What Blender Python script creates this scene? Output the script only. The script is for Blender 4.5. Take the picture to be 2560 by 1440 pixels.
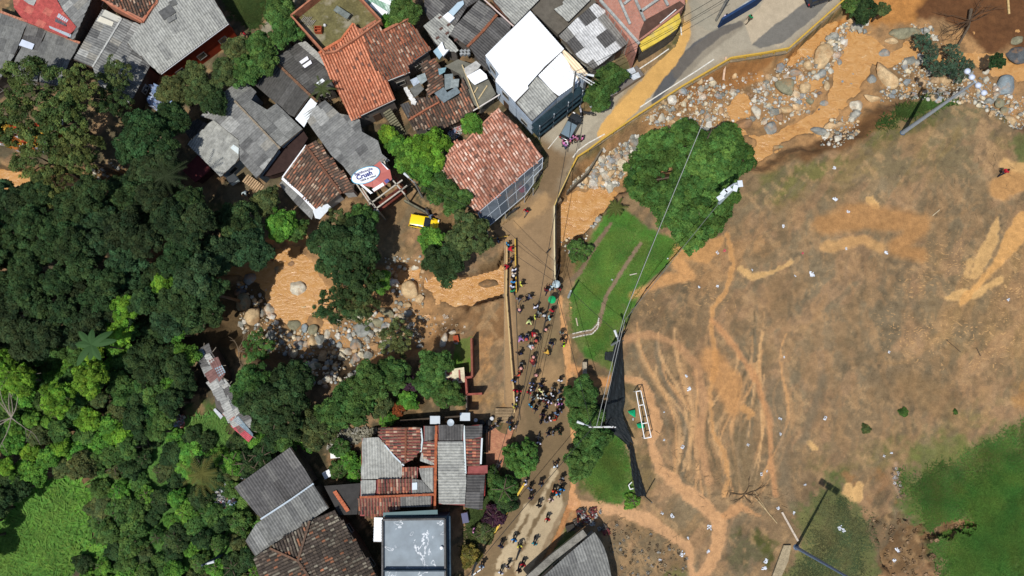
import bpy, math, random, colorsys
import numpy as np
from mathutils import Vector, Matrix, Quaternion

# ------------------------------------------------------------------ clear
for o in list(bpy.data.objects):
    bpy.data.objects.remove(o)
scene = bpy.context.scene
COL = scene.collection
random.seed(7)
RNG = np.random.default_rng(11)

# ------------------------------------------------------------------ camera
FPX = 1820.0            # focal length in photo pixels
HCAM = 91.0             # drone height
NADIR = (1325.0, 985.0)  # photo pixel straight below the drone
dc = Vector(((NADIR[0] - 1280) / FPX, (720 - NADIR[1]) / FPX, -1)).normalized()
CQ = dc.rotation_difference(Vector((0, 0, -1)))
CM = CQ.to_matrix()
cam_d = bpy.data.cameras.new('camera')
cam = bpy.data.objects.new('camera', cam_d)
COL.objects.link(cam)
cam.location = (0, 0, HCAM)
cam.rotation_mode = 'QUATERNION'
cam.rotation_quaternion = CQ
cam_d.sensor_width = 36
cam_d.lens = 36 * FPX / 2560
cam_d.clip_start = 1
cam_d.clip_end = 3000
scene.camera = cam

# ------------------------------------------------------------------ light
SUN_EL = math.radians(65)
SUN_TO = (0.524, 0.852)          # direction in which shadows fall
w = bpy.data.worlds.new('World')
scene.world = w
w.use_nodes = True
nt = w.node_tree
nt.nodes.clear()
sky = nt.nodes.new('ShaderNodeTexSky')
sky.sky_type = 'NISHITA'
sky.sun_disc = False
sky.sun_elevation = SUN_EL
sky.sun_rotation = math.atan2(-SUN_TO[0], -SUN_TO[1])
bg = nt.nodes.new('ShaderNodeBackground')
bg.inputs[1].default_value = 0.1
wo = nt.nodes.new('ShaderNodeOutputWorld')
nt.links.new(sky.outputs[0], bg.inputs[0])
nt.links.new(bg.outputs[0], wo.inputs[0])
sl = bpy.data.lights.new('sun', 'SUN')
sl.energy = 4.15
sl.angle = math.radians(0.53)
sl.color = (1.0, 0.97, 0.92)
sun = bpy.data.objects.new('sun', sl)
COL.objects.link(sun)
ldir = Vector((SUN_TO[0] * math.cos(SUN_EL), SUN_TO[1] * math.cos(SUN_EL), -math.sin(SUN_EL)))
sun.rotation_mode = 'QUATERNION'
sun.rotation_quaternion = Vector((0, 0, -1)).rotation_difference(ldir)
sun.location = (-20, -40, 80)
scene.view_settings.view_transform = 'Standard'
scene.view_settings.look = 'None'
scene.view_settings.exposure = 0.0
scene.view_settings.gamma = 1.0
scene.view_settings.use_curve_mapping = False
scene.render.engine = 'CYCLES'
scene.cycles.max_bounces = 5
scene.cycles.diffuse_bounces = 3
scene.cycles.transparent_max_bounces = 8

# ------------------------------------------------------------------ helpers
def W(px, py, z=0.0):
    """photo pixel + height above the road -> place in the world"""
    d = CM @ Vector(((px - 1280) / FPX, (720 - py) / FPX, -1))
    k = (z - HCAM) / d.z
    return Vector((d.x * k, d.y * k, z))

def WA(pts, z=0.0):
    return np.array([tuple(W(p[0], p[1], z))[:2] for p in pts], float)

ALB = 0.80
def S(r, g, b, k=ALB):
    def f(c):
        c /= 255.0
        return c / 12.92 if c <= 0.04045 else ((c + 0.055) / 1.055) ** 2.4
    return (f(r) * k, f(g) * k, f(b) * k)

def tag(o, label=None, cat=None, group=None, kind=None):
    if label: o['label'] = label
    if cat: o['category'] = cat
    if group: o['group'] = group
    if kind: o['kind'] = kind
    return o

def thing(name, label, cat, loc=(0, 0, 0), rz=0.0, group=None, kind=None):
    o = bpy.data.objects.new(name, None)
    COL.objects.link(o)
    o.location = loc
    o.rotation_euler = (0, 0, rz)
    o.empty_display_size = 0.3
    return tag(o, label, cat, group, kind)

def link(name, me, parent=None, loc=(0, 0, 0), rot=None, color=None, scale=None):
    o = bpy.data.objects.new(name, me)
    COL.objects.link(o)
    if parent is not None: o.parent = parent
    o.location = loc
    if rot is not None: o.rotation_euler = rot
    if color is not None: o.color = (*color[:3], 1)
    if scale is not None: o.scale = scale if hasattr(scale, '__len__') else (scale,) * 3
    return o

def mesh(name, verts, faces, mat=None, smooth=False):
    me = bpy.data.meshes.new(name)
    me.from_pydata([tuple(v) for v in verts], [], faces)
    if mat is not None: me.materials.append(mat)
    if smooth:
        me.polygons.foreach_set('use_smooth', [True] * len(me.polygons))
    me.update()
    return me

def mesh_np(name, V, F, mat=None, col=None, smooth=False):
    """V (n,3), F (m,k) all faces with k corners"""
    me = bpy.data.meshes.new(name)
    V = np.asarray(V, np.float32); F = np.asarray(F, np.int32)
    me.vertices.add(len(V)); me.vertices.foreach_set('co', V.ravel())
    m, k = F.shape
    me.loops.add(m * k); me.loops.foreach_set('vertex_index', F.ravel())
    me.polygons.add(m)
    me.polygons.foreach_set('loop_start', np.arange(0, m * k, k, dtype=np.int32))
    me.polygons.foreach_set('loop_total', np.full(m, k, dtype=np.int32))
    if smooth: me.polygons.foreach_set('use_smooth', np.ones(m, bool))
    if col is not None: add_col(me, col)
    if mat is not None: me.materials.append(mat)
    me.update(calc_edges=True)
    return me

def add_col(me, col, name='Col'):
    a = me.color_attributes.new(name, 'FLOAT_COLOR', 'POINT')
    col = np.asarray(col, np.float32)
    if col.ndim == 1: col = np.tile(col, (len(me.vertices), 1))
    if col.shape[1] == 3: col = np.hstack([col, np.ones((len(col), 1), np.float32)])
    a.data.foreach_set('color', col.ravel())

class MB:
    """collects solids and makes ONE mesh object of them"""
    def __init__(s): s.v = []; s.f = []
    def add(s, v, f):
        n = len(s.v); s.v += [tuple(q) for q in v]; s.f += [tuple(i + n for i in q) for q in f]
    def box(s, c, size, ax=None, ay=None, az=None):
        c = Vector(c)
        ax = Vector(ax).normalized() if ax is not None else Vector((1, 0, 0))
        az = Vector(az).normalized() if az is not None else Vector((0, 0, 1))
        ay = Vector(ay).normalized() if ay is not None else az.cross(ax).normalized()
        x, y, z = ax * size[0] / 2, ay * size[1] / 2, az * size[2] / 2
        v = [c - x - y - z, c + x - y - z, c + x + y - z, c - x + y - z, c - x - y + z, c + x - y + z, c + x + y + z, c - x + y + z]
        s.add(v, [(3, 2, 1, 0), (4, 5, 6, 7), (0, 1, 5, 4), (1, 2, 6, 5), (2, 3, 7, 6), (3, 0, 4, 7)])
    def bar(s, a, b, wd, h=None):
        a, b = Vector(a), Vector(b); d = b - a
        if d.length < 1e-4: return
        az = Vector((0, 0, 1)) if abs(d.normalized().z) < 0.95 else Vector((1, 0, 0))
        ay = az.cross(d).normalized(); az2 = d.cross(ay).normalized()
        s.box((a + b) / 2, (d.length, wd, h or wd), d, ay, az2)
    def tube(s, pts, r, n=6, r2=None):
        pts = [Vector(p) for p in pts]
        rings = []
        for i, p in enumerate(pts):
            d = (pts[min(i + 1, len(pts) - 1)] - pts[max(i - 1, 0)]).normalized()
            a = Vector((0, 0, 1)) if abs(d.z) < 0.9 else Vector((1, 0, 0))
            x = a.cross(d).normalized(); y = d.cross(x).normalized()
            rr = r if r2 is None else r + (r2 - r) * i / (len(pts) - 1)
            rings.append([p + (x * math.cos(t) + y * math.sin(t)) * rr for t in [2 * math.pi * k / n for k in range(n)]])
        v = [q for R in rings for q in R]; f = []
        for i in range(len(rings) - 1):
            for k in range(n):
                f.append((i * n + k, i * n + (k + 1) % n, (i + 1) * n + (k + 1) % n, (i + 1) * n + k))
        f.append(tuple(range(n))[::-1]); f.append(tuple(range((len(rings) - 1) * n, len(rings) * n)))
        s.add(v, f)
    def lathe(s, c, prof, n=12):
        c = Vector(c); v = []; f = []
        for (r, z) in prof:
            v += [c + Vector((r * math.cos(2 * math.pi * k / n), r * math.sin(2 * math.pi * k / n), z)) for k in range(n)]
        for i in range(len(prof) - 1):
            for k in range(n):
                f.append((i * n + k, i * n + (k + 1) % n, (i + 1) * n + (k + 1) % n, (i + 1) * n + k))
        f.append(tuple(range(n))[::-1]); f.append(tuple(range((len(prof) - 1) * n, len(prof) * n)))
        s.add(v, f)
    def prism(s, pts, zb, zt):
        """pts xy list; zb, zt numbers or lists"""
        n = len(pts)
        zb = zb if hasattr(zb, '__len__') else [zb] * n
        zt = zt if hasattr(zt, '__len__') else [zt] * n
        ar = sum(pts[i][0] * pts[(i + 1) % n][1] - pts[(i + 1) % n][0] * pts[i][1] for i in range(n))
        idx = list(range(n)) if ar > 0 else list(range(n))[::-1]
        v = [(pts[i][0], pts[i][1], zb[i]) for i in idx] + [(pts[i][0], pts[i][1], zt[i]) for i in idx]
        f = [tuple(range(n))[::-1], tuple(range(n, 2 * n))]
        for i in range(n):
            f.append((i, (i + 1) % n, n + (i + 1) % n, n + i))
        s.add(v, f)
    def build(s, name, mat, parent=None, color=None, off=None, smooth=False, col=None, loc=(0, 0, 0)):
        v = s.v
        if off is not None:
            o = Vector(off); v = [Vector(q) - o for q in v]
        me = mesh(name, v, s.f, mat, smooth)
        if col is not None: add_col(me, col)
        return link(name, me, parent, loc, color=color)

# ---- materials
MATS = {}
def mat(name, base=None, rough=0.8, var=0.15, scale=3.0, obj=False, attr=False, bump=0.0, bscale=20.0, metal=0.0,
        tint2=None, mix2=0.0, spec=0.3, trans=0.0, stretch=None, v2=0.0, s2=20.0):
    if name in MATS: return MATS[name]
    m = bpy.data.materials.new(name); m.use_nodes = True
    n = m.node_tree.nodes; l = m.node_tree.links
    n.clear()
    out = n.new('ShaderNodeOutputMaterial')
    p = n.new('ShaderNodeBsdfPrincipled')
    p.inputs['Roughness'].default_value = rough
    p.inputs['Metallic'].default_value = metal
    p.inputs['Specular IOR Level'].default_value = spec
    l.new(p.outputs[0], out.inputs[0])
    tc = n.new('ShaderNodeNewGeometry')
    vec = tc.outputs['Position']
    if stretch:
        mp = n.new('ShaderNodeMapping'); mp.inputs['Scale'].default_value = stretch
        l.new(vec, mp.inputs[0]); vec = mp.outputs[0]
    cur = None
    if base is not None:
        rgb = n.new('ShaderNodeRGB'); rgb.outputs[0].default_value = (*base, 1); cur = rgb.outputs[0]
    def mul(a, b):
        x = n.new('ShaderNodeMix'); x.data_type = 'RGBA'; x.blend_type = 'MULTIPLY'; x.inputs[0].default_value = 1
        l.new(a, x.inputs[6]); l.new(b, x.inputs[7]); return x.outputs[2]
    if obj:
        oi = n.new('ShaderNodeObjectInfo')
        cur = oi.outputs['Color'] if cur is None else mul(cur, oi.outputs['Color'])
    if attr:
        at = n.new('ShaderNodeAttribute'); at.attribute_name = 'Col'
        cur = at.outputs['Color'] if cur is None else mul(cur, at.outputs['Color'])
    def noise(sc, det=4, ro=0.6):
        t = n.new('ShaderNodeTexNoise'); t.inputs['Scale'].default_value = sc
        t.inputs['Detail'].default_value = det; t.inputs['Roughness'].default_value = ro
        l.new(vec, t.inputs['Vector']); return t
    def rng(sock, lo, hi, a=0.3, b=0.7):
        mr = n.new('ShaderNodeMapRange'); mr.inputs[1].default_value = a; mr.inputs[2].default_value = b
        mr.inputs[3].default_value = lo; mr.inputs[4].default_value = hi; l.new(sock, mr.inputs[0]); return mr.outputs[0]
    if var > 0:
        t = noise(scale); s_ = rng(t.outputs['Fac'], 1 - var, 1 + var)
        vm = n.new('ShaderNodeVectorMath'); vm.operation = 'SCALE'; l.new(cur, vm.inputs[0]); l.new(s_, vm.inputs['Scale']); cur = vm.outputs[0]
    if v2 > 0:
        t = noise(s2, 3); s_ = rng(t.outputs['Fac'], 1 - v2, 1 + v2)
        vm = n.new('ShaderNodeVectorMath'); vm.operation = 'SCALE'; l.new(cur, vm.inputs[0]); l.new(s_, vm.inputs['Scale']); cur = vm.outputs[0]
    if tint2 is not None:
        t = noise(scale * 0.37, 5, 0.65); f_ = rng(t.outputs['Fac'], 0, mix2, 0.5, 0.62)
        x = n.new('ShaderNodeMix'); x.data_type = 'RGBA'; l.new(f_, x.inputs[0]); l.new(cur, x.inputs[6]); x.inputs[7].default_value = (*tint2, 1); cur = x.outputs[2]
    l.new(cur, p.inputs['Base Color'])
    if bump > 0:
        t = noise(bscale, 5, 0.65); b = n.new('ShaderNodeBump'); b.inputs['Strength'].default_value = bump
        b.inputs['Distance'].default_value = 0.05; l.new(t.outputs['Fac'], b.inputs['Height']); l.new(b.outputs[0], p.inputs['Normal'])
    if trans > 0:
        tr = n.new('ShaderNodeBsdfTranslucent'); l.new(cur, tr.inputs[0])
        ms = n.new('ShaderNodeMixShader'); ms.inputs[0].default_value = trans
        l.new(p.outputs[0], ms.inputs[1]); l.new(tr.outputs[0], ms.inputs[2]); l.new(ms.outputs[0], out.inputs[0])
    MATS[name] = m
    return m

M_SHEET = mat('fibre_cement_sheet', obj=True, rough=0.75, var=0.28, scale=2.2, v2=0.2, s2=14, bump=0.1, bscale=30, spec=0.25)
M_METAL = mat('painted_sheet_metal', obj=True, rough=0.5, var=0.07, scale=1.5, spec=0.4)
M_CLAY = mat('fired_clay', obj=True, attr=True, rough=0.85, var=0.28, scale=3.5, v2=0.25, s2=20, spec=0.15)
M_OBJ = mat('painted_surface', obj=True, rough=0.6, var=0.1, scale=6)
M_CLOTH = mat('woven_cloth', obj=True, rough=0.9, var=0.12, scale=9, spec=0.1)
M_SKIN = mat('skin', base=S(150, 98, 70), rough=0.55, var=0.05, spec=0.3)
M_CONC = mat('weathered_concrete', obj=True, rough=0.9, var=0.3, scale=0.9, v2=0.25, s2=6, bump=0.2, spec=0.15)
M_WALL = mat('painted_render', obj=True, rough=0.9, var=0.22, scale=1.3, v2=0.12, s2=9, spec=0.15)
M_LEAF = mat('foliage', obj=True, attr=True, rough=0.7, var=0.0, spec=0.12, trans=0.3)
M_BARK = mat('bark', base=(0.10, 0.075, 0.05), rough=0.95, var=0.35, scale=5)
M_WOOD = mat('weathered_timber', obj=True, rough=0.85, var=0.25, scale=4)
M_GLASS = mat('dark_window_glass', base=(0.02, 0.025, 0.03), rough=0.08, var=0.0, spec=0.6)
M_RUB = mat('black_rubber', base=(0.02, 0.02, 0.02), rough=0.8, var=0.1)
M_CAR = mat('car_paint', obj=True, rough=0.22, var=0.03, spec=0.6)
M_GALV = mat('galvanised_steel', obj=True, rough=0.4, var=0.1, scale=4, metal=0.0, spec=0.5)
M_ROCK = mat('river_boulder', obj=True, rough=0.85, var=0.3, scale=1.6, v2=0.22, s2=9, bump=0.35, bscale=7, spec=0.2, tint2=S(190, 140, 90), mix2=0.55)
M_STONES = mat('river_stones', attr=True, rough=0.85, var=0.2, scale=6, spec=0.2)
M_NET = mat('black_shade_net', base=(0.012, 0.016, 0.018), rough=0.75, var=0.3, scale=4)

# ---- noise on arrays
_G = RNG.random((8, 256, 256))
def vnoise(x, y, k=0):
    g = _G[k % 8]
    xi = np.floor(x).astype(int); yi = np.floor(y).astype(int)
    fx = x - xi; fy = y - yi
    fx = fx * fx * (3 - 2 * fx); fy = fy * fy * (3 - 2 * fy)
    a = g[xi % 256, yi % 256]; b = g[(xi + 1) % 256, yi % 256]; c = g[xi % 256, (yi + 1) % 256]; d = g[(xi + 1) % 256, (yi + 1) % 256]
    return (a * (1 - fx) + b * fx) * (1 - fy) + (c * (1 - fx) + d * fx) * fy
def fbm(x, y, s, o=4, k=0):
    r = 0; a = 0.5; t = 0
    for i in range(o):
        r = r + a * vnoise(x * s + 17.3 * i + 400, y * s - 9.1 * i + 400, k + i); t += a; a *= 0.55; s *= 2.03
    return r / t
def sstep(a, b, x):
    t = np.clip((x - a) / (b - a), 0, 1); return t * t * (3 - 2 * t)
def seg_dist(X, Y, P, closed=True, widths=None):
    """distance to polyline (minus half width when widths given)"""
    n = len(P); D = np.full(X.shape, 1e9)
    for i in range(n if closed else n - 1):
        a = P[i]; b = P[(i + 1) % n]
        d = b - a; L2 = max(float(d @ d), 1e-9)
        t = np.clip(((X - a[0]) * d[0] + (Y - a[1]) * d[1]) / L2, 0, 1)
        q = np.hypot(X - a[0] - t * d[0], Y - a[1] - t * d[1])
        if widths is not None: q = q - (widths[i] * (1 - t) + widths[(i + 1) % n] * t) / 2
        np.minimum(D, q, out=D)
    return D
def inside(X, Y, P):
    n = len(P); r = np.zeros(X.shape, bool)
    for i in range(n):
        x0, y0 = P[i]; x1, y1 = P[(i + 1) % n]
        if y0 == y1: continue
        c = ((y0 > Y) != (y1 > Y)) & (X < (x1 - x0) * (Y - y0) / (y1 - y0) + x0)
        r ^= c
    return r
def sdist(X, Y, P):
    """positive inside"""
    d = seg_dist(X, Y, P); return np.where(inside(X, Y, P), d, -d)
def pin(x, y, P):
    return bool(inside(np.array([x]), np.array([y]), P)[0])
# ------------------------------------------------------------------ GROUND
ZBED, ZWAT = -2.5, -2.62
RIVER_UP = [(1388, 515), (1408, 470), (1435, 410), (1470, 385), (1520, 352), (1600, 300), (1700, 235), (1790, 180), (1830, 165), (1965, 140),
            (2060, 55), (2120, 10), (2160, -60), (2700, -60), (2700, 330), (2560, 345), (2520, 325), (2480, 285), (2400, 250), (2300, 262), (2200, 300),
            (2150, 350), (2080, 375), (1990, 400), (1900, 440), (1800, 440), (1640, 470), (1545, 490), (1500, 550), (1460, 590), (1425, 620), (1412, 680), (1388, 705)]
RIVER_MID = [(1400, 505), (1400, 712), (1262, 735), (1262, 560)]
RIVER_LOW = [(1275, 590), (1240, 665), (1150, 690), (1060, 660), (1000, 650), (960, 670), (880, 640), (790, 590), (745, 560), (700, 590), (640, 610),
             (560, 650), (480, 600), (400, 500), (330, 430), (200, 405), (60, 420), (-80, 400), (-80, 500), (60, 495), (200, 500), (300, 560), (400, 680), (480, 800), (540, 860),
             (640, 905), (760, 945), (900, 950), (990, 905), (1080, 880), (1160, 820), (1180, 770), (1275, 745)]
RU, RM, RL = WA(RIVER_UP, -1.2), WA(RIVER_MID, -1.2), WA(RIVER_LOW, -1.2)

def river_d(X, Y):
    return np.maximum(np.maximum(sdist(X, Y, RU), sdist(X, Y, RM)), sdist(X, Y, RL))

WATER = [  # carved pools, photo pixels, seen at water level
    [(1392, 520), (1440, 480), (1545, 470), (1560, 500), (1500, 560), (1440, 590), (1400, 600), (1385, 720), (1290, 740), (1262, 745), (1150, 765), (1085, 745), (1060, 700), (1100, 690), (1180, 690), (1270, 670), (1290, 600)],
    [(2120, 75), (2170, 90), (2230, 130), (2260, 110), (2330, 125), (2300, 145), (2220, 165), (2180, 160), (2160, 200), (2130, 250), (2060, 320), (1960, 350), (1900, 400), (1870, 400), (1890, 350), (1800, 330), (1790, 300), (1850, 320), (1900, 345), (1960, 325), (2040, 280), (2080, 220), (2090, 170), (2105, 110)],
    [(1815, 270), (1850, 235), (1880, 250), (1875, 290), (1830, 300)],
    [(1975, 160), (2000, 150), (2050, 120), (2090, 60), (2060, 60), (1990, 130)],
    [(2030, 205), (2060, 195), (2050, 225), (2030, 225)],
    [(2440, 130), (2560, 150), (2640, 160), (2640, 200), (2560, 195), (2490, 185), (2430, 160), (2330, 175), (2330, 145)],
    [(690, 620), (750, 620), (790, 680), (830, 740), (800, 790), (760, 800), (740, 815), (700, 800), (665, 770), (665, 730), (640, 700), (590, 690), (540, 690), (540, 665), (620, 675), (660, 640)],
    [(975, 700), (1000, 680), (1050, 675), (1050, 700), (1010, 705)],
    [(-80, 420), (60, 425), (150, 440), (200, 460), (330, 440), (400, 520), (360, 520), (300, 470), (60, 480), (-80, 480)],
    [(430, 560), (560, 670), (540, 690), (420, 640)],
]
WATW = [WA(p, ZWAT) for p in WATER]

def height(X, Y):
    wob = (fbm(X, Y, 0.35, 3, 2) - 0.5) * 3.0
    d = river_d(X, Y)
    h = -sstep(-0.3, 2.2, d + wob * 0.5) * 2.45
    # muddy bench between the houses and the bridge
    n1 = fbm(X, Y, 0.5, 4, 1) - 0.5
    inb = sstep(0, 1.5, d)
    h = h + inb * n1 * 0.7
    for P in WATW:
        if P[:, 0].max() < X.min() - 3 or P[:, 0].min() > X.max() + 3: continue
        s = sdist(X, Y, P) + (fbm(X, Y, 0.8, 3, 4) - 0.5) * 1.5
        h = np.where(d > 0.2, np.minimum(h, -2.3 - 0.75 * sstep(-0.6, 0.5, s)) * sstep(-1.2, -0.2, s) + h * (1 - sstep(-1.2, -0.2, s)), h)
    h = h + (fbm(X, Y, 0.12, 3, 5) - 0.5) * 0.25 * (1 - inb)
    # keep the road side, yards and house ground flat and low
    r = sdist(X, Y, ROADW)
    h = np.where(r > -1.0, np.where(d > 0.8, h, np.minimum(h, -0.06)), h)
    er = sdist(X, Y, ERODE) + (fbm(X, Y, .9, 4, 2) - .5) * 3.2
    h = h - 1.0 * sstep(0, .25, er)
    return h

ERODE = WA([(2190, 1300), (2230, 1282), (2280, 1322), (2330, 1322), (2350, 1302), (2425, 1296), (2440, 1322), (2370, 1345), (2325, 1362), (2350, 1440), (2340, 1600), (2235, 1600), (2212, 1440)], 0)
ROAD_PX = [(1262, 1010), (1262, 600), (1232, 578), (1290, 540), (1345, 470), (1372, 400), (1350, 348), (1400, 285), (1445, 300), (1500, 262), (1560, 222), (1640, 160),
           (1690, 115), (1708, 60), (1712, 10), (1720, -70), (2190, -70), (2112, 0), (1966, 128), (1900, 141), (1820, 152), (1700, 222), (1590, 292), (1500, 354),
           (1440, 392), (1414, 436), (1389, 508), (1389, 712), (1400, 800), (1410, 900), (1420, 1000), (1428, 1100), (1428, 1180), (1420, 1255), (1390, 1335), (1335, 1435), (1285, 1520),
           (1120, 1520), (1180, 1425), (1226, 1350), (1312, 1208), (1330, 1170), (1290, 1120), (1290, 1050)]
ROADW = WA(ROAD_PX, 0.0)

# colours of the ground --------------------------------------------------
C_DRY = S(142, 119, 90); C_BROWN = S(138, 106, 74); C_ORANGE = S(190, 144, 92); C_TAN = S(184, 148, 104); C_GREY = S(128, 114, 92)
C_SOIL = S(104, 76, 50); C_WOODSHADE = S(52, 46, 34); C_GRASS = S(74, 106, 40); C_DGRASS = S(48, 80, 26); C_MUD = S(142, 116, 86); C_YARD = S(168, 130, 88)
C_REDD = S(190, 120, 62); C_OLIVE = S(122, 112, 70); C_PUD = S(202, 164, 110)

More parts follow.
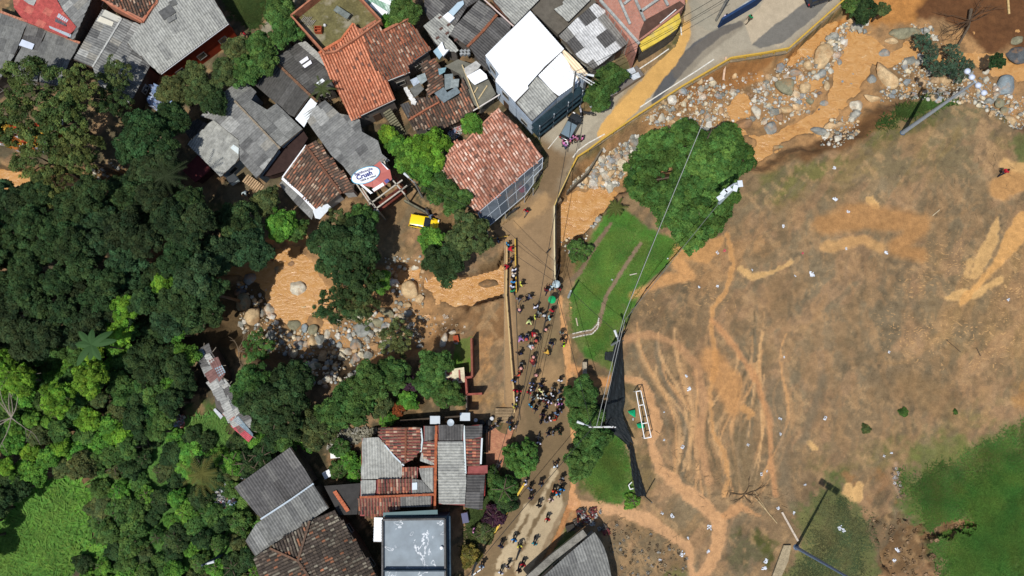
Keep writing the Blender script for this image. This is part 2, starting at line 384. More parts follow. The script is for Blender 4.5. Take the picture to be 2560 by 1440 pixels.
PAINT = [  # polygon (photo px), z, colour, softness m, noise amount m, strength
    ([(-200, -200), (1300, -200), (1300, 560), (1000, 560), (700, 560), (500, 500), (-200, 500)], 0, S(88, 82, 62), 1, 1, 1),
    ([(-200, 480), (560, 560), (620, 900), (560, 1100), (640, 1300), (620, 1700), (-200, 1700)], 0, C_WOODSHADE, 2, 3, 1),  # floor of the left wood, crown shadow painted into its colour
    ([(560, 560), (1262, 560), (1262, 900), (1160, 1060), (600, 1060), (520, 800)], 0, S(96, 80, 56), 1, 1, 1),
    ([(560, 1040), (1240, 1040), (1240, 1700), (560, 1700)], 0, S(70, 66, 46), 1, 1, 1),
    ([(160, 1180), (240, 1250), (235, 1330), (190, 1440), (150, 1600), (-60, 1600), (-60, 1350), (-10, 1290), (60, 1215)], 0, S(70, 124, 36), 1.0, 1.5, 1),
    ([(240, 1220), (600, 1180), (640, 1300), (620, 1600), (220, 1600)], 0, S(52, 86, 28), 1.0, 2, 0.9),
    ([(470, 1000), (560, 1010), (590, 1080), (480, 1100)], 0, S(60, 100, 34), 1.0, 1.5, 0.9),
    ([(488, 1010), (508, 1010), (512, 1100), (490, 1105)], 0, C_OLIVE, 0.3, .6, 1),
    # forecourts and earth between houses
    ([(545, 470), (700, 450), (760, 560), (700, 590), (560, 560)], 0, S(112, 104, 82), 0.6, 1, 1),
    ([(740, 540), (1000, 470), (1060, 520), (1110, 545), (1110, 600), (1040, 650), (960, 640), (900, 600), (760, 600)], 0, S(134, 112, 82), 0.8, 1, 1),
    ([(1050, 500), (1260, 560), (1275, 600), (1200, 640), (1100, 560)], 0, S(120, 98, 66), 0.8, 1, 1),
    ([(1040, 640), (1270, 650), (1285, 1045), (1170, 1050), (1190, 850), (1110, 880), (1040, 860), (1020, 760)], 0, C_MUD, 0.8, 1, 1),
    ([(1060, 770), (1275, 740), (1280, 850), (1190, 850), (1120, 870), (1050, 840)], -1, S(140, 108, 74), 0.6, 1, 1),
    ([(1190, 845), (1230, 845), (1225, 890), (1235, 930), (1210, 960), (1190, 960)], 0, S(190, 146, 98), 0.4, 1, 0.9),
    ([(1185, 985), (1280, 975), (1280, 1012), (1240, 1010), (1185, 1010)], 0, S(182, 142, 92), 0.8, 2, 0.8),
    ([(1140, 845), (1178, 845), (1178, 930), (1130, 930)], 0, S(86, 118, 40), 0.3, .8, 1),
    # the flooded football field and everything east of the road
    ([(1388, 700), (1545, 480), (1700, 430), (1900, 420), (2080, 360), (2200, 290), (2380, 240), (2520, 310), (2900, 330), (2900, 1800), (1300, 1800), (1430, 1180), (1400, 800)], 0, C_DRY, 1.5, 1, 1),
    ([(1545, 480), (1700, 560), (1900, 600), (2300, 640), (2560, 500), (2560, 420), (2400, 240), (2200, 290), (2080, 360), (1900, 430)], 0, S(146, 126, 96), 4, 5, 0.8),
    ([(1900, 800), (2560, 800), (2560, 1060), (2100, 1160), (1900, 1060)], 0, S(140, 120, 92), 4, 6, 0.7),
    ([(1960, 640), (2120, 640), (2300, 900), (2060, 1000), (1900, 1100), (1960, 900)], 0, S(138, 120, 94), 4, 6, 0.7),
    ([(2380, 640), (2620, 560), (2620, 1000), (2400, 960), (2300, 800)], 0, S(158, 128, 86), 4, 5, 0.7),
    ([(1700, 620), (1900, 590), (1960, 600), (1900, 660), (1760, 720), (1690, 690)], 0, S(182, 142, 98), 2, 4, 0.7),
    ([(1920, 430), (2100, 380), (2250, 300), (2420, 260), (2520, 340), (2540, 420), (2300, 440), (2100, 470), (1950, 520), (1880, 500)], 0, S(136, 118, 78), 3, 4, 0.8),
    ([(1900, 440), (2060, 385), (2100, 395), (2060, 450), (1960, 500), (1900, 500)], 0, S(104, 108, 58), 1.5, 4, 0.7),
    ([(2200, 300), (2240, 265), (2330, 235), (2390, 250), (2400, 265), (2300, 280), (2230, 310), (2160, 345), (2150, 340)], 0, S(70, 98, 36), 0.4, 1, 1),
    ([(2150, 340), (2300, 285), (2420, 262), (2480, 300), (2440, 300), (2350, 300), (2240, 340), (2140, 370)], 0, S(98, 100, 54), 1, 2, 0.8),
    ([(2525, 340), (2600, 320), (2600, 470), (2540, 430)], 0, S(80, 96, 44), 1, 2, 0.8),
    # greens to the south east
    ([(2250, 1160), (2400, 1130), (2480, 1070), (2700, 1010), (2700, 1700), (2300, 1700), (2310, 1400), (2240, 1240)], 0, S(64, 96, 38), 5, 7, .95),
    ([(2420, 1160), (2700, 1060), (2700, 1700), (2420, 1700), (2420, 1400), (2360, 1300)], 0, S(52, 84, 28), 6, 9, .9),
    ([(2060, 1160), (2300, 1080), (2460, 1000), (2520, 1060), (2400, 1140), (2250, 1180), (2100, 1210)], 0, S(130, 118, 74), 4, 6, 0.7),
    ([(2280, 1150), (2480, 1060), (2500, 1090), (2300, 1200), (2380, 1240), (2440, 1180), (2500, 1170), (2420, 1290), (2260, 1290)], 0, S(104, 112, 54), 2, 4, 0.6),
    ([(1990, 1250), (2120, 1180), (2200, 1200), (2180, 1300), (2220, 1440), (2200, 1600), (1900, 1600), (1960, 1420), (1990, 1360)], 0, S(96, 104, 56), 1.5, 4, 0.9),
    ([(1830, 1340), (1930, 1320), (1960, 1360), (1920, 1420), (1850, 1430), (1810, 1400)], 0, S(84, 88, 44), 1, 3, 0.95),
    ([(1650, 1425), (1720, 1420), (1720, 1500), (1640, 1500)], 0, S(84, 92, 44), 1, 2, 0.8),
    ([(2110, 1190), (2170, 1160), (2225, 1190), (2235, 1250), (2200, 1290), (2140, 1270), (2120, 1240)], 0, S(150, 116, 78), 0.8, 2, 1),
    ([(2150, 1270), (2220, 1280), (2270, 1330), (2290, 1390), (2350, 1440), (2340, 1600), (2240, 1600), (2210, 1440), (2180, 1340)], 0, S(126, 98, 66), 0.6, 2.5, 1),
    ([(2540, 960), (2620, 940), (2620, 1040), (2540, 1020)], 0, S(190, 140, 74), 1, 2, .8),
    # lawn between bridge and field
    ([(1512, 530), (1540, 500), (1600, 560), (1700, 610), (1690, 640), (1640, 690), (1590, 760), (1556, 830), (1540, 900), (1530, 925), (1470, 900), (1450, 880), (1425, 850), (1408, 780), (1412, 750), (1440, 700), (1430, 640), (1470, 600)], 0, S(74, 118, 42), 0.5, 0.8, 1),
    ([(1500, 600), (1600, 580), (1640, 620), (1560, 640)], 0, S(110, 128, 62), 1.5, 3, 0.5),
    ([(1440, 1100), (1500, 1060), (1560, 1090), (1580, 1160), (1590, 1230), (1550, 1262), (1500, 1255), (1450, 1220), (1430, 1180)], 0, S(68, 110, 40), 0.6, 1, 1),
    ([(1430, 1180), (1500, 1190), (1510, 1250), (1450, 1240)], 0, S(104, 106, 58), 1, 2, 0.7),
    ([(1405, 740), (1425, 740), (1432, 840), (1450, 880), (1440, 960), (1415, 960), (1405, 840)], 0, S(138, 116, 82), 0.4, .8, 0.9),
    ([(1480, 925), (1520, 930), (1530, 965), (1450, 960), (1445, 930)], 0, S(120, 104, 78), 0.4, .8, 0.9),
    ([(1555, 960), (1615, 960), (1625, 1100), (1640, 1210), (1600, 1260), (1560, 1080)], 0, S(124, 108, 74), 0.8, 1.5, 0.85),
    ([(1340, 1440), (1420, 1320), (1440, 1330), (1370, 1440)], 0, S(66, 100, 36), 0.4, .8, .9),
    ([(1420, 1255), (1480, 1255), (1500, 1300), (1450, 1330), (1420, 1300)], 0, S(176, 130, 88), 0.4, 1, 0.8),
    ([(1640, 1240), (1760, 1280), (1800, 1330), (1760, 1420), (1700, 1420), (1560, 1330), (1540, 1290)], 0, S(136, 112, 80), 1.5, 3, 0.7),
]
STREAM = [  # polyline (x, y, width px), colour, softness, strength
    ([(1560, 945, 12), (1600, 955, 20), (1625, 1000, 24), (1640, 1060, 26), (1628, 1110, 22), (1650, 1170, 26), (1700, 1220, 32), (1760, 1265, 36), (1800, 1300, 34), (1795, 1360, 30), (1775, 1410, 30), (1740, 1450, 24)], S(192, 148, 104), .25, .95),
    ([(1425, 1250, 20), (1480, 1268, 26), (1540, 1275, 25), (1620, 1300, 28), (1680, 1340, 28), (1722, 1370, 22), (1735, 1450, 16)], S(192, 148, 104), .25, .9),
    ([(1810, 1290, 20), (1850, 1265, 20), (1900, 1290, 12)], S(196, 144, 94), .25, .7),
    ([(1818, 585, 14), (1835, 660, 12), (1815, 730, 14), (1782, 770, 12), (1778, 830, 12), (1792, 900, 14), (1775, 980, 12), (1782, 1080, 12), (1810, 1130, 10), (1822, 1200, 10), (1808, 1240, 12)], C_ORANGE, .15, .9),
    ([(1780, 800, 12), (1840, 870, 16), (1895, 960, 16), (1925, 1050, 14), (1925, 1150, 16), (1940, 1240, 12)], S(188, 138, 92), .3, .8),
    ([(1782, 900, 60), (1820, 960, 70), (1830, 1020, 40)], S(192, 140, 84), 1.0, .7),
    ([(1560, 850, 20), (1620, 835, 18), (1690, 855, 16), (1740, 910, 22), (1760, 1000, 22), (1750, 1100, 20), (1770, 1200, 16)], S(188, 142, 98), .5, .65),
    ([(1580, 740, 20), (1660, 700, 30), (1720, 690, 30), (1690, 650, 30)], S(200, 150, 96), .6, .8),
    ([(1700, 625, 26), (1760, 640, 36), (1800, 600, 26)], C_ORANGE, .5, .85),
    ([(1850, 672, 14), (1880, 690, 18), (1930, 680, 14), (1980, 655, 8)], C_PUD, .2, .9),
    ([(1860, 1020, 26), (1880, 1035, 20), (1860, 1050, 6)], C_ORANGE, .2, .9),
    ([(2365, 745, 14), (2400, 740, 26), (2450, 728, 22), (2500, 700, 10)], C_PUD, .25, .95),
    ([(2435, 690, 26), (2460, 640, 28), (2480, 600, 24), (2490, 560, 14), (2495, 545, 8)], C_PUD, .2, .9),
    ([(2415, 690, 12), (2425, 655, 14)], C_PUD, .2, .8),
    ([(2560, 560, 60), (2540, 590, 50), (2500, 650, 20), (2400, 760, 14)], S(208, 160, 100), .3, .9),
    ([(2500, 470, 60), (2560, 440, 70)], S(190, 144, 90), .6, .8),
    ([(2510, 410, 30), (2560, 420, 30)], C_PUD, .4, .8),
    ([(2175, 500, 24), (2190, 515, 22)], C_PUD, .15, .95),
    ([(2060, 560, 50), (2160, 540, 70), (2300, 560, 50), (2240, 620, 40), (2300, 640, 30)], S(186, 138, 86), 1.2, .75),
    ([(2060, 620, 24), (2160, 600, 30), (2200, 620, 26)], S(200, 156, 100), .6, .7),
    ([(2120, 1225, 34), (2140, 1240, 36), (2150, 1215, 24)], C_PUD, .2, .95),
    ([(2020, 1105, 10), (2035, 1118, 14), (2045, 1122, 5)], C_PUD, .12, .95),
    ([(2060, 940, 26), (2030, 1040, 20), (2010, 1100, 18)], C_GREY, .8, .8),
    ([(1930, 960, 40), (1950, 1060, 30), (1960, 1200, 30), (1980, 1260, 30)], C_GREY, 1.0, .6),
    ([(1850, 1100, 40), (1870, 1200, 60)], S(130, 112, 84), 1.0, .8),
    ([(2280, 960, 70), (2340, 1000, 90)], S(146, 118, 82), 2.0, .6),
    ([(1400, 742, 10), (1406, 800, 14), (1418, 880, 18), (1424, 940, 18), (1430, 1010, 16), (1432, 1100, 10)], S(200, 150, 98), .15, .95),
    ([(1430, 920, 24), (1480, 955, 22), (1540, 955, 18)], S(196, 142, 88), .3, .9),
    ([(1434, 1180, 12), (1428, 1235, 20), (1440, 1260, 30)], S(196, 142, 90), .2, .9),
    ([(1425, 1260, 10), (1395, 1340, 12), (1345, 1430, 12), (1300, 1510, 12)], S(186, 134, 88), .2, .95),
    ([(1600, 610, 9), (1560, 670, 11), (1515, 740, 12), (1497, 810, 12), (1480, 830, 11), (1430, 840, 11)], S(140, 122, 100), .1, 1),
    ([(1530, 555, 8), (1490, 610, 11), (1450, 680, 12), (1430, 700, 10)], S(132, 114, 92), .1, 1),
    # south-east tracks and vegetation seams
    ([(2240, 1160, 10), (2235, 1200, 12), (2250, 1240, 8)], S(176, 146, 120), .4, .7),
    ([(2440, 1390, 4), (2400, 1320, 4)], C_SOIL, .2, .5),
    ([(1500, 335, 8), (1600, 262, 8), (1660, 225, 5)], C_ORANGE, .2, .0),
    ([(490, 1015, 24), (505, 1060, 20), (500, 1100, 14)], S(130, 112, 78), .4, .8),
    ([(630, 110, 26), (680, 60, 24), (730, 0, 22), (760, -50, 20)], S(150, 144, 126), .15, 1),
    ([(175, 1170, 16), (200, 1240, 12), (190, 1300, 10)], S(104, 92, 56), .3, .7),
]

FINE = []
_r = random.Random(77)
for k in range(36):   # fine braided rills running down the left of the field
    x0 = _r.uniform(1580, 2010); y0 = _r.uniform(800, 1020) - (x0 - 1580) * .12; x1 = 1800 + (x0 - 1800) * .62 + _r.uniform(-10, 10); y1 = _r.uniform(1130, 1270)
    a1 = 34 * math.sin(x0 / 55.0) + _r.uniform(-8, 8); ph = .9; w0 = _r.choice([4, 5, 6, 7, 10]); p = []
    for i in range(12):
        u = i / 11; p.append((x0 + (x1 - x0) * u + a1 * math.sin(3.1 * u * 2 + ph) * (1 - u * .4), y0 + (y1 - y0) * u, w0 * (1 - .5 * abs(u - .4))))
    FINE.append((p, _r.choice([S(186, 148, 106), S(194, 148, 98), S(104, 92, 70), S(118, 110, 92), S(198, 158, 110)]), .1 if w0 < 8 else .4, _r.uniform(.45, .85)))
for k in range(26):   # broad sweeping wash marks over the rest
    x0 = _r.uniform(1900, 2540); y0 = _r.uniform(520, 1050); a = _r.uniform(-1.2, -.2); L = _r.uniform(60, 220); p = []
    for i in range(6):
        u = i / 5; p.append((x0 + L * u * math.cos(a), y0 + L * u * math.sin(a) + 26 * math.sin(u * 3), _r.uniform(3, 12)))
    FINE.append((p, _r.choice([S(172, 142, 106), S(120, 106, 82), S(178, 142, 98), S(112, 98, 74)]), .6, _r.uniform(.25, .55)))

def ground_colour(X, Y, H):
    """albedo of earth, mud and turf, plus masks"""
    n = X.shape
    C = np.empty(n + (3,)); C[:] = S(92, 92, 58)
    G = np.zeros(n)          # grassiness
    Wt = np.zeros(n)         # wet
    n2 = fbm(X, Y, 0.45, 4, 1) - 0.5
    n3 = fbm(X, Y, 1.6, 3, 3) - 0.5
    def put(m, c):
        nonlocal C
        m = m[..., None]; C = C * (1 - m) + np.array(c) * m
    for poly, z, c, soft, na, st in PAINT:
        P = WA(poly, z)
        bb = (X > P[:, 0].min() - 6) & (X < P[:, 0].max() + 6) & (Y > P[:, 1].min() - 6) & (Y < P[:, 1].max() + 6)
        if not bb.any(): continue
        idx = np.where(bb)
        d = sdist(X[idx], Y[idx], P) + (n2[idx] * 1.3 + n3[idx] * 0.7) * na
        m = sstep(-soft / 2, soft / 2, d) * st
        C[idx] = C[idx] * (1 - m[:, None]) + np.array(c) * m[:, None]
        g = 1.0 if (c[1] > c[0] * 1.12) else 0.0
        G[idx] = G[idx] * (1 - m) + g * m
    m = sstep(-.2, .3, sdist(X, Y, ERODE) + (fbm(X, Y, .9, 4, 2) - .5) * 3.2); put(m, S(124, 98, 68)); G = G * (1 - m)
    # broad mottling of the mud
    t = fbm(X, Y, 0.16, 5, 6); t2 = fbm(X, Y, 0.5, 4, 7)
    mud = 1 - G
    d0 = (X * .6 + Y * .8); e0 = (X * .8 - Y * .6)
    g1 = fbm(d0 * .5 + n2 * 2, e0 * 1.4, .28, 5, 3); g2 = fbm(d0 * .6 + 40, e0 * 1.5 + n2 * 2, .33, 5, 6); g3 = fbm(d0 * .7 + 90, e0 * 1.3, 1.1, 4, 1)
    put(sstep(.5, .62, g1) * .55 * mud, S(124, 114, 92)); put(sstep(.52, .64, g2) * .5 * mud, S(172, 136, 102)); put(sstep(.56, .66, g3) * .5 * mud, S(108, 96, 76)); put(sstep(.58, .68, g3[::-1]) * .5 * mud, S(182, 150, 110))
    C *= (1 + ((t - 0.5) * 0.8 + (t2 - 0.5) * 0.6)[..., None] * (0.62 + 0.18 * mud[..., None]))
    # wind-rowed silt: warm streaks
    flow = fbm(X * 1.6 + 3 * n2, Y * 0.35, 0.9, 4, 2)
    EF = sdist(X, Y, WA([(1560, 700), (1900, 480), (2560, 380), (2700, 1100), (2100, 1180), (1900, 1300), (1650, 1250)], 0))
    m = sstep(0.52, 0.62, flow) * sstep(0, 4, EF) * 0.4 * mud
    put(m, S(176, 140, 100))
    m = sstep(0.56, 0.66, fbm(X, Y, 0.35, 5, 4)) * sstep(0, 4, EF) * 0.4 * mud
    put(m, S(124, 104, 76))
    m = sstep(.52, .62, fbm(X, Y, .4, 5, 0)) * G * .55; C = C * (1 - m[..., None]) + np.array(S(116, 112, 66)) * m[..., None]
    for pts, c, soft, st in FINE + STREAM:
        P = WA([(p[0], p[1]) for p in pts], 0)
        wd = [p[2] / 20.0 for p in pts]
        mg = max(wd) + 4
        bb = (X > P[:, 0].min() - mg) & (X < P[:, 0].max() + mg) & (Y > P[:, 1].min() - mg) & (Y < P[:, 1].max() + mg)
        if not bb.any(): continue
        idx = np.where(bb)
        wob = n2[idx] * 0.9 + n3[idx] * 0.7
        d = -seg_dist(X[idx], Y[idx], P, False, wd) + wob * min(.8, max(wd) * .8)
        m = sstep(-soft / 2, soft / 2, d) * st
        C[idx] = C[idx] * (1 - m[:, None]) + np.array(c) * m[:, None]
        G[idx] *= (1 - m)
        if c[0] > 0.4: Wt[idx] = np.maximum(Wt[idx], m)
    # river bed and banks
    d = river_d(X, Y)
    inr = sstep(-0.4, 0.8, d + n2 * 2)
    bed = np.empty(n + (3,)); bed[:] = S(150, 120, 86)
    tt = fbm(X, Y, 0.3, 5, 3)
    k = sstep(0.42, 0.62, tt)[..., None]
    bed = bed * (1 - k) + np.array(S(172, 134, 92)) * k
    k = sstep(0.55, 0.7, fbm(X, Y, 0.7, 4, 0))[..., None] * 0.7
    bed = bed * (1 - k) + np.array(S(118, 96, 70)) * k
    east = sstep(-5, 40, X) * 1.0
    put(inr * 0.95, (0, 0, 0)); C += bed * (inr * 0.95)[..., None]
    # landslide soil at the top right and orange bank below the road
    for poly, c, na in (([(2200, 20), (2330, -30), (2700, -60), (2700, 130), (2480, 120), (2420, 60), (2300, 40)], S(98, 64, 38), 3),
                        ([(1960, 150), (2120, 20), (2200, -60), (2330, -60), (2300, 50), (2170, 50), (2060, 100), (1990, 150), (1880, 200), (1840, 200)], S(182, 130, 72), 3),
                        ([(1640, 240), (1820, 165), (1960, 142), (1860, 210), (1700, 280)], S(150, 106, 62), 2),
                        ([(2060, 350), (2200, 270), (2240, 300), (2150, 360), (2000, 420), (1960, 400)], S(120, 88, 56), 2),
                        ([(2250, 200), (2420, 190), (2420, 240), (2300, 230), (2200, 260)], S(132, 108, 76), 2),
                        ([(1400, 590), (1450, 560), (1480, 600), (1430, 690), (1400, 720)], S(120, 98, 68), 1.5),
                        ([(1180, 660), (1262, 650), (1262, 690), (1200, 700)], S(118, 96, 66), 1.5),
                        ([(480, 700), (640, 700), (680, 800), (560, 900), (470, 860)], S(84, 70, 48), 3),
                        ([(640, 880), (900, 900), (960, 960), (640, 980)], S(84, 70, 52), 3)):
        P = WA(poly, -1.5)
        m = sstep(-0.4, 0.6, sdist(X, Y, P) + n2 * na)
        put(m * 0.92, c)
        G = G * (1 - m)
    G = G * (1 - inr)
    rdg = fbm(X + 2 * n2, Y, 1.1, 5, 5)
    C *= (0.86 + 0.28 * rdg)[..., None] / 1.0
    slope = np.zeros(n)
    C = C * (1 - .1 * (1 - G) * (1 - inr) * (1 - Wt))[..., None]
    C = C * (1 + (1 - G)[..., None] * np.array([.05, 0, -.08]))
    return np.clip(C, 0.01, 0.85), G, Wt

def grid(x0, x1, y0, y1, r):
    xs = np.arange(x0, x1 + r / 2, r); ys = np.arange(y0, y1 + r / 2, r)
    return np.meshgrid(xs, ys, indexing='ij')

def grid_mesh(name, X, Y, Z, keep, C, masks, material, smooth=True):
    nx, ny = X.shape
    I = np.arange(nx * ny).reshape(nx, ny)
    F = np.stack([I[:-1, :-1], I[1:, :-1], I[1:, 1:], I[:-1, 1:]], -1)[keep]
    used = np.unique(F); remap = np.full(nx * ny, -1); remap[used] = np.arange(len(used))
    V = np.stack([X.ravel(), Y.ravel(), Z.ravel()], -1)[used]
    me = mesh_np(name, V, remap[F], material, C.reshape(-1, 3)[used], smooth)
    if masks is not None:
        add_col(me, masks.reshape(-1, 3)[used], 'Mask')
    return link(name, me)

def ground_material():
    m = bpy.data.materials.new('mud_and_turf'); m.use_nodes = True
    n = m.node_tree.nodes; l = m.node_tree.links; p = n['Principled BSDF']
    geo = n.new('ShaderNodeNewGeometry'); at = n.new('ShaderNodeAttribute'); at.attribute_name = 'Col'
    mk = n.new('ShaderNodeAttribute'); mk.attribute_name = 'Mask'
    sep = n.new('ShaderNodeSeparateColor'); l.new(mk.outputs['Color'], sep.inputs[0])
    def noise(s, d=5, r=0.65, vec=None):
        t = n.new('ShaderNodeTexNoise'); t.inputs['Scale'].default_value = s; t.inputs['Detail'].default_value = d; t.inputs['Roughness'].default_value = r
        l.new(vec or geo.outputs['Position'], t.inputs['Vector']); return t.outputs['Fac']
    def rng(s, a, b, lo, hi):
        q = n.new('ShaderNodeMapRange'); q.inputs[1].default_value = a; q.inputs[2].default_value = b; q.inputs[3].default_value = lo; q.inputs[4].default_value = hi
        l.new(s, q.inputs[0]); return q.outputs[0]
    def math_(op, a, b):
        q = n.new('ShaderNodeMath'); q.operation = op
        for i, v in enumerate((a, b)):
            if isinstance(v, (int, float)): q.inputs[i].default_value = v
            else: l.new(v, q.inputs[i])
        return q.outputs[0]
    def scale(c, s):
        q = n.new('ShaderNodeVectorMath'); q.operation = 'SCALE'; l.new(c, q.inputs[0]); l.new(s, q.inputs['Scale']); return q.outputs[0]
    c = scale(at.outputs['Color'], rng(noise(1.3, 6), .3, .7, .78, 1.22))
    c = scale(c, rng(noise(9, 4), .3, .7, .80, 1.2))
    # silt flecks: hoof and stud marks filled with pale water
    mp = n.new('ShaderNodeMapping'); mp.inputs['Scale'].default_value = (1.0, 2.4, 1); mp.inputs['Rotation'].default_value = (0, 0, 0.6)
    nz = n.new('ShaderNodeTexNoise'); nz.inputs['Scale'].default_value = 0.5; l.new(geo.outputs['Position'], nz.inputs['Vector'])
    ad = n.new('ShaderNodeVectorMath'); ad.operation = 'MULTIPLY_ADD'; l.new(nz.outputs['Color'], ad.inputs[0]); ad.inputs[1].default_value = (2.5, 2.5, 0); l.new(geo.outputs['Position'], ad.inputs[2])
    l.new(ad.outputs[0], mp.inputs[0])
    vo = n.new('ShaderNodeTexVoronoi'); vo.inputs['Scale'].default_value = 1.7; l.new(mp.outputs[0], vo.inputs['Vector'])
    dens = noise(0.22, 3)
    fl = math_('MULTIPLY', rng(vo.outputs['Distance'], .2, .3, 1, 0), math_('MULTIPLY', sep.outputs[2], rng(dens, .42, .55, 0, 1)))
    mx = n.new('ShaderNodeMix'); mx.data_type = 'RGBA'; l.new(math_('MULTIPLY', fl, 0.8), mx.inputs[0]); l.new(c, mx.inputs[6]); mx.inputs[7].default_value = (*S(206, 162, 108), 1)
    # dark specks of debris
    vo2 = n.new('ShaderNodeTexVoronoi'); vo2.inputs['Scale'].default_value = 2.3; l.new(geo.outputs['Position'], vo2.inputs['Vector'])
    sp = math_('MULTIPLY', rng(vo2.outputs['Distance'], .06, .14, 1, 0), rng(noise(.5, 3), .5, .62, 0, .55))
    mx2 = n.new('ShaderNodeMix'); mx2.data_type = 'RGBA'; l.new(sp, mx2.inputs[0]); l.new(mx.outputs[2], mx2.inputs[6]); mx2.inputs[7].default_value = (*S(84, 68, 48), 1)
    l.new(mx2.outputs[2], p.inputs['Base Color'])
    l.new(rng(sep.outputs[1], 0, 1, .92, .38), p.inputs['Roughness'])
    p.inputs['Specular IOR Level'].default_value = 0.25
    b = n.new('ShaderNodeBump'); b.inputs['Distance'].default_value = 0.25
    l.new(rng(sep.outputs[1], 0, 1, .55, .08), b.inputs['Strength'])
    hs = math_('ADD', math_('MULTIPLY', noise(3.0, 6, .7), 0.7), math_('MULTIPLY', noise(14, 3), 0.25))
    l.new(hs, b.inputs['Height']); l.new(b.outputs[0], p.inputs['Normal'])
    return m
M_GROUND = ground_material()

GX0, GX1, GY0, GY1 = -82.0, 78.0, -38.0, 74.0
GR_ = 0.2
X, Y = grid(GX0, GX1, GY0, GY1, GR_)
Z = height(X, Y)
Cg, Gm, Wm = ground_colour(X, Y, Z)
FIELD = WA([(1560, 850), (1600, 740), (1700, 615), (1780, 560), (1900, 450), (2080, 372), (2200, 300), (2390, 262), (2500, 320), (2700, 340), (2700, 1010), (2480, 1070), (2240, 1160), (2100, 1190), (1990, 1260), (1800, 1260), (1640, 1200), (1600, 1000)], 0)
LAWN = WA([(1512, 530), (1540, 500), (1600, 560), (1700, 610), (1690, 640), (1640, 690), (1590, 760), (1556, 830), (1540, 900), (1530, 925), (1470, 900), (1450, 880), (1425, 850), (1410, 780), (1414, 750), (1440, 700), (1430, 640), (1470, 600)], 0)
LAWN2 = WA([(1440, 1100), (1500, 1060), (1560, 1090), (1580, 1160), (1590, 1230), (1550, 1262), (1500, 1255), (1450, 1220), (1430, 1180)], 0)
MEADOW = WA([(160, 1180), (240, 1250), (235, 1330), (190, 1440), (150, 1500), (-60, 1500), (-60, 1350), (-10, 1290), (60, 1215)], 0)
SEGRASS = WA([(2250, 1160), (2400, 1150), (2480, 1080), (2660, 1000), (2660, 1520), (2330, 1520), (2310, 1400), (2240, 1240)], 0)
cx = (X[:-1, :-1] + X[1:, 1:]) / 2; cy = (Y[:-1, :-1] + Y[1:, 1:]) / 2
inF = inside(cx, cy, FIELD); inL = inside(cx, cy, LAWN) & ~inF; inR = (river_d(cx, cy) > 0.3) & ~inF & ~inL
fz = np.maximum(sstep(0, 5, sdist(X, Y, WA([(2120, 760), (2300, 560), (2560, 520), (2700, 700), (2700, 980), (2400, 1000), (2180, 940)], 0))), .7 * sstep(0, 2, sdist(X, Y, WA([(1570, 800), (1610, 700), (1720, 640), (1900, 700), (1850, 800), (1700, 820)], 0))))
masks = np.stack([Gm, Wm, fz * (1 - Gm)], -1)
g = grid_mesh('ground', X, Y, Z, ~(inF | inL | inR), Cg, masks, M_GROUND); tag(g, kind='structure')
g = grid_mesh('muddy_field', X, Y, Z, inF, Cg, masks, M_GROUND); tag(g, kind='structure')
g = grid_mesh('lawn', X, Y, Z, inL, Cg, masks, M_GROUND); tag(g, kind='structure')
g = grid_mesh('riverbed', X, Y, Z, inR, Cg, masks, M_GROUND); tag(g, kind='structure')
# the land beyond, out to the horizon
def outer():
    xs = [-2000, -900, -400, -200, -120, GX0, GX1, 120, 200, 400, 900, 2000]; ys = [-2000, -900, -400, -200, -90, GY0, GY1, 120, 200, 400, 900, 2000]
    V = [(x, y, 0 if (GX0 <= x <= GX1 and GY0 <= y <= GY1) else -1.0 + 3 * random.random()) for x in xs for y in ys]
    F = []
    for i in range(11):
        for j in range(11):
            if i == 5 and j == 5: continue
            a = i * 12 + j; F.append((a, a + 12, a + 13, a + 1))
    me = mesh('terrain', V, F, mat('distant_green', base=S(78, 92, 48), var=0.4, scale=0.05, v2=0.3, s2=0.6, rough=1))
    tag(link('terrain', me), kind='structure')
outer()

def zat(x, y):
    """ground height at a spot"""
    i = int(round((x - GX0) / GR_)); j = int(round((y - GY0) / GR_))
    i = min(max(i, 0), Z.shape[0] - 1); j = min(max(j, 0), Z.shape[1] - 1)
    return float(Z[i, j])
def at(px, py, it=3):
    """place on the real ground seen at a photo pixel"""
    z = 0.0
    for _ in range(it):
        p = W(px, py, z); z = zat(p.x, p.y)
    return Vector((p.x, p.y, z))

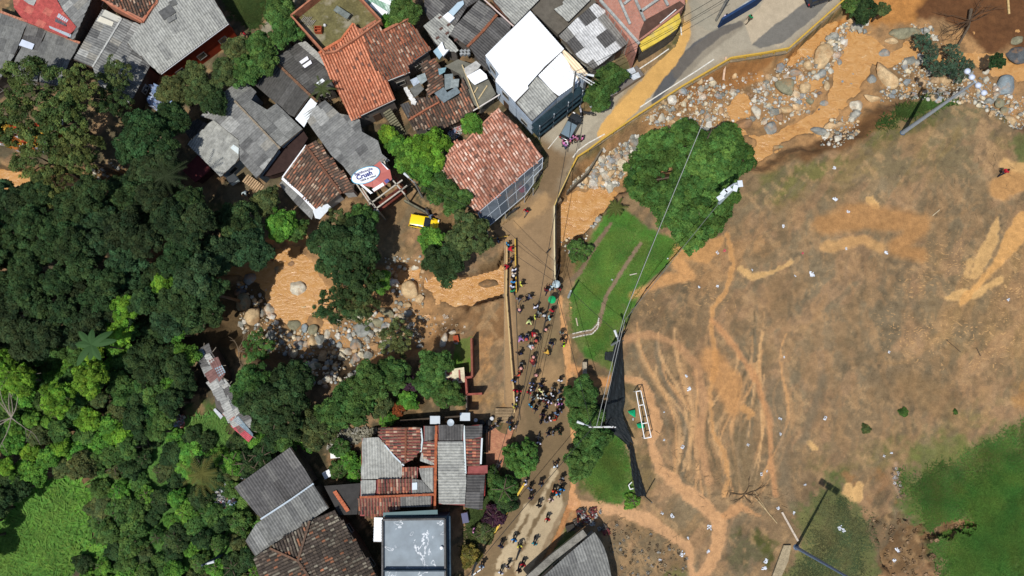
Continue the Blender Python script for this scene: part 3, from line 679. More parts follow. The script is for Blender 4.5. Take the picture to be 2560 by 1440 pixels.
# ---- river water
def water_material():
    m = bpy.data.materials.new('silty_flood_water'); m.use_nodes = True
    n = m.node_tree.nodes; l = m.node_tree.links; p = n['Principled BSDF']
    geo = n.new('ShaderNodeNewGeometry')
    mp = n.new('ShaderNodeMapping'); mp.inputs['Rotation'].default_value = (0, 0, -0.5); mp.inputs['Scale'].default_value = (0.9, 1.3, 1); l.new(geo.outputs['Position'], mp.inputs[0])
    a = n.new('ShaderNodeTexNoise'); a.inputs['Scale'].default_value = 0.8; a.inputs['Detail'].default_value = 6; a.inputs['Roughness'].default_value = .65; a.inputs['Distortion'].default_value = 1.4
    l.new(mp.outputs[0], a.inputs['Vector'])
    cr = n.new('ShaderNodeValToRGB'); l.new(a.outputs['Fac'], cr.inputs[0])
    cr.color_ramp.elements[0].position = .3; cr.color_ramp.elements[0].color = (*S(176, 126, 74), 1)
    cr.color_ramp.elements[1].position = .66; cr.color_ramp.elements[1].color = (*S(210, 162, 104), 1)
    e = cr.color_ramp.elements.new(.44); e.color = (*S(200, 148, 88), 1)
    e = cr.color_ramp.elements.new(.74); e.color = (*S(236, 212, 176), 1)
    l.new(cr.outputs[0], p.inputs['Base Color']); p.inputs['Roughness'].default_value = .22; p.inputs['Specular IOR Level'].default_value = .35
    b = n.new('ShaderNodeBump'); b.inputs['Strength'].default_value = .6; b.inputs['Distance'].default_value = .3
    l.new(a.outputs['Fac'], b.inputs['Height']); l.new(b.outputs[0], p.inputs['Normal'])
    return m
M_WATER = water_material()
wx, wy = grid(GX0, GX1, 2, 62, 1.0)
wk = river_d((wx[:-1, :-1] + wx[1:, 1:]) / 2, (wy[:-1, :-1] + wy[1:, 1:]) / 2) > -1.0
g = grid_mesh('river_water', wx, wy, wx * 0 + ZWAT, wk, np.ones(wx.shape + (3,)), None, M_WATER); tag(g, kind='structure')

# ---- road: one fine sheet with its mud and patches, markings above it
def road_paint(X, Y):
    n = X.shape
    n2 = fbm(X, Y, 0.45, 4, 1) - 0.5; n3 = fbm(X, Y, 1.9, 3, 3) - 0.5
    C = np.empty(n + (3,)); C[:] = S(146, 120, 88)
    def poly(P, c, soft=.3, na=.5, st=1.0):
        nonlocal C
        m = sstep(-soft / 2, soft / 2, sdist(X, Y, WA(P)) + (n2 + n3 * .6) * na) * st
        C = C * (1 - m[..., None]) + np.array(c) * m[..., None]
    def line(P, c, soft=.3, na=.5, st=1.0):
        nonlocal C
        q = WA([(p[0], p[1]) for p in P]); m = sstep(-soft / 2, soft / 2, -seg_dist(X, Y, q, False, [p[2] / 20 for p in P]) + (n2 + n3 * .6) * na) * st
        C = C * (1 - m[..., None]) + np.array(c) * m[..., None]
    poly([(1340, 480), (1380, 400), (1340, 340), (1400, 280), (1480, 270), (1720, 100), (1720, -80), (2200, -80), (2112, 0), (1966, 128), (1820, 152), (1700, 222), (1500, 354), (1440, 392), (1414, 436), (1400, 470)], S(166, 156, 136), 2.5, .6)
    poly([(1350, 345), (1390, 370), (1440, 385), (1410, 440), (1390, 500), (1330, 480)], S(128, 106, 78), 2, 1)
    line([(1850, 60, 16), (1800, 80, 26), (1745, 118, 34), (1700, 165, 36), (1660, 215, 34), (1635, 255, 16)], S(92, 92, 92), .2, .3)
    line([(1880, 46, 10), (1790, 96, 44), (1735, 140, 44), (1700, 180, 44)], S(116, 106, 92), .4, .5, .5)
    line([(1704, 0, 26), (1712, 40, 34), (1704, 95, 44), (1670, 150, 48), (1620, 215, 46), (1570, 265, 52), (1530, 310, 44), (1505, 335, 26)], S(214, 168, 98), .2, .5)
    line([(1700, 75, 10), (1650, 135, 14), (1590, 205, 12), (1540, 260, 10)], S(150, 128, 96), .3, .5, .6)
    poly([(1860, 55), (1900, 18), (1950, -70), (2040, -70), (2080, 0), (1990, 80), (1945, 120), (1920, 100), (1880, 112)], S(186, 170, 144), .1, .1)
    poly([(1880, 112), (1925, 70), (2010, 10), (2070, -50), (2110, -40), (2040, 40), (1960, 105), (1900, 122)], S(118, 114, 106), .15, .3)
    line([(1730, 30, 60), (1780, 60, 40)], S(156, 150, 132), .5, 1, .7)
    poly([(1410, 320), (1480, 270), (1500, 300), (1440, 350)], S(182, 172, 150), .5, 1, .8)
    # bridge deck and the road south
    poly([(1290, 740), (1395, 740), (1412, 900), (1425, 1100), (1425, 1250), (1330, 1440), (1200, 1440), (1310, 1200), (1300, 1000)], S(120, 101, 73), 1.2, 1.5, .9)
    poly([(1350, 900), (1400, 900), (1410, 960), (1330, 970)], S(176, 142, 100), 1.5, 2, .7)
    poly([(1320, 820), (1390, 830), (1395, 890), (1330, 890)], S(138, 118, 84), 1, 1.5, .7)
    line([(1262, 600, 26), (1266, 760, 26), (1280, 1010, 26)], S(176, 142, 100), .3, .2, .6)
    line([(1388, 520, 16), (1388, 700, 16)], S(176, 160, 134), .6, .5, .5)
    line([(1360, 505, 50), (1300, 560, 26)], S(194, 156, 108), .8, 1.5, .6)
    for q in ([(1388, 1180, 14), (1340, 1280, 18), (1290, 1370, 18), (1245, 1440, 14)], [(1395, 1215, 14), (1385, 1270, 40), (1350, 1340, 46), (1310, 1420, 40)], [(1318, 1270, 10), (1280, 1350, 14), (1240, 1420, 10)]):
        line(q, S(196, 176, 142), .3, 1.3, .85)
    line([(1418, 1255, 8), (1330, 1430, 8)], S(140, 118, 90), .2, .3, .8)
    line([(1400, 740, 8), (1412, 860, 10), (1420, 960, 8)], S(200, 150, 98), .2, .2, .9)
    t = fbm(X, Y, 0.25, 5, 6); C *= (0.84 + 0.32 * t)[..., None]
    C *= (0.92 + 0.16 * fbm(X, Y, 2.2, 3, 2))[..., None]
    return np.clip(C, .01, .85)
rx, ry = grid(ROADW[:, 0].min() - .1, ROADW[:, 0].max() + .1, ROADW[:, 1].min() - .1, ROADW[:, 1].max() + .1, 0.14)
rk = inside((rx[:-1, :-1] + rx[1:, 1:]) / 2, (ry[:-1, :-1] + ry[1:, 1:]) / 2, ROADW)
M_ROAD = mat('muddy_road', attr=True, rough=0.85, var=0.08, scale=1.2, v2=0.13, s2=9, bump=0.15, bscale=9, spec=0.2)
g = grid_mesh('road', rx, ry, rx * 0 + 0.02, rk, road_paint(rx, ry), None, M_ROAD); tag(g, kind='structure')

M_WHITEP = mat('worn_white_paint', base=S(226, 222, 210), var=0.25, scale=3, rough=.8)
M_YELP = mat('yellow_paint', base=S(232, 186, 62), var=0.18, scale=3, rough=.6)
def ribbon(name, pts, wpx, z, m, kind='structure'):
    P = [W(x, y, z) for x, y in pts]; mb = MB()
    v = []
    for i, p in enumerate(P):
        d = (P[min(i + 1, len(P) - 1)] - P[max(i - 1, 0)]).normalized(); nrm = Vector((-d.y, d.x, 0)) * wpx / 40
        v += [p + nrm, p - nrm]
    mb.add(v, [(2 * i, 2 * i + 1, 2 * i + 3, 2 * i + 2) for i in range(len(P) - 1)])
    return tag(mb.build(name, m), kind=kind)
ribbon('road_marking', [(1785, 148), (1740, 178), (1690, 210), (1640, 242), (1600, 268)], 3, 0.026, M_WHITEP)
ribbon('road_marking', [(1672, 122), (1640, 145), (1594, 175)], 3, 0.026, M_WHITEP)
ribbon('road_marking', [(1702, 66), (1704, 88)], 3, 0.026, M_WHITEP)
ribbon('road_marking', [(1512, 335), (1470, 358), (1445, 376), (1432, 394)], 3, 0.026, M_WHITEP)
ribbon('road_marking', [(1396, 340), (1370, 372)], 2, 0.026, M_WHITEP)

# bridge: deck slab edge, beams, abutments under the road sheet
br = thing('road_bridge', 'concrete road bridge carrying the crowd across the orange river', 'bridge', W(1325, 640, 0))
B0 = br.location
mb = MB(); q = WA([(1260, 1000), (1260, 605), (1391, 505), (1391, 715), (1400, 800)], 0); mb.prism([tuple(p) for p in q], -0.62, 0.0)
mb.build('deck_slab', M_CONC, br, S(150, 132, 106), off=B0)
for xx in (1282, 1315, 1345, 1375):
    mb = MB(); mb.bar(W(xx, 740, -0.9), W(xx, 560, -0.9), 0.5, 0.6); mb.build('beam', M_CONC, br, S(130, 118, 98), off=B0)
for (a, b) in (((1262, 590), (1400, 500)), ((1258, 745), (1400, 722))):
    mb = MB(); mb.bar(W(*a, -1.7), W(*b, -1.7), 0.8, 2.2); mb.build('abutment', M_CONC, br, S(128, 112, 90), off=B0)

# retaining wall below the road rail
mb = MB(); pts = [(1391, 505), (1416, 437), (1442, 393), (1502, 356), (1592, 294), (1702, 224), (1822, 154), (1902, 142), (1968, 130), (2114, 2), (2180, -60)]
for a, b in zip(pts[:-1], pts[1:]):
    A, B = W(*a, 0), W(*b, 0); mb.bar((A.x, A.y, -1.3), (B.x, B.y, -1.3), 0.3, 2.7)
tag(mb.build('retaining_wall', M_CONC, color=S(138, 122, 98)), 'grey concrete retaining wall under the yellow road rail', 'wall')
# brick forecourt
mb = MB(); P = WA([(1214, 1060), (1285, 1075), (1262, 1130), (1256, 1165), (1240, 1190), (1216, 1190)], 0); mb.prism([tuple(p) for p in P], -0.1, 0.015)
M_BRICKP = bpy.data.materials.new('brick_paving'); M_BRICKP.use_nodes = True
def bricks(m, c1, c2, mo, sc, bw=.5, rot=0.0, bumpy=.3):
    n = m.node_tree.nodes; l = m.node_tree.links; p = n['Principled BSDF']; p.inputs['Roughness'].default_value = .9
    g = n.new('ShaderNodeNewGeometry'); mp = n.new('ShaderNodeMapping'); mp.inputs['Rotation'].default_value = (0, 0, rot); l.new(g.outputs['Position'], mp.inputs[0])
    b = n.new('ShaderNodeTexBrick'); b.inputs['Scale'].default_value = sc; b.inputs['Color1'].default_value = (*c1, 1); b.inputs['Color2'].default_value = (*c2, 1); b.inputs['Mortar'].default_value = (*mo, 1)
    b.inputs['Mortar Size'].default_value = .02; l.new(mp.outputs[0], b.inputs['Vector'])
    t = n.new('ShaderNodeTexNoise'); t.inputs['Scale'].default_value = 1.5; t.inputs['Detail'].default_value = 5; l.new(g.outputs['Position'], t.inputs['Vector'])
    r = n.new('ShaderNodeMapRange'); r.inputs[3].default_value = .6; r.inputs[4].default_value = 1.4; l.new(t.outputs['Fac'], r.inputs[0])
    v = n.new('ShaderNodeVectorMath'); v.operation = 'SCALE'; l.new(b.outputs['Color'], v.inputs[0]); l.new(r.outputs[0], v.inputs['Scale']); l.new(v.outputs[0], p.inputs['Base Color'])
bricks(M_BRICKP, S(176, 112, 84), S(196, 136, 100), S(150, 120, 90), 2.2, rot=.2)
tag(mb.build('pavement', M_BRICKP), kind='structure')
# ------------------------------------------------------------------ HOUSES
PAL = {  # (weight, colour)
    'light': [(6, S(172, 172, 164)), (3, S(162, 162, 155)), (1, S(148, 148, 142))],
    'grey': [(4, S(132, 132, 127)), (4, S(124, 124, 120)), (2, S(110, 110, 107)), (1, S(146, 146, 141))],
    'mixed': [(5, S(140, 140, 136)), (4, S(126, 126, 123)), (1.2, S(104, 104, 102)), (1, S(168, 168, 163)), (1, S(150, 147, 138))],
    'dark': [(4, S(100, 98, 96)), (3, S(84, 82, 80)), (2, S(116, 114, 110))],
    'black': [(4, S(84, 82, 78)), (3, S(98, 96, 92)), (1, S(70, 68, 66))],
    'red': [(6, S(186, 88, 82)), (1, S(198, 112, 98))],
    'white': [(1, (0.85, 0.87, 0.88))],
    'beige': [(1, S(236, 212, 176, .95))],
    'green': [(2, S(196, 214, 204)), (2, S(150, 186, 164)), (1, S(228, 236, 232))],
    'rust': [(2, S(150, 110, 104)), (2, S(170, 176, 176)), (2, S(140, 150, 156)), (1, S(196, 150, 138))],
    'orange_t': [(8, S(214, 142, 108)), (3, S(200, 126, 94)), (.6, S(130, 98, 84)), (2, S(224, 152, 118))],
    'brown_t': [(4, S(132, 98, 80)), (4, S(110, 88, 74)), (1.5, S(168, 112, 86)), (1.2, S(176, 152, 130)), (2, S(86, 74, 66))],
    'dark_t': [(5, S(88, 78, 70)), (3, S(104, 92, 80)), (1, S(150, 102, 76)), (2, S(138, 130, 114)), (2, S(70, 62, 56))],
    'pink_t': [(4, S(204, 156, 134)), (4, S(188, 130, 106)), (1.6, S(222, 190, 170)), (2, S(166, 112, 92)), (.8, S(120, 92, 80))],
    'pinkdark_t': [(3, S(176, 112, 88)), (3, S(150, 98, 80)), (2, S(196, 142, 118)), (2, S(116, 84, 72))],
    'patch': [(3, S(112, 110, 106)), (2, S(134, 132, 126)), (4, S(206, 206, 204)), (2, S(90, 88, 86))],
}
def pick(p, r):
    p = PAL[p]; t = sum(w for w, _ in p); k = r.random() * t
    for w_, c in p:
        k -= w_
        if k <= 0: return c
    return p[-1][1]

CSTREAM = random.Random(5)
HZ = 0.66
def plane_of(poly, hi, lo, d):
    hi *= HZ; lo *= HZ
    dn = math.hypot(*d); ts = [(p[0] * d[0] + p[1] * d[1]) / dn for p in poly]
    a, b = min(ts), max(ts)
    zs = [hi + (lo - hi) * (t - a) / max(b - a, 1e-6) for t in ts]
    P = np.array([tuple(W(p[0], p[1], z)) for p, z in zip(poly, zs)])
    A = np.c_[P[:, 0], P[:, 1], np.ones(len(P))]
    ca, cb, cc = np.linalg.lstsq(A, P[:, 2], rcond=None)[0]
    if len(P) == 3: pass
    c0 = poly[0]; q0 = W(c0[0], c0[1], zs[0]); q1 = W(c0[0] + d[0], c0[1] + d[1], zs[0]); U = Vector((q1.x - q0.x, q1.y - q0.y)).normalized()
    V = Vector((-U.y, U.x))
    return P[:, :2], (ca, cb, cc), U, V

def scan(P2, v):
    """u interval of polygon (in u,v) at line v"""
    us = []
    n = len(P2)
    for i in range(n):
        u0, v0 = P2[i]; u1, v1 = P2[(i + 1) % n]
        if (v0 > v) != (v1 > v): us.append(u0 + (v - v0) * (u1 - u0) / (v1 - v0))
    if len(us) < 2: return None
    us.sort()
    return us

TILE_LEFT = {}
def roof_cover(base, roof, poly, hi, lo, d, kind, pal, budget, seed, L=None, wd=None, stuff=None, lift=0.0, keep=1.0):
    r = random.Random(seed)
    XY, (ca, cb, cc), U, V = plane_of(poly, hi, lo, d)
    sl = (ca * U.x + cb * U.y); sv = (ca * V.x + cb * V.y)
    P2 = [((p[0]) * U.x + p[1] * U.y, p[0] * V.x + p[1] * V.y) for p in XY]
    umin = min(p[0] for p in P2); umax = max(p[0] for p in P2); vmin = min(p[1] for p in P2); vmax = max(p[1] for p in P2)
    def pt(u, v, h=0.0):
        x = u * U.x + v * V.x; y = u * U.y + v * V.y
        return Vector((x, y, ca * x + cb * y + cc + h + lift))
    PP = np.array(P2)
    if kind == 'c':   # corrugated sheets
        L = L or 1.75; wd = wd or 0.98
        pitch = 0.31; nw = max(2, int(round(wd / pitch))); st = wd / nw / 2
        cache = {}
        u0s = []
        vi = 0; v0 = vmin - r.random() * 0.3
        while v0 < vmax:
            u0 = umin - (r.random() * .25); ui = 0
            while u0 < umax:
                if budget[0] <= 0: return
                vs = [v0 + k * st for k in range(2 * nw + 2)]
                rows = []
                full = True
                for k, v in enumerate(vs):
                    us = scan(P2, min(max(v, vmin + 1e-4), vmax - 1e-4)) if v <= vmax + st * .5 and v >= vmin - st * .5 else None
                    a = b = None
                    if us:
                        for j in range(0, len(us) - 1, 2):
                            aa = max(us[j], u0); bb = min(us[j + 1], u0 + L + 0.12)
                            if bb - aa > 0.05: a, b = aa, bb; break
                    if a is None: rows.append(None); full = False
                    else:
                        if a > u0 + 1e-6 or b < u0 + L + 0.12 - 1e-6: full = False
                        rows.append((a, b))
                if any(rows) and r.random() < keep:
                    org = pt(u0, v0)
                    if full and 'm' in cache: me = cache['m']
                    else:
                        vv = []; ff = []; prev = None
                        for k, rw in enumerate(rows):
                            if rw is None: prev = None; continue
                            h = 0.085 * (k % 2)
                            def hh(u): return 0.015 + 0.035 * (u - u0) / L + 0.01 * (vi % 2)
                            i = len(vv)
                            vv += [pt(rw[0], vs[k], h + hh(rw[0])) - org, pt(rw[1], vs[k], h + hh(rw[1])) - org, pt(rw[1], vs[k], h + hh(rw[1]) - .05) - org]
                            if prev is not None: ff += [(prev, prev + 1, i + 1, i), (prev + 1, prev + 2, i + 2, i + 1)]
                            prev = i
                        if not ff: u0 += L; continue
                        me = mesh('roof_sheet', vv, ff, M_METAL if pal in ('white', 'beige') else M_SHEET)
                        if full: cache['m'] = me
                    rr = r.random() * .1 - .05
                    c = pick(pal, r)
                    o = link('roof_sheet', me, roof, org - base + Vector((0, 0, 0.012 * r.random())), (0, 0, 0), tuple(x * (1 + rr) for x in c))
                    budget[0] -= 1
                u0 += L; ui += 1
            v0 += wd; vi += 1
    elif kind == 't':  # barrel tiles
        L = L or 0.46; wd = wd or 0.36
        R = wd * 0.36
        nseg = 4
        tv = []; tf = []
        for j, (u, s_, dz) in enumerate(((0.0, 0.86, 0.0), (L * 1.08, 1.05, 0.035))):
            for k in range(nseg + 1):
                a = math.pi * k / nseg
                v = math.cos(a) * R * s_; h = 0.02 + math.sin(a) * R * 0.75 * s_ + dz
                x = u * U.x + v * V.x; y = u * U.y + v * V.y
                tv.append(Vector((x, y, ca * x + cb * y + h)))
        for k in range(nseg): tf.append((k, k + 1, nseg + 2 + k, nseg + 1 + k))
        k0 = len(tv); tv += [v - Vector((0, 0, 0.04)) for v in tv[nseg + 1:2 * nseg + 2]]
        for k in range(nseg): tf.append((nseg + 1 + k, nseg + 2 + k, k0 + k + 1, k0 + k))
        tme = mesh('roof_tile', tv, tf, M_CLAY); add_col(tme, (1, 1, 1, 1))
        sV, sF, sC = stuff
        cells = []
        v0 = vmin + wd / 2
        while v0 < vmax:
            u0 = umin
            while u0 < umax:
                cells.append((u0, v0)); u0 += L
            v0 += wd
        if not cells: return
        A = np.array(cells)
        ok = inside(A[:, 0] + L * .5, A[:, 1], PP)
        cells = [c for c, k in zip(cells, ok) if k]
        share = budget[1] if isinstance(budget, list) and len(budget) > 1 else 0
        blot = r.random() * 50
        for (u, v) in cells:
            ju = (r.random() - .5) * .05; jv = (r.random() - .5) * .035
            o = pt(u + ju, v + jv)
            n_ = float(fbm(np.array([o.x + blot]), np.array([o.y]), 0.35, 3, 2)[0])
            pl = pal
            c = pick(pl, r); f = 0.84 + 0.32 * r.random()
            f *= (0.88 + 0.24 * min(max((n_ - .3) / .4, 0), 1)) if pal == 'orange_t' else (0.72 + 0.56 * min(max((n_ - .3) / .4, 0), 1))
            c = tuple(x * f for x in c)
            if budget[0] > 0:
                link('roof_tile', tme, roof, o - base, (0, 0, (r.random() - .5) * .08), c); budget[0] -= 1
            else:
                i = len(sV); sV += [q + o - base for q in tv]; sF += [tuple(a + i for a in f_) for f_ in tf]; sC += [c] * len(tv)

def inset(XY, e):
    n = len(XY); ar = sum(XY[i][0] * XY[(i + 1) % n][1] - XY[(i + 1) % n][0] * XY[i][1] for i in range(n)); s = 1 if ar > 0 else -1
    out = []
    for i in range(n):
        p0 = Vector(XY[i - 1]); p1 = Vector(XY[i]); p2 = Vector(XY[(i + 1) % n])
        a = (p1 - p0).normalized(); b = (p2 - p1).normalized()
        n1 = Vector((-a.y, a.x)) * s; n2 = Vector((-b.y, b.x)) * s
        m = (n1 + n2)
        m = m / max(m.length_squared, 0.35) * 2 if m.length > 1e-3 else n1
        out.append(tuple(p1 + m * e))
    return out

HOUSES = []
def house(name, label, planes, wall=S(150, 140, 124), gz=-0.1, cat='house', windows=True, brick=False, deckcol=S(80, 72, 64), seed=None, eave=0.28, win_h=None, wallmat=None, quota=290):
    seed = seed if seed is not None else len(HOUSES) * 31 + 5
    allp = [W(p[0], p[1], (pl[1] + pl[2]) / 2 * HZ) for pl in planes for p in pl[0]]
    cx = sum(p.x for p in allp) / len(allp); cy = sum(p.y for p in allp) / len(allp)
    base = Vector((cx, cy, gz))
    t = thing(name, label, cat, base)
    deck = MB(); wmb = MB(); foot = []
    for pl in planes:
        XY, (ca, cb, cc), U, V = plane_of(pl[0], pl[1], pl[2], pl[3])
        zt = [ca * p[0] + cb * p[1] + cc for p in XY]
        deck.prism([tuple(p) for p in XY], [z - 0.12 for z in zt], [z - 0.02 for z in zt])
        I = inset([tuple(p) for p in XY], eave)
        foot.append(I)
        wmb.prism(I, gz, [ca * p[0] + cb * p[1] + cc - 0.125 for p in I])
    roof = deck.build('roof', M_WALL, t, deckcol, off=base)
    wl = wmb.build('wall', wallmat or (M_BRICK if brick else M_WALL), t, wall, off=base)
    budget = [quota]
    stuff = ([], [], [])
    # give tiles and sheets a fair share: sheets first (few), then tiles
    order = sorted(range(len(planes)), key=lambda i: 0 if planes[i][4] == 'c' else 1)
    for i in order:
        pl = planes[i]; kw = pl[6] if len(pl) > 6 else {}
        if pl[4] in ('c', 't'):
            roof_cover(base, roof, pl[0], pl[1], pl[2], pl[3], pl[4], pl[5], budget, seed + i, stuff=stuff, **kw)
    if stuff[0]:
        me = mesh('roof_tiles', stuff[0], stuff[1], M_CLAY)
        add_col(me, stuff[2]); o = link('roof_tiles', me, roof, color=(1, 1, 1)); o['kind'] = 'stuff'
    # windows and a door on the walls that can be seen from the drone's side
    if windows:
        wr = random.Random(seed)
        nd = 0
        for I, pl in zip(foot, planes):
            n = len(I); ar = sum(I[i][0] * I[(i + 1) % n][1] - I[(i + 1) % n][0] * I[i][1] for i in range(n)); s = 1 if ar > 0 else -1
            for i in range(n):
                a = Vector(I[i]); b = Vector(I[(i + 1) % n]); e = b - a
                if e.length < 2.4: continue
                e_ = e.normalized(); no = Vector((e_.y, -e_.x)) * s; mid = (a + b) / 2
                if no.dot(-mid) < 0: continue
                q = mid + no * 0.9
                if any(pin(q.x, q.y, J) for J in foot): continue
                k = max(1, int(e.length / 3.2)); top = min(pl[1], pl[2]) * HZ - .45
                for j in range(k):
                    for zc in ([1.5, 4.2] if top > 4.4 else [1.5]):
                        c = a + e * ((j + .5) / k)
                        if zc + .6 > top: continue
                        w_ = 1.1; h_ = 1.0
                        if zc < 2 and nd == 0 and j == 0:
                            mb = MB(); mb.box((c.x + no.x * .03, c.y + no.y * .03, gz + 1.05), (0.95, .09, 2.1), (e_.x, e_.y, 0)); mb.build('door', M_WOOD, t, S(92, 70, 54), off=base); nd = 1; continue
                        mb = MB(); cc_ = Vector((c.x + no.x * .03, c.y + no.y * .03, zc)); ex = Vector((e_.x, e_.y, 0))
                        for dx, dz, sx, sz in ((0, h_ / 2, w_ + .1, .1), (0, -h_ / 2, w_ + .1, .1), (-w_ / 2, 0, .1, h_ - .1), (w_ / 2, 0, .1, h_ - .1)):
                            mb.box(cc_ + ex * dx + Vector((0, 0, dz)), (sx, .12, sz), ex)
                        f = mb.build('window', M_OBJ, t, S(150, 146, 138), off=base)
                        mb = MB(); mb.box(cc_, (w_ - .1, .05, h_ - .1), ex); mb.build('pane', M_GLASS, f, off=base)
    HOUSES.append((t, base, roof, foot))
    return t, base, roof

M_BRICK = mat('red_brick_wall', obj=True, rough=.9, var=.3, scale=1.2, v2=.3, s2=12, spec=.1)

def strip(parent, base, name, pts, r, m, col, z=None):
    mb = MB(); P = [W(p[0], p[1], p[2] * HZ) for p in pts]
    for a, b in zip(P[:-1], P[1:]): mb.bar(a, b, r, r * .8)
    return mb.build(name, m, parent, col, off=base)
def ridge(parent, base, pts, col=S(176, 104, 72), w_=.3):
    P = [W(p[0], p[1], p[2] * HZ) for p in pts]; mb = MB()
    for a, b in zip(P[:-1], P[1:]):
        n = max(1, int((b - a).length / .45))
        for i in range(n):
            p = a + (b - a) * (i / n); q = a + (b - a) * ((i + 1.1) / n)
            mb.bar(p + Vector((0, 0, .06)), q + Vector((0, 0, .1)), w_ * (.85 + .3 * random.random()), .12)
    me = mesh('ridge_cap', [Vector(v) - base for v in mb.v], mb.f, M_CLAY); add_col(me, (1, 1, 1, 1))
    return link('ridge_cap', me, parent, color=col)
def loose(parent, base, name, quad, zs, m, col, th=.05, wav=False):
    P = [W(p[0], p[1], z * (1 if name in ('white_edge', 'slogan_strip', 'badge', 'bonnet', 'sheet_load') else HZ)) for p, z in zip(quad, zs if hasattr(zs, '__len__') else [zs] * len(quad))]
    mb = MB(); n = len(P)
    mb.add(P + [p - Vector((0, 0, th)) for p in P], [tuple(range(n))[::-1], tuple(range(n, 2 * n))] + [(i, (i + 1) % n, n + (i + 1) % n, n + i) for i in range(n)])
    return mb.build(name, m, parent, col, off=base)

# 1 top-left corner house, red and grey roof
t, b, rf = house('house', 'house at the top left corner with a half red, half grey patched roof', [
    ([(30, -40), (120, -40), (160, 30), (192, 68), (170, 96), (62, 54), (36, 20)], 6.6, 6.2, (-0.55, 0.8), 'c', 'red', dict(L=.9, wd=1.2)),
    ([(120, -40), (255, -60), (186, 100), (176, 97), (192, 68), (160, 30)], 6.7, 6.2, (-0.8, .7), 'c', 'mixed')], wall=S(96, 80, 68))
loose(rf, b, 'patch_sheet', [(147, 33), (171, 50), (166, 56), (142, 42)], 6.6, M_METAL, S(186, 200, 208)); loose(rf, b, 'patch_sheet', [(139, 44), (168, 58), (165, 66), (137, 54)], 6.55, M_SHEET, S(84, 88, 92))
loose(rf, b, 'patch_sheet', [(122, 64), (178, 86), (176, 94), (124, 70)], 6.5, M_METAL, S(178, 190, 196)); loose(rf, b, 'patch_sheet', [(58, 0), (92, -2), (84, 14), (72, 10)], 6.62, M_SHEET, S(170, 170, 164))
t, b, rf = house('house', 'long grey corrugated house running under the yellow green tree at the left edge', [
    ([(-60, 10), (72, 55), (42, 130), (0, 200), (-60, 240)], 5.3, 4.6, (-.4, 1), 'c', 'grey'),
    ([(72, 55), (120, 72), (96, 128), (55, 116), (42, 130)], 5.3, 4.8, (-.4, 1), 'c', 'dark'),
    ([(120, 72), (200, 108), (172, 160), (150, 215), (20, 190), (55, 116), (96, 128)], 5.3, 4.6, (-.4, 1), 'c', 'grey')], wall=S(120, 112, 100))
loose(rf, b, 'patch_sheet', [(55, 98), (86, 110), (80, 124), (47, 113)], 5.35, M_METAL, S(214, 222, 236))
ridge(rf, b, [(-30, 18, 5.4), (72, 56, 5.45), (200, 108, 5.4)], S(190, 130, 104))
t, b, rf = house('house', 'grey patchwork roofed house with a pale ridge strip in the upper left', [
    ([(258, 22), (305, 44), (232, 168), (184, 150)], 5.5, 4.9, (-.8, -.35), 'c', 'mixed'),
    ([(305, 44), (352, 62), (322, 110), (376, 165), (325, 262), (250, 215), (232, 168)], 5.5, 4.7, (.85, .45), 'c', 'mixed')], wall=S(90, 78, 66))
strip(rf, b, 'ridge_strip', [(305, 46, 5.62), (232, 168, 5.6)], .22, M_SHEET, S(190, 190, 184))
loose(rf, b, 'patch_sheet', [(262, 24), (304, 44), (298, 56), (254, 38)], 5.6, M_METAL, S(206, 204, 190)); loose(rf, b, 'patch_sheet', [(250, 40), (284, 55), (280, 66), (242, 52)], 5.6, M_METAL, S(226, 220, 200))
t, b, rf = house('house', 'clay tiled house with a pink plaster rim at the top left', [
    ([(256, -50), (400, -60), (388, 4), (354, 44), (262, -2)], 7.8, 7.2, (.35, 1), 't', 'brown_t')], wall=S(186, 128, 104), eave=-.25)
strip(rf, b, 'gutter', [(240, -10, 7.1), (357, 56, 7.1), (396, -5, 7.1)], .22, M_WALL, S(190, 120, 92))
t, b, rf = house('house', 'large house with a clean light grey corrugated roof and deep red side wall', [
    ([(400, -10), (420, -60), (500, -60), (572, 58), (400, 186), (318, 110), (352, 62)], 7.0, 6.0, (.55, .8), 'c', 'light', dict(L=2.4)),
    ], wall=S(150, 58, 34))
for q, c in ((((395, 30), (425, 10), (440, 30), (410, 50)), S(96, 96, 94)), (((420, 5), (436, -2), (444, 10), (430, 16)), S(104, 104, 100)), (((415, 45), (438, 36), (440, 46), (420, 58)), S(120, 120, 116))):
    loose(rf, b, 'patch_sheet', q, 6.9, M_SHEET, c)
strip(rf, b, 'gutter', [(572, 60, 6.0), (403, 186, 6.0)], .1, M_METAL, S(200, 200, 200))

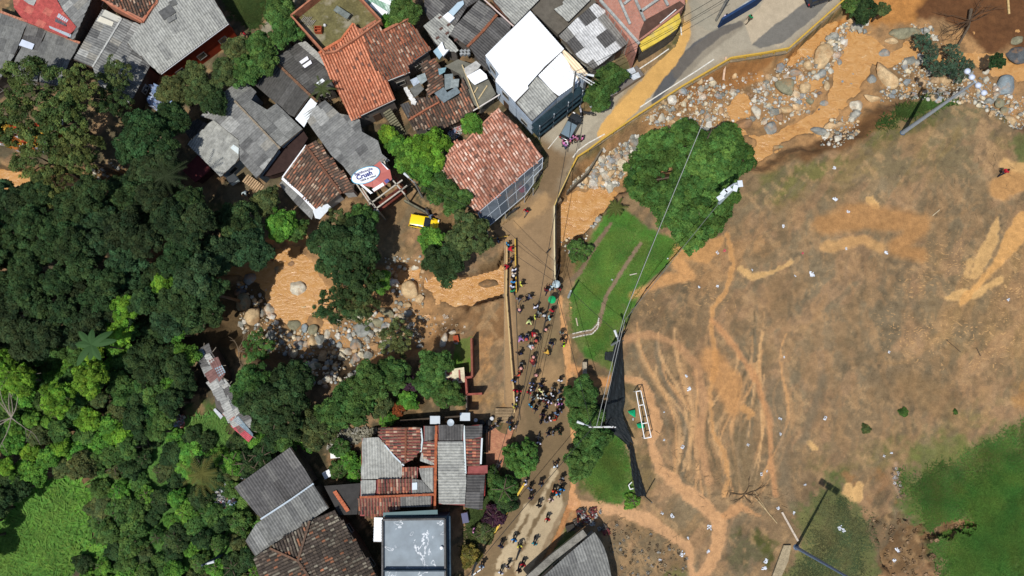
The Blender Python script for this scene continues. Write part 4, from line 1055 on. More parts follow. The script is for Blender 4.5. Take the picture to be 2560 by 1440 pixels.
# 2 open roof terrace with brick parapet
def terrace():
    base = W(840, 60, 0); t = thing('roof_terrace_house', 'unfinished brick house with an open mossy roof terrace and a grey table', 'house', base)
    P = [(727, 38), (800, -20), (870, -40), (952, 50), (886, 98), (838, 128), (812, 132)]
    zt = 4.1
    X_ = [W(x, y, zt) for x, y in P]
    mb = MB(); mb.prism([(p.x, p.y) for p in X_], -.1, zt - .3); mb.build('wall', M_BRICK, t, S(172, 116, 88), off=base)
    mb = MB(); mb.prism([(p.x, p.y) for p in X_], zt - .29, zt - .15); mb.build('floor', mat('mossy_slab', base=S(112, 106, 68), var=.3, scale=.7, v2=.25, s2=4, tint2=S(168, 160, 140), mix2=.8, rough=.95), t, off=base)
    Q = [W(x, y, 5.3) for x, y in P]
    for a, c in zip(Q, Q[1:] + Q[:1]):
        mb = MB(); mb.bar((a.x, a.y, 4.65), (c.x, c.y, 4.65), .22, 1.35); mb.build('parapet', M_BRICK, t, S(178, 118, 90), off=base)
    tb = thing('terrace_table', 'long grey table on the open roof terrace', 'table', W(854, 32, 3.95))
    mb = MB(); a, c = W(838, 20, 4.7), W(872, 42, 4.7); mb.bar(a, c, .8, .06); mb.build('tabletop', M_CONC, tb, S(118, 124, 118), off=tb.location)
    d = (c - a).normalized(); n_ = Vector((-d.y, d.x, 0))
    for s1 in (a + d * .15, c - d * .15):
        for s2 in (-.3, .3):
            mb = MB(); p = s1 + n_ * s2; mb.bar(p + Vector((0, 0, -.75)), p, .07); mb.build('leg', M_WOOD, tb, S(90, 80, 66), off=tb.location)
    cr = W(798, 78, 3.95); mb = MB()
    for (dx, dy, dz, sx, sy, sz) in ((0, 0, .05, .9, .8, .1), (-.42, 0, .35, .06, .8, .6), (.42, 0, .35, .06, .8, .6), (0, -.38, .35, .8, .06, .6), (0, .38, .35, .8, .06, .6), (0, 0, .62, .95, .1, .06)):
        mb.box((cr.x + dx, cr.y + dy, cr.z + dz), (sx, sy, sz))
    tag(mb.build('crate', M_OBJ, color=S(176, 84, 50)), 'orange red crate on the roof terrace floor', 'crate')
    for k, (x, y) in enumerate(((765, 50), (775, 58))):
        p = W(x, y, 3.96); mb = MB()
        for j in range(5): mb.box((p.x - .5 + j * .25, p.y, p.z + .1), (.12, .9, .04), (1, -.7, 0))
        for s_ in (-.35, .35): mb.box((p.x, p.y + s_, p.z + .04), (1.1, .08, .08), (1, -.7, 0))
        tag(mb.build('pallet', M_WOOD, color=S(140, 134, 120)), ['grey slatted pallet nearest the left corner of the roof terrace', 'grey slatted pallet closer to the crate on the roof terrace'][k], 'pallet')
    p = W(813, 65, 3.96); mb = MB(); mb.lathe(p, [(.16, 0), (.2, .2), (.14, .35), (.05, .38)], 10); tag(mb.build('bucket', M_OBJ, color=S(220, 220, 220)), 'small white bucket in the middle of the roof terrace', 'bucket')
terrace()

t, b, rf = house('house', 'house with translucent white and green corrugated sheets at the top edge', [
    ([(866, -40), (1010, -50), (982, 30), (972, 50), (946, 50)], 5.4, 4.9, (.45, .8), 'c', 'green')], wall=S(120, 116, 104))
loose(rf, b, 'skylight_sheet', [(930, 5), (970, 30), (962, 44), (924, 14)], 5.4, M_METAL, (.8, .82, .82)); loose(rf, b, 'skylight_sheet', [(950, -10), (986, 8), (978, 14), (946, 0)], 5.45, M_METAL, (.8, .82, .82))
# 4 orange and brown clay house
t, b, rf = house('house', 'big house with a bright orange clay tile roof joined to a darker brown wing', [
    ([(883, 60), (905, 75), (920, 130), (937, 173), (968, 200), (988, 248), (878, 300), (797, 133), (853, 100)], 7.6, 6.3, (215, 500), 't', 'orange_t'),
    ([(897, 80), (940, 53), (960, 78), (1020, 47), (1077, 123), (1018, 163), (1025, 180), (968, 200), (937, 173), (920, 130)], 7.5, 6.2, (215, 400), 't', 'brown_t')], wall=S(120, 112, 104), deckcol=S(150, 88, 64))
ridge(rf, b, [(797, 133, 7.5), (853, 100, 7.6), (883, 60, 7.65)], S(200, 116, 80)); ridge(rf, b, [(897, 80, 7.5), (940, 53, 7.5)], S(170, 110, 84)); ridge(rf, b, [(960, 78, 7.5), (1020, 47, 7.5)], S(170, 110, 84))
strip(rf, b, 'gutter', [(1077, 124, 6.2), (1018, 163, 6.25)], .08, M_METAL, S(210, 208, 200)); strip(rf, b, 'gutter', [(1025, 181, 6.2), (968, 203, 6.2)], .08, M_METAL, S(210, 208, 200))
strip(rf, b, 'gutter', [(988, 249, 6.2), (878, 301, 6.2)], .08, M_METAL, S(210, 208, 200))
# 5 dark corrugated
t, b, rf = house('house', 'low house with a soot dark corrugated roof and a brown ridge of clay caps', [
    ([(683, 150), (777, 238), (737, 293), (720, 285), (638, 213)], 5.2, 4.6, (-.6, .8), 'c', 'black', dict(L=2.2)),
    ([(683, 150), (743, 108), (813, 167), (837, 220), (777, 238)], 5.2, 4.8, (.8, -.6), 'c', 'black', dict(L=2.2)),
    ([(743, 108), (765, 104), (815, 150), (813, 167)], 4.9, 4.8, (.8, -.6), 'c', 'light')], wall=S(90, 84, 78))
ridge(rf, b, [(683, 150, 5.3), (777, 240, 5.3), (793, 255, 5.2)], S(128, 96, 74))
for k, (x, y) in enumerate(((760, 148), (768, 158))):
    p = W(x, y, 5.25); loose(rf, b, 'plastic_sheet', [(x - 12, y + 6), (x + 8, y - 8), (x + 12, y), (x - 6, y + 12)], 5.3 + .02 * k, M_METAL, (.75, .75, .78))
loose(rf, b, 'skylight_sheet', [(738, 297), (777, 245), (793, 257), (760, 318)], 5.0, M_METAL, (.75, .78, .78))
loose(rf, b, 'skylight_sheet', [(786, 210), (806, 196), (812, 202), (792, 216)], 5.1, M_METAL, (.75, .78, .78))
# 6 grey twin pitched
t, b, rf = house('house', 'grey corrugated gable house with a paler lean-to on its left', [
    ([(605, 198), (642, 230), (628, 250), (668, 275), (690, 258), (757, 323), (700, 370), (587, 253), (560, 228)], 5.6, 5.0, (.75, -.65), 'c', 'grey', dict(wd=1.1)),
    ([(560, 228), (587, 253), (700, 370), (643, 448), (600, 400), (598, 350), (533, 300), (500, 290), (540, 250)], 5.6, 4.9, (-.75, .65), 'c', 'mixed'),
    ([(468, 360), (533, 300), (598, 352), (597, 400), (552, 443)], 4.6, 4.3, (-.5, .8), 'c', 'light')], wall=S(130, 142, 150))
ridge(rf, b, [(587, 253, 5.7), (700, 371, 5.7)], S(150, 136, 116), .22)
loose(rf, b, 'skylight_sheet', [(583, 361), (597, 370), (596, 386), (576, 370)], 4.75, M_METAL, S(222, 232, 230))
t, b, rf = house('shed', 'small shed with a dark wine red roof beside the grey gable house', [
    ([(455, 425), (497, 385), (527, 423), (488, 456)], 3.2, 3.0, (-.6, .7), 'n', 'red')], wall=S(80, 50, 46), windows=False, deckcol=S(104, 50, 52), cat='shed')
t, b, rf = house('shed', 'low dark corrugated shed half hidden under trees above the wine red shed', [
    ([(457, 320), (493, 297), (530, 315), (478, 352)], 3.6, 3.2, (-.6, .8), 'c', 'black')], wall=S(60, 60, 58), windows=False, cat='shed')
t, b, rf = house('shed', 'roofless dark lean-to covered in brown panels right of the grey gable house', [
    ([(757, 325), (770, 345), (720, 425), (672, 440), (650, 440), (700, 372)], 3.9, 3.2, (-.5, .8), 'n', 'dark')], wall=S(64, 48, 44), windows=False, deckcol=S(62, 46, 42), cat='shed')
# 7 long grey patched
t, b, rf = house('house', 'long narrow house with a patched silver grey roof ending at the drink banner', [
    ([(757, 288), (812, 250), (850, 285), (880, 290), (900, 300), (905, 330), (945, 352), (955, 385), (975, 402), (882, 447), (858, 415), (830, 390), (790, 335)], 5.3, 4.8, (-.72, .55), 'c', 'mixed', dict(L=1.5, wd=.9))], wall=S(150, 146, 138))
# 8 brown tile small
t, b, rf = house('house', 'small house with a dark brown clay roof and white fascia above the river', [
    ([(765, 365), (853, 483), (820, 508), (787, 522), (757, 490), (707, 443)], 4.9, 4.2, (-.62, .78), 't', 'brown_t'),
    ([(765, 365), (790, 350), (885, 465), (885, 480), (853, 483)], 4.9, 4.6, (.78, -.4), 't', 'brown_t'),
    ([(697, 460), (706, 449), (757, 494), (786, 526), (780, 550), (740, 510)], 3.6, 3.4, (-.6, .7), 'c', 'mixed')], wall=S(190, 190, 186))
strip(rf, b, 'fascia', [(765, 363, 4.9), (706, 444, 4.4)], .16, M_METAL, (.75, .75, .74)); strip(rf, b, 'fascia', [(706, 446, 4.3), (757, 492, 4.2), (788, 526, 4.2)], .32, M_METAL, (.78, .79, .8))
ridge(rf, b, [(765, 365, 5.0), (853, 484, 5.0)], S(120, 84, 66))
loose(rf, b, 'white_cover', [(782, 527), (815, 506), (828, 518), (800, 548), (788, 545)], [4.3, 4.3, 4.0, 3.9, 3.9], M_CLOTH, S(226, 232, 236))
# 10 centre jumble
t, b, rf = house('house', 'old brown clay roof patched with loose metal sheets in the middle of the block', [
    ([(1022, 302), (1026, 262), (1040, 244), (1100, 244), (1125, 250), (1152, 235), (1155, 190), (1189, 275), (1111, 319), (1033, 323)], 5.2, 4.3, (.45, .9), 't', 'brown_t'),
    ([(1050, 160), (1085, 146), (1100, 165), (1108, 195), (1110, 222), (1066, 240), (1070, 205)], 5.2, 4.9, (-.8, .5), 't', 'brown_t'),
    ([(1000, 262), (1022, 255), (1037, 290), (1022, 302)], 4.4, 4.2, (.4, .9), 'c', 'dark')], wall=S(110, 104, 98))
ridge(rf, b, [(1022, 301, 4.9), (1060, 277, 5.1), (1098, 256, 5.3)], S(160, 100, 74), .22)
for q, c, z in ((((1111, 186), (1132, 184), (1134, 218), (1112, 226)), S(128, 138, 138), 5.45), (((1128, 198), (1148, 197), (1146, 218), (1126, 220)), S(144, 152, 150), 5.5), (((1086, 233), (1109, 218), (1118, 231), (1141, 216), (1151, 231), (1109, 257), (1100, 248)), S(118, 130, 134), 5.6),
                (((1025, 200), (1042, 192), (1050, 206), (1034, 216)), S(180, 190, 200), 5.3), (((1042, 190), (1062, 182), (1068, 200), (1052, 212)), S(150, 160, 158), 5.35), (((1024, 222), (1048, 208), (1060, 222), (1044, 238), (1036, 244)), S(112, 112, 106), 5.25), (((1095, 172), (1116, 168), (1112, 180), (1098, 188)), S(130, 164, 172), 5.4)):
    loose(rf, b, 'metal_sheet', q, z, M_SHEET, c, .04)
wp = thing('rubble_heap', 'heap of white broken plaster on the roof edge next to loose metal sheets', 'rubble', W(1024, 240, 3.6))
for k in range(14):
    mb = MB(); p = W(1014 + k * 1.5 + random.random() * 4, 222 + k * 2.6 + random.random() * 4, 3.7); mb.box(p, (.5, .35, .25), (random.random(), random.random(), .2)); mb.build('plaster_chunk', M_CONC, wp, S(222, 220, 214), off=wp.location)
# 11 pink tile corner house
t, b, rf = house('corner_shop', 'corner building with a broad faded pink clay tile roof facing the bridge', [
    ([(1088, 432), (1140, 352), (1170, 350), (1195, 330), (1215, 302), (1247, 272), (1300, 322), (1357, 392), (1195, 533)], 6.8, 5.0, (.55, .83), 't', 'pink_t')], wall=S(150, 140, 130), cat='building', deckcol=S(140, 98, 82))
ridge(rf, b, [(1088, 432, 6.2), (1215, 302, 6.8), (1247, 272, 6.7)], S(196, 140, 116), .2)
# glass awning along its street side
aw = thing('glass_awning', 'glass and white steel awning along the street side of the pink tiled building', 'awning', W(1280, 480, 0))
ap = [(1195, 533), (1357, 394), (1367, 410), (1317, 453), (1333, 475), (1214, 573)]
za = 3.4
PA = [W(x, y, za) for x, y in ap]
M_TGLASS = bpy.data.materials.new('dusty_tinted_glass'); M_TGLASS.use_nodes = True
_n = M_TGLASS.node_tree.nodes; _p = _n['Principled BSDF']; _p.inputs['Base Color'].default_value = (*S(92, 100, 108), 1); _p.inputs['Roughness'].default_value = .12; _p.inputs['Alpha'].default_value = .55
def seg(a, c, t_): return a + (c - a) * t_
a0, a1 = PA[0], PA[1]; b0, b1 = W(1214, 573, za - .25), W(1352, 455, za - .25)
for i in range(7):
    u0, u1 = i / 7, (i + 1) / 7
    q = [seg(a0, a1, u0), seg(a0, a1, u1), seg(b0, b1, u1), seg(b0, b1, u0)]
    if i >= 6: q[2] = seg(q[1], q[2], .45); q[3] = seg(q[0], q[3], .5)
    if i == 5: q[2] = seg(q[1], q[2], .8)
    mb = MB(); mb.add(q, [(0, 1, 2, 3)])
    if i < 2: mb.build('panel', M_SHEET, aw, S(84, 92, 100), off=aw.location)
    else: mb.build('pane', M_TGLASS, aw, off=aw.location)
    mb = MB()
    for k in range(4): mb.bar(q[k] + Vector((0, 0, .05)), q[(k + 1) % 4] + Vector((0, 0, .05)), .07)
    mb.bar(seg(q[0], q[3], .5) + Vector((0, 0, .05)), seg(q[1], q[2], .5) + Vector((0, 0, .05)), .05)
    mb.build('frame', M_METAL, aw, S(188, 196, 202), off=aw.location)
for u in (0.02, .35, .7, .86):
    p = seg(b0, b1, u); mb = MB(); mb.bar((p.x, p.y, 0), (p.x, p.y, za - .25), .09); mb.build('post', M_METAL, aw, S(180, 184, 186), off=aw.location)
mb = MB(); q = [W(x, y, .06) for x, y in ((1205, 530), (1345, 405), (1352, 440), (1325, 470), (1215, 565))]; mb.prism([(p.x, p.y) for p in q], -.05, .06); tag(mb.build('shop_floor', M_CONC, color=S(170, 168, 156)), kind='structure')

# 12 white modern building
t, b, rf = house('apartment_building', 'tall white building with a blinding white flat roof and dark balconies', [
    ([(1325, 27), (1410, 123), (1318, 212), (1322, 222), (1289, 257), (1237, 202), (1248, 187), (1212, 138)], 8.2, 8.1, (1, -1), 'c', 'white', dict(L=6, wd=2.2)),
    ([(1345, 190), (1404, 131), (1448, 205), (1395, 242)], 7.8, 7.6, (.6, .7), 'c', 'white', dict(L=6, wd=2)),
    ([(1404, 131), (1412, 124), (1471, 183), (1462, 194), (1448, 194)], 7.9, 7.8, (.6, .7), 'c', 'beige', dict(L=6, wd=2)),
    ([(1404, 131), (1448, 194), (1448, 205)], 7.8, 7.7, (.6, .7), 'c', 'beige', dict(L=6, wd=2)),
    ([(1289, 258), (1343, 191), (1395, 242), (1330, 303)], 7.7, 7.4, (.6, .7), 'c', 'light', dict(L=3))], wall=S(196, 210, 224), eave=.05, cat='building')
bs = thing('balcony_block', 'dark teal stacked balconies on the street front of the white building', 'balcony', W(1390, 300, 0))
for z in (3.5, 1.8):
    q = [W(x, y, 7.4 * HZ) for x, y in ((1330, 303), (1450, 205), (1462, 193))]
    d1 = Vector((.62, -.78, 0))
    A = Vector((q[0].x, q[0].y, z)); B = Vector((q[1].x, q[1].y, z))
    mb = MB(); mb.bar(A + d1 * .6, B + d1 * .6, 1.4, .16); mb.build('slab', M_CONC, bs, S(38, 56, 64), off=bs.location)
    mb = MB(); mb.bar(A + d1 * 1.1 + Vector((0, 0, 1)), B + d1 * 1.1 + Vector((0, 0, 1)), .06, .08)
    n = 26
    for i in range(n + 1):
        p = A.lerp(B, i / n) + d1 * 1.1; mb.bar(p, p + Vector((0, 0, 1)), .03)
    mb.build('railing', M_METAL, bs, S(40, 52, 58), off=bs.location)
for u in (.05, .35, .65, .95):
    A = W(1330, 303, 7.4 * HZ); B = W(1450, 205, 7.4 * HZ); p = A.lerp(B, u) + Vector((.62, -.78, 0)) * 1.05; mb = MB(); mb.bar((p.x, p.y, 0), (p.x, p.y, 4.8), .12); mb.build('column', M_METAL, bs, S(190, 196, 200), off=bs.location)
# 13,14 roofs at the top
t, b, rf = house('house', 'house with a plain pale corrugated roof cut by the top edge, above the white building', [
    ([(1222, -40), (1360, -40), (1348, 0), (1285, 64), (1232, 0)], 5.6, 5.2, (.75, .65), 'c', 'light')], wall=S(160, 110, 90))
strip(rf, b, 'gutter', [(1205, -6, 5.3), (1284, 66, 5.3)], .15, M_METAL, S(222, 200, 190))
t, b, rf = house('house', 'row house under dark grey corrugated sheets split by a rusty ridge of tiles', [
    ([(1137, 66), (1198, 0), (1225, 18), (1243, 38), (1206, 82), (1174, 112), (1160, 112), (1125, 88)], 5.2, 4.9, (.8, .55), 'c', 'dark', dict(L=2.2)),
    ([(1174, 118), (1243, 44), (1262, 45), (1277, 62), (1275, 82), (1213, 137), (1222, 180), (1200, 160)], 5.2, 4.8, (.7, .6), 'c', 'dark', dict(L=2.2)),
    ([(1058, 66), (1098, 34), (1143, 70), (1120, 92), (1148, 125), (1140, 132), (1098, 122), (1068, 78)], 5.1, 4.8, (.7, .6), 'c', 'light'),
    ([(1060, -20), (1198, -20), (1198, 0), (1168, 18), (1137, 66), (1110, 50), (1098, 34), (1074, 52), (1062, 30)], 5.0, 4.8, (.7, .6), 'c', 'dark')], wall=S(116, 110, 104))
ridge(rf, b, [(1168, 118, 5.3), (1206, 80, 5.4), (1242, 38, 5.4)], S(140, 90, 66), .35)
loose(rf, b, 'skylight_sheet', [(1107, 41), (1120, 30), (1137, 44), (1124, 56)], 5.7, M_METAL, (.85, .86, .87), .3); loose(rf, b, 'skylight_sheet', [(1121, 30), (1144, 6), (1158, 1), (1160, 10), (1133, 40)], 5.4, M_METAL, S(186, 208, 220), .1)
loose(rf, b, 'skylight_sheet', [(1105, 104), (1112, 124), (1122, 124), (1108, 140), (1094, 118)], 5.7, M_METAL, (.85, .86, .87), .3); loose(rf, b, 'skylight_sheet', [(1083, 128), (1094, 118), (1106, 138), (1098, 148)], 5.3, M_METAL, S(160, 190, 204), .2)
for (x, y) in ((1100, 44), (1122, 62), (1103, 72), (1118, 83), (1094, 95), (1140, 100)):
    mb = MB(); p = W(x, y, 5.15 * HZ); mb.box(p, (.45, .25, .2), (1, .8, 0)); mb.build('brick', M_BRICK, rf, S(104, 78, 70), off=b)
# rooftop tanks terrace between
t, b, rf = house('flat_roof_house', 'small flat grey roof with scattered planks and a white cover left of the white building', [
    ([(1112, 165), (1145, 148), (1195, 165), (1222, 200), (1240, 235), (1200, 272), (1186, 262), (1150, 185)], 4.4, 4.35, (0, 1), 'n', 'grey')], wall=S(120, 116, 108), deckcol=S(118, 116, 104), windows=False)
loose(rf, b, 'cover', [(1167, 190), (1200, 172), (1216, 186), (1219, 196), (1187, 212), (1178, 204)], 5.6, M_METAL, (.85, .86, .87), .1)
loose(rf, b, 'cover', [(1158, 172), (1190, 152), (1202, 162), (1196, 172), (1167, 190)], 5.2, M_SHEET, S(186, 184, 178), .1)
for k, q in enumerate((((1155, 162, 5.2), (1198, 272, 4.6)), ((1186, 232, 4.5), (1194, 218, 4.5)), ((1196, 248, 4.5), (1218, 214, 4.5)))):
    tag(strip(None, Vector((0, 0, 0)), 'plank', q, .14, M_WOOD, S(206, 184, 140)), ['longest pale plank leaning across the small flat roof', 'short pale plank on the flat roof below the white cover', 'middle length pale plank on the flat roof nearest the white building'][k], 'plank')
strip(rf, b, 'white_coping', [(1183, 277, 4.5), (1250, 236, 4.5)], .14, M_METAL, S(222, 214, 206))
mb = MB(); p = W(1162, 138, 3.2)
for i in range(3):
    for j in range(2): mb.box((p.x + i * .45 - .4, p.y + j * .4, p.z + .25), (.36, .3, .5), (1, .7, 0))
tag(mb.build('block_stack', M_CONC, color=S(150, 152, 150)), 'stack of hollow grey blocks on the flat roof by the dark sheets', 'blocks')
# 15 patchwork
t, b, rf = house('house', 'house with a patchwork roof of dark and bleached white corrugated squares', [
    ([(1397, 90), (1440, 48), (1487, 8), (1517, 30), (1548, 64), (1577, 103), (1532, 136), (1507, 157), (1483, 173), (1440, 140)], 5.4, 4.8, (.64, .77), 'c', 'patch', dict(L=1.9, wd=1.9))], wall=S(140, 134, 122))
t, b, rf = house('flat_roof_house', 'low flat roof of stained bare concrete behind the white building', [
    ([(1326, 22), (1362, -30), (1440, -30), (1492, 4), (1440, 46), (1395, 86), (1350, 45)], 4.4, 4.35, (0, 1), 'n', 'grey')], wall=S(110, 104, 94), deckcol=S(104, 98, 88), windows=False)
t, b, rf = house('lean_to', 'small light grey lean-to roof standing on the stained concrete roof', [
    ([(1384, 24), (1408, 12), (1406, 6), (1440, -30), (1476, 0), (1420, 56)], 5.6, 5.3, (.7, .7), 'c', 'light')], wall=S(170, 110, 86), gz=3.1, windows=False, cat='shed')
# 17 unfinished brick building with yellow awning
def brickb():
    base = W(1600, 60, 0); t = thing('unfinished_building', 'unfinished brick building with grey concrete beams and a yellow curved parapet', 'building', base)
    P = [(1492, -60), (1712, -60), (1712, 12), (1700, 27), (1597, 104), (1590, 135), (1577, 103), (1517, 28)]
    Q = [W(x, y, 4.4) for x, y in P]
    m_ = bpy.data.materials.new('brick_courses'); m_.use_nodes = True; bricks(m_, S(196, 128, 104), S(170, 108, 88), S(170, 158, 146), 4.0, rot=.9)
    mb = MB(); mb.prism([(p.x, p.y) for p in Q], -.1, 4.4); mb.build('wall', m_, t, off=base)
    for a, c in (((1580, -20, 4.7), (1612, 52, 4.7)), ((1600, 30, 4.7), (1655, -8, 4.7)), ((1652, -20, 4.7), (1670, 14, 4.7)), ((1500, 0, 4.6), (1598, 110, 4.6)), ((1540, -20, 4.6), (1575, 60, 4.6)), ((1560, 10, 4.6), (1640, -50, 4.6))):
        mb = MB(); mb.bar(W(*a), W(*c), .3, .3); mb.build('beam', M_CONC, t, S(170, 172, 166), off=base)
    mb = MB(); q = [W(x, y, 4.5) for x, y in ((1612, 50), (1700, 2), (1712, 12), (1690, 28), (1597, 98), (1600, 80))]; mb.prism([(p.x, p.y) for p in q], 4.38, 4.46); mb.build('ledge', M_WALL, t, S(92, 68, 58), off=base)
    mb = MB(); mb.bar(W(1650, 58, 4.7), W(1690, 24, 4.7), .12); mb.build('white_pipe', M_METAL, t, S(230, 226, 220), off=base)
    # curved yellow parapet
    top = [(1595, 104), (1625, 84), (1660, 60), (1684, 42), (1697, 28)]; bot = [(1606, 128), (1640, 108), (1674, 86), (1694, 70), (1703, 52)]
    A = [W(x, y, 4.0) for x, y in top]; B = [W(x, y, 3.3) for x, y in bot]; n = len(A)
    mb = MB(); V = A + B + [v - Vector((0, 0, .2)) for v in A] + [v - Vector((0, 0, .2)) for v in B]
    F = [(i, i + 1, n + i + 1, n + i) for i in range(n - 1)] + [(n + i, n + i + 1, 3 * n + i + 1, 3 * n + i) for i in range(n - 1)] + [(2 * n + i, 3 * n + i, 3 * n + i + 1, 2 * n + i + 1) for i in range(n - 1)]
    mb.add(V, F); mb.build('parapet', mat('flaking_yellow_plaster', base=S(226, 196, 78), var=.15, scale=1.5, tint2=S(190, 176, 130), mix2=.7, rough=.9), t, off=base)
    mb = MB(); mb.prism([(W(x, y, 3.2).x, W(x, y, 3.2).y) for x, y in bot[::-1] + top], -.1, 3.1); mb.build('ground_floor', M_WALL, t, S(96, 92, 84), off=base)
brickb()
bw = thing('blue_wall_yard', 'yard with a dark blue rendered front wall at the top edge by the road', 'wall', W(1850, 30, 0))
mb = MB(); mb.bar(W(1800, 58, 1.1), W(1895, 2, 1.1), .3, 2.3); mb.bar(W(1895, 2, 1.1), W(1960, -60, 1.1), .3, 2.3); mb.build('wall', M_WALL, bw, S(42, 66, 104), off=bw.location)
mb = MB(); mb.bar(W(1836, 28, 2.0), W(1895, -12, 2.0), .25, .2); mb.build('coping', M_CONC, bw, S(170, 172, 168), off=bw.location)

# 18 southern complex
TL, GR = 't', 'c'
t, b, rf = house('house', 'jumbled house of many small clay and corrugated roofs beside the brick forecourt', [
    ([(952, 1068), (1050, 1068), (1052, 1125), (1030, 1150), (1009, 1160), (947, 1090)], 5.6, 5.2, (-1, .02), 't', 'brown_t'),
    ([(905, 1095), (947, 1093), (1009, 1163), (1003, 1196), (902, 1198)], 5.0, 4.7, (.02, 1), 'c', 'light', dict(L=3)),
    ([(1056, 1106), (1087, 1101), (1087, 1158), (1056, 1142)], 5.5, 5.3, (-1, 0), 't', 'brown_t'),
    ([(1059, 1065), (1091, 1065), (1087, 1099), (1060, 1104)], 5.4, 5.2, (0, 1), 'c', 'dark'),
    ([(1095, 1063), (1159, 1061), (1158, 1101), (1094, 1101)], 5.5, 5.3, (0, 1), 'c', 'dark'),
    ([(1094, 1103), (1157, 1103), (1166, 1200), (1162, 1264), (1097, 1260)], 5.5, 5.2, (1, 0), 'c', 'light', dict(L=2.6)),
    ([(1163, 1065), (1206, 1061), (1205, 1095), (1162, 1098)], 5.0, 4.8, (1, 0), 'c', 'dark'),
    ([(1162, 1099), (1202, 1096), (1200, 1162), (1160, 1166)], 5.0, 4.8, (1, 0), 't', 'brown_t'),
    ([(1166, 1186), (1213, 1184), (1206, 1275), (1160, 1268)], 4.9, 4.6, (1, 0), 'c', 'dark'),
    ([(1170, 1166), (1219, 1163), (1219, 1183), (1168, 1185)], 4.6, 4.5, (1, 0), 'n', 'red'),
    ([(943, 1199), (1028, 1197), (1026, 1237), (941, 1239)], 5.0, 5.3, (0, -1), 't', 'brown_t'),
    ([(902, 1200), (942, 1200), (938, 1243), (900, 1243)], 4.9, 4.7, (0, 1), 'c', 'light'),
    ([(1029, 1197), (1054, 1200), (1084, 1234), (1028, 1237)], 5.2, 5.3, (0, -1), 'c', 'grey'),
    ([(1046, 1170), (1084, 1168), (1084, 1232), (1055, 1200)], 5.3, 5.1, (0, 1), 'c', 'light'),
    ([(1005, 1168), (1045, 1168), (1044, 1196), (1005, 1196)], 5.2, 5.0, (0, 1), 't', 'brown_t'),
    ([(894, 1246), (999, 1243), (999, 1268), (968, 1292), (900, 1290)], 5.3, 4.8, (0, 1), 't', 'brown_t'),
    ([(1000, 1242), (1080, 1240), (1080, 1266), (999, 1268)], 5.3, 5.0, (0, 1), 'c', 'grey'),
    ([(1090, 1166), (1050, 1152), (1053, 1130), (1087, 1160)], 5.2, 5.1, (0, 1), 'c', 'light')], wall=S(150, 70, 66), deckcol=S(150, 84, 80))
ridge(rf, b, [(1091, 1064, 5.65), (1089, 1170, 5.65), (1087, 1280, 5.5)], S(176, 100, 66), .3); ridge(rf, b, [(900, 1243, 5.5), (1085, 1236, 5.6)], S(170, 100, 70), .25); ridge(rf, b, [(1015, 1070, 5.6), (1014, 1155, 5.5)], S(130, 84, 64), .22)
ridge(rf, b, [(1050, 1168, 5.4), (1088, 1166, 5.4)], S(176, 100, 66), .22)
strip(rf, b, 'white_flashing', [(1160, 1064, 5.2), (1161, 1100, 5.2), (1164, 1184, 5.2)], .2, M_METAL, S(210, 222, 222)); strip(rf, b, 'white_flashing', [(1205, 1095, 5.0), (1202, 1160, 5.0)], .2, M_METAL, S(214, 222, 224)); strip(rf, b, 'white_flashing', [(1052, 1070, 5.4), (1056, 1100, 5.4), (1052, 1130, 5.4)], .2, M_METAL, S(200, 216, 216))
strip(rf, b, 'white_flashing', [(962, 1112, 5.3), (985, 1140, 5.3), (1010, 1164, 5.3)], .16, M_METAL, S(196, 208, 214))
loose(rf, b, 'skylight', [(1030, 1207), (1043, 1206), (1043, 1224), (1030, 1225)], 5.6, M_METAL, S(206, 220, 226), .1)
loose(rf, b, 'red_slab', [(1205, 1190), (1214, 1190), (1212, 1240), (1204, 1240)], 4.2, M_WALL, S(190, 78, 74), .2)
for x, y in ((1125, 1052), (1050, 1060)):
    loose(rf, b, 'water_tank_lid', [(x + 25, y - 20), (x + 50, y - 20), (x + 50, y), (x + 25, y)], 5.0, M_METAL, S(196, 204, 208), .25)
# 20 black slab with spare tiles
t, b, rf = house('flat_roof_house', 'low tar black flat roof with a stack of spare clay tiles', [
    ([(810, 1215), (902, 1208), (893, 1286), (848, 1288)], 4.2, 4.15, (0, 1), 'n', 'black')], wall=S(70, 56, 50), deckcol=S(66, 64, 62), windows=False)
for k in range(10):
    ridge(rf, b, [(834 + k * 3.4, 1232 + k * 5, 4.25), (842 + k * 3.4, 1228 + k * 5, 4.25)], S(186, 108, 76), .3)
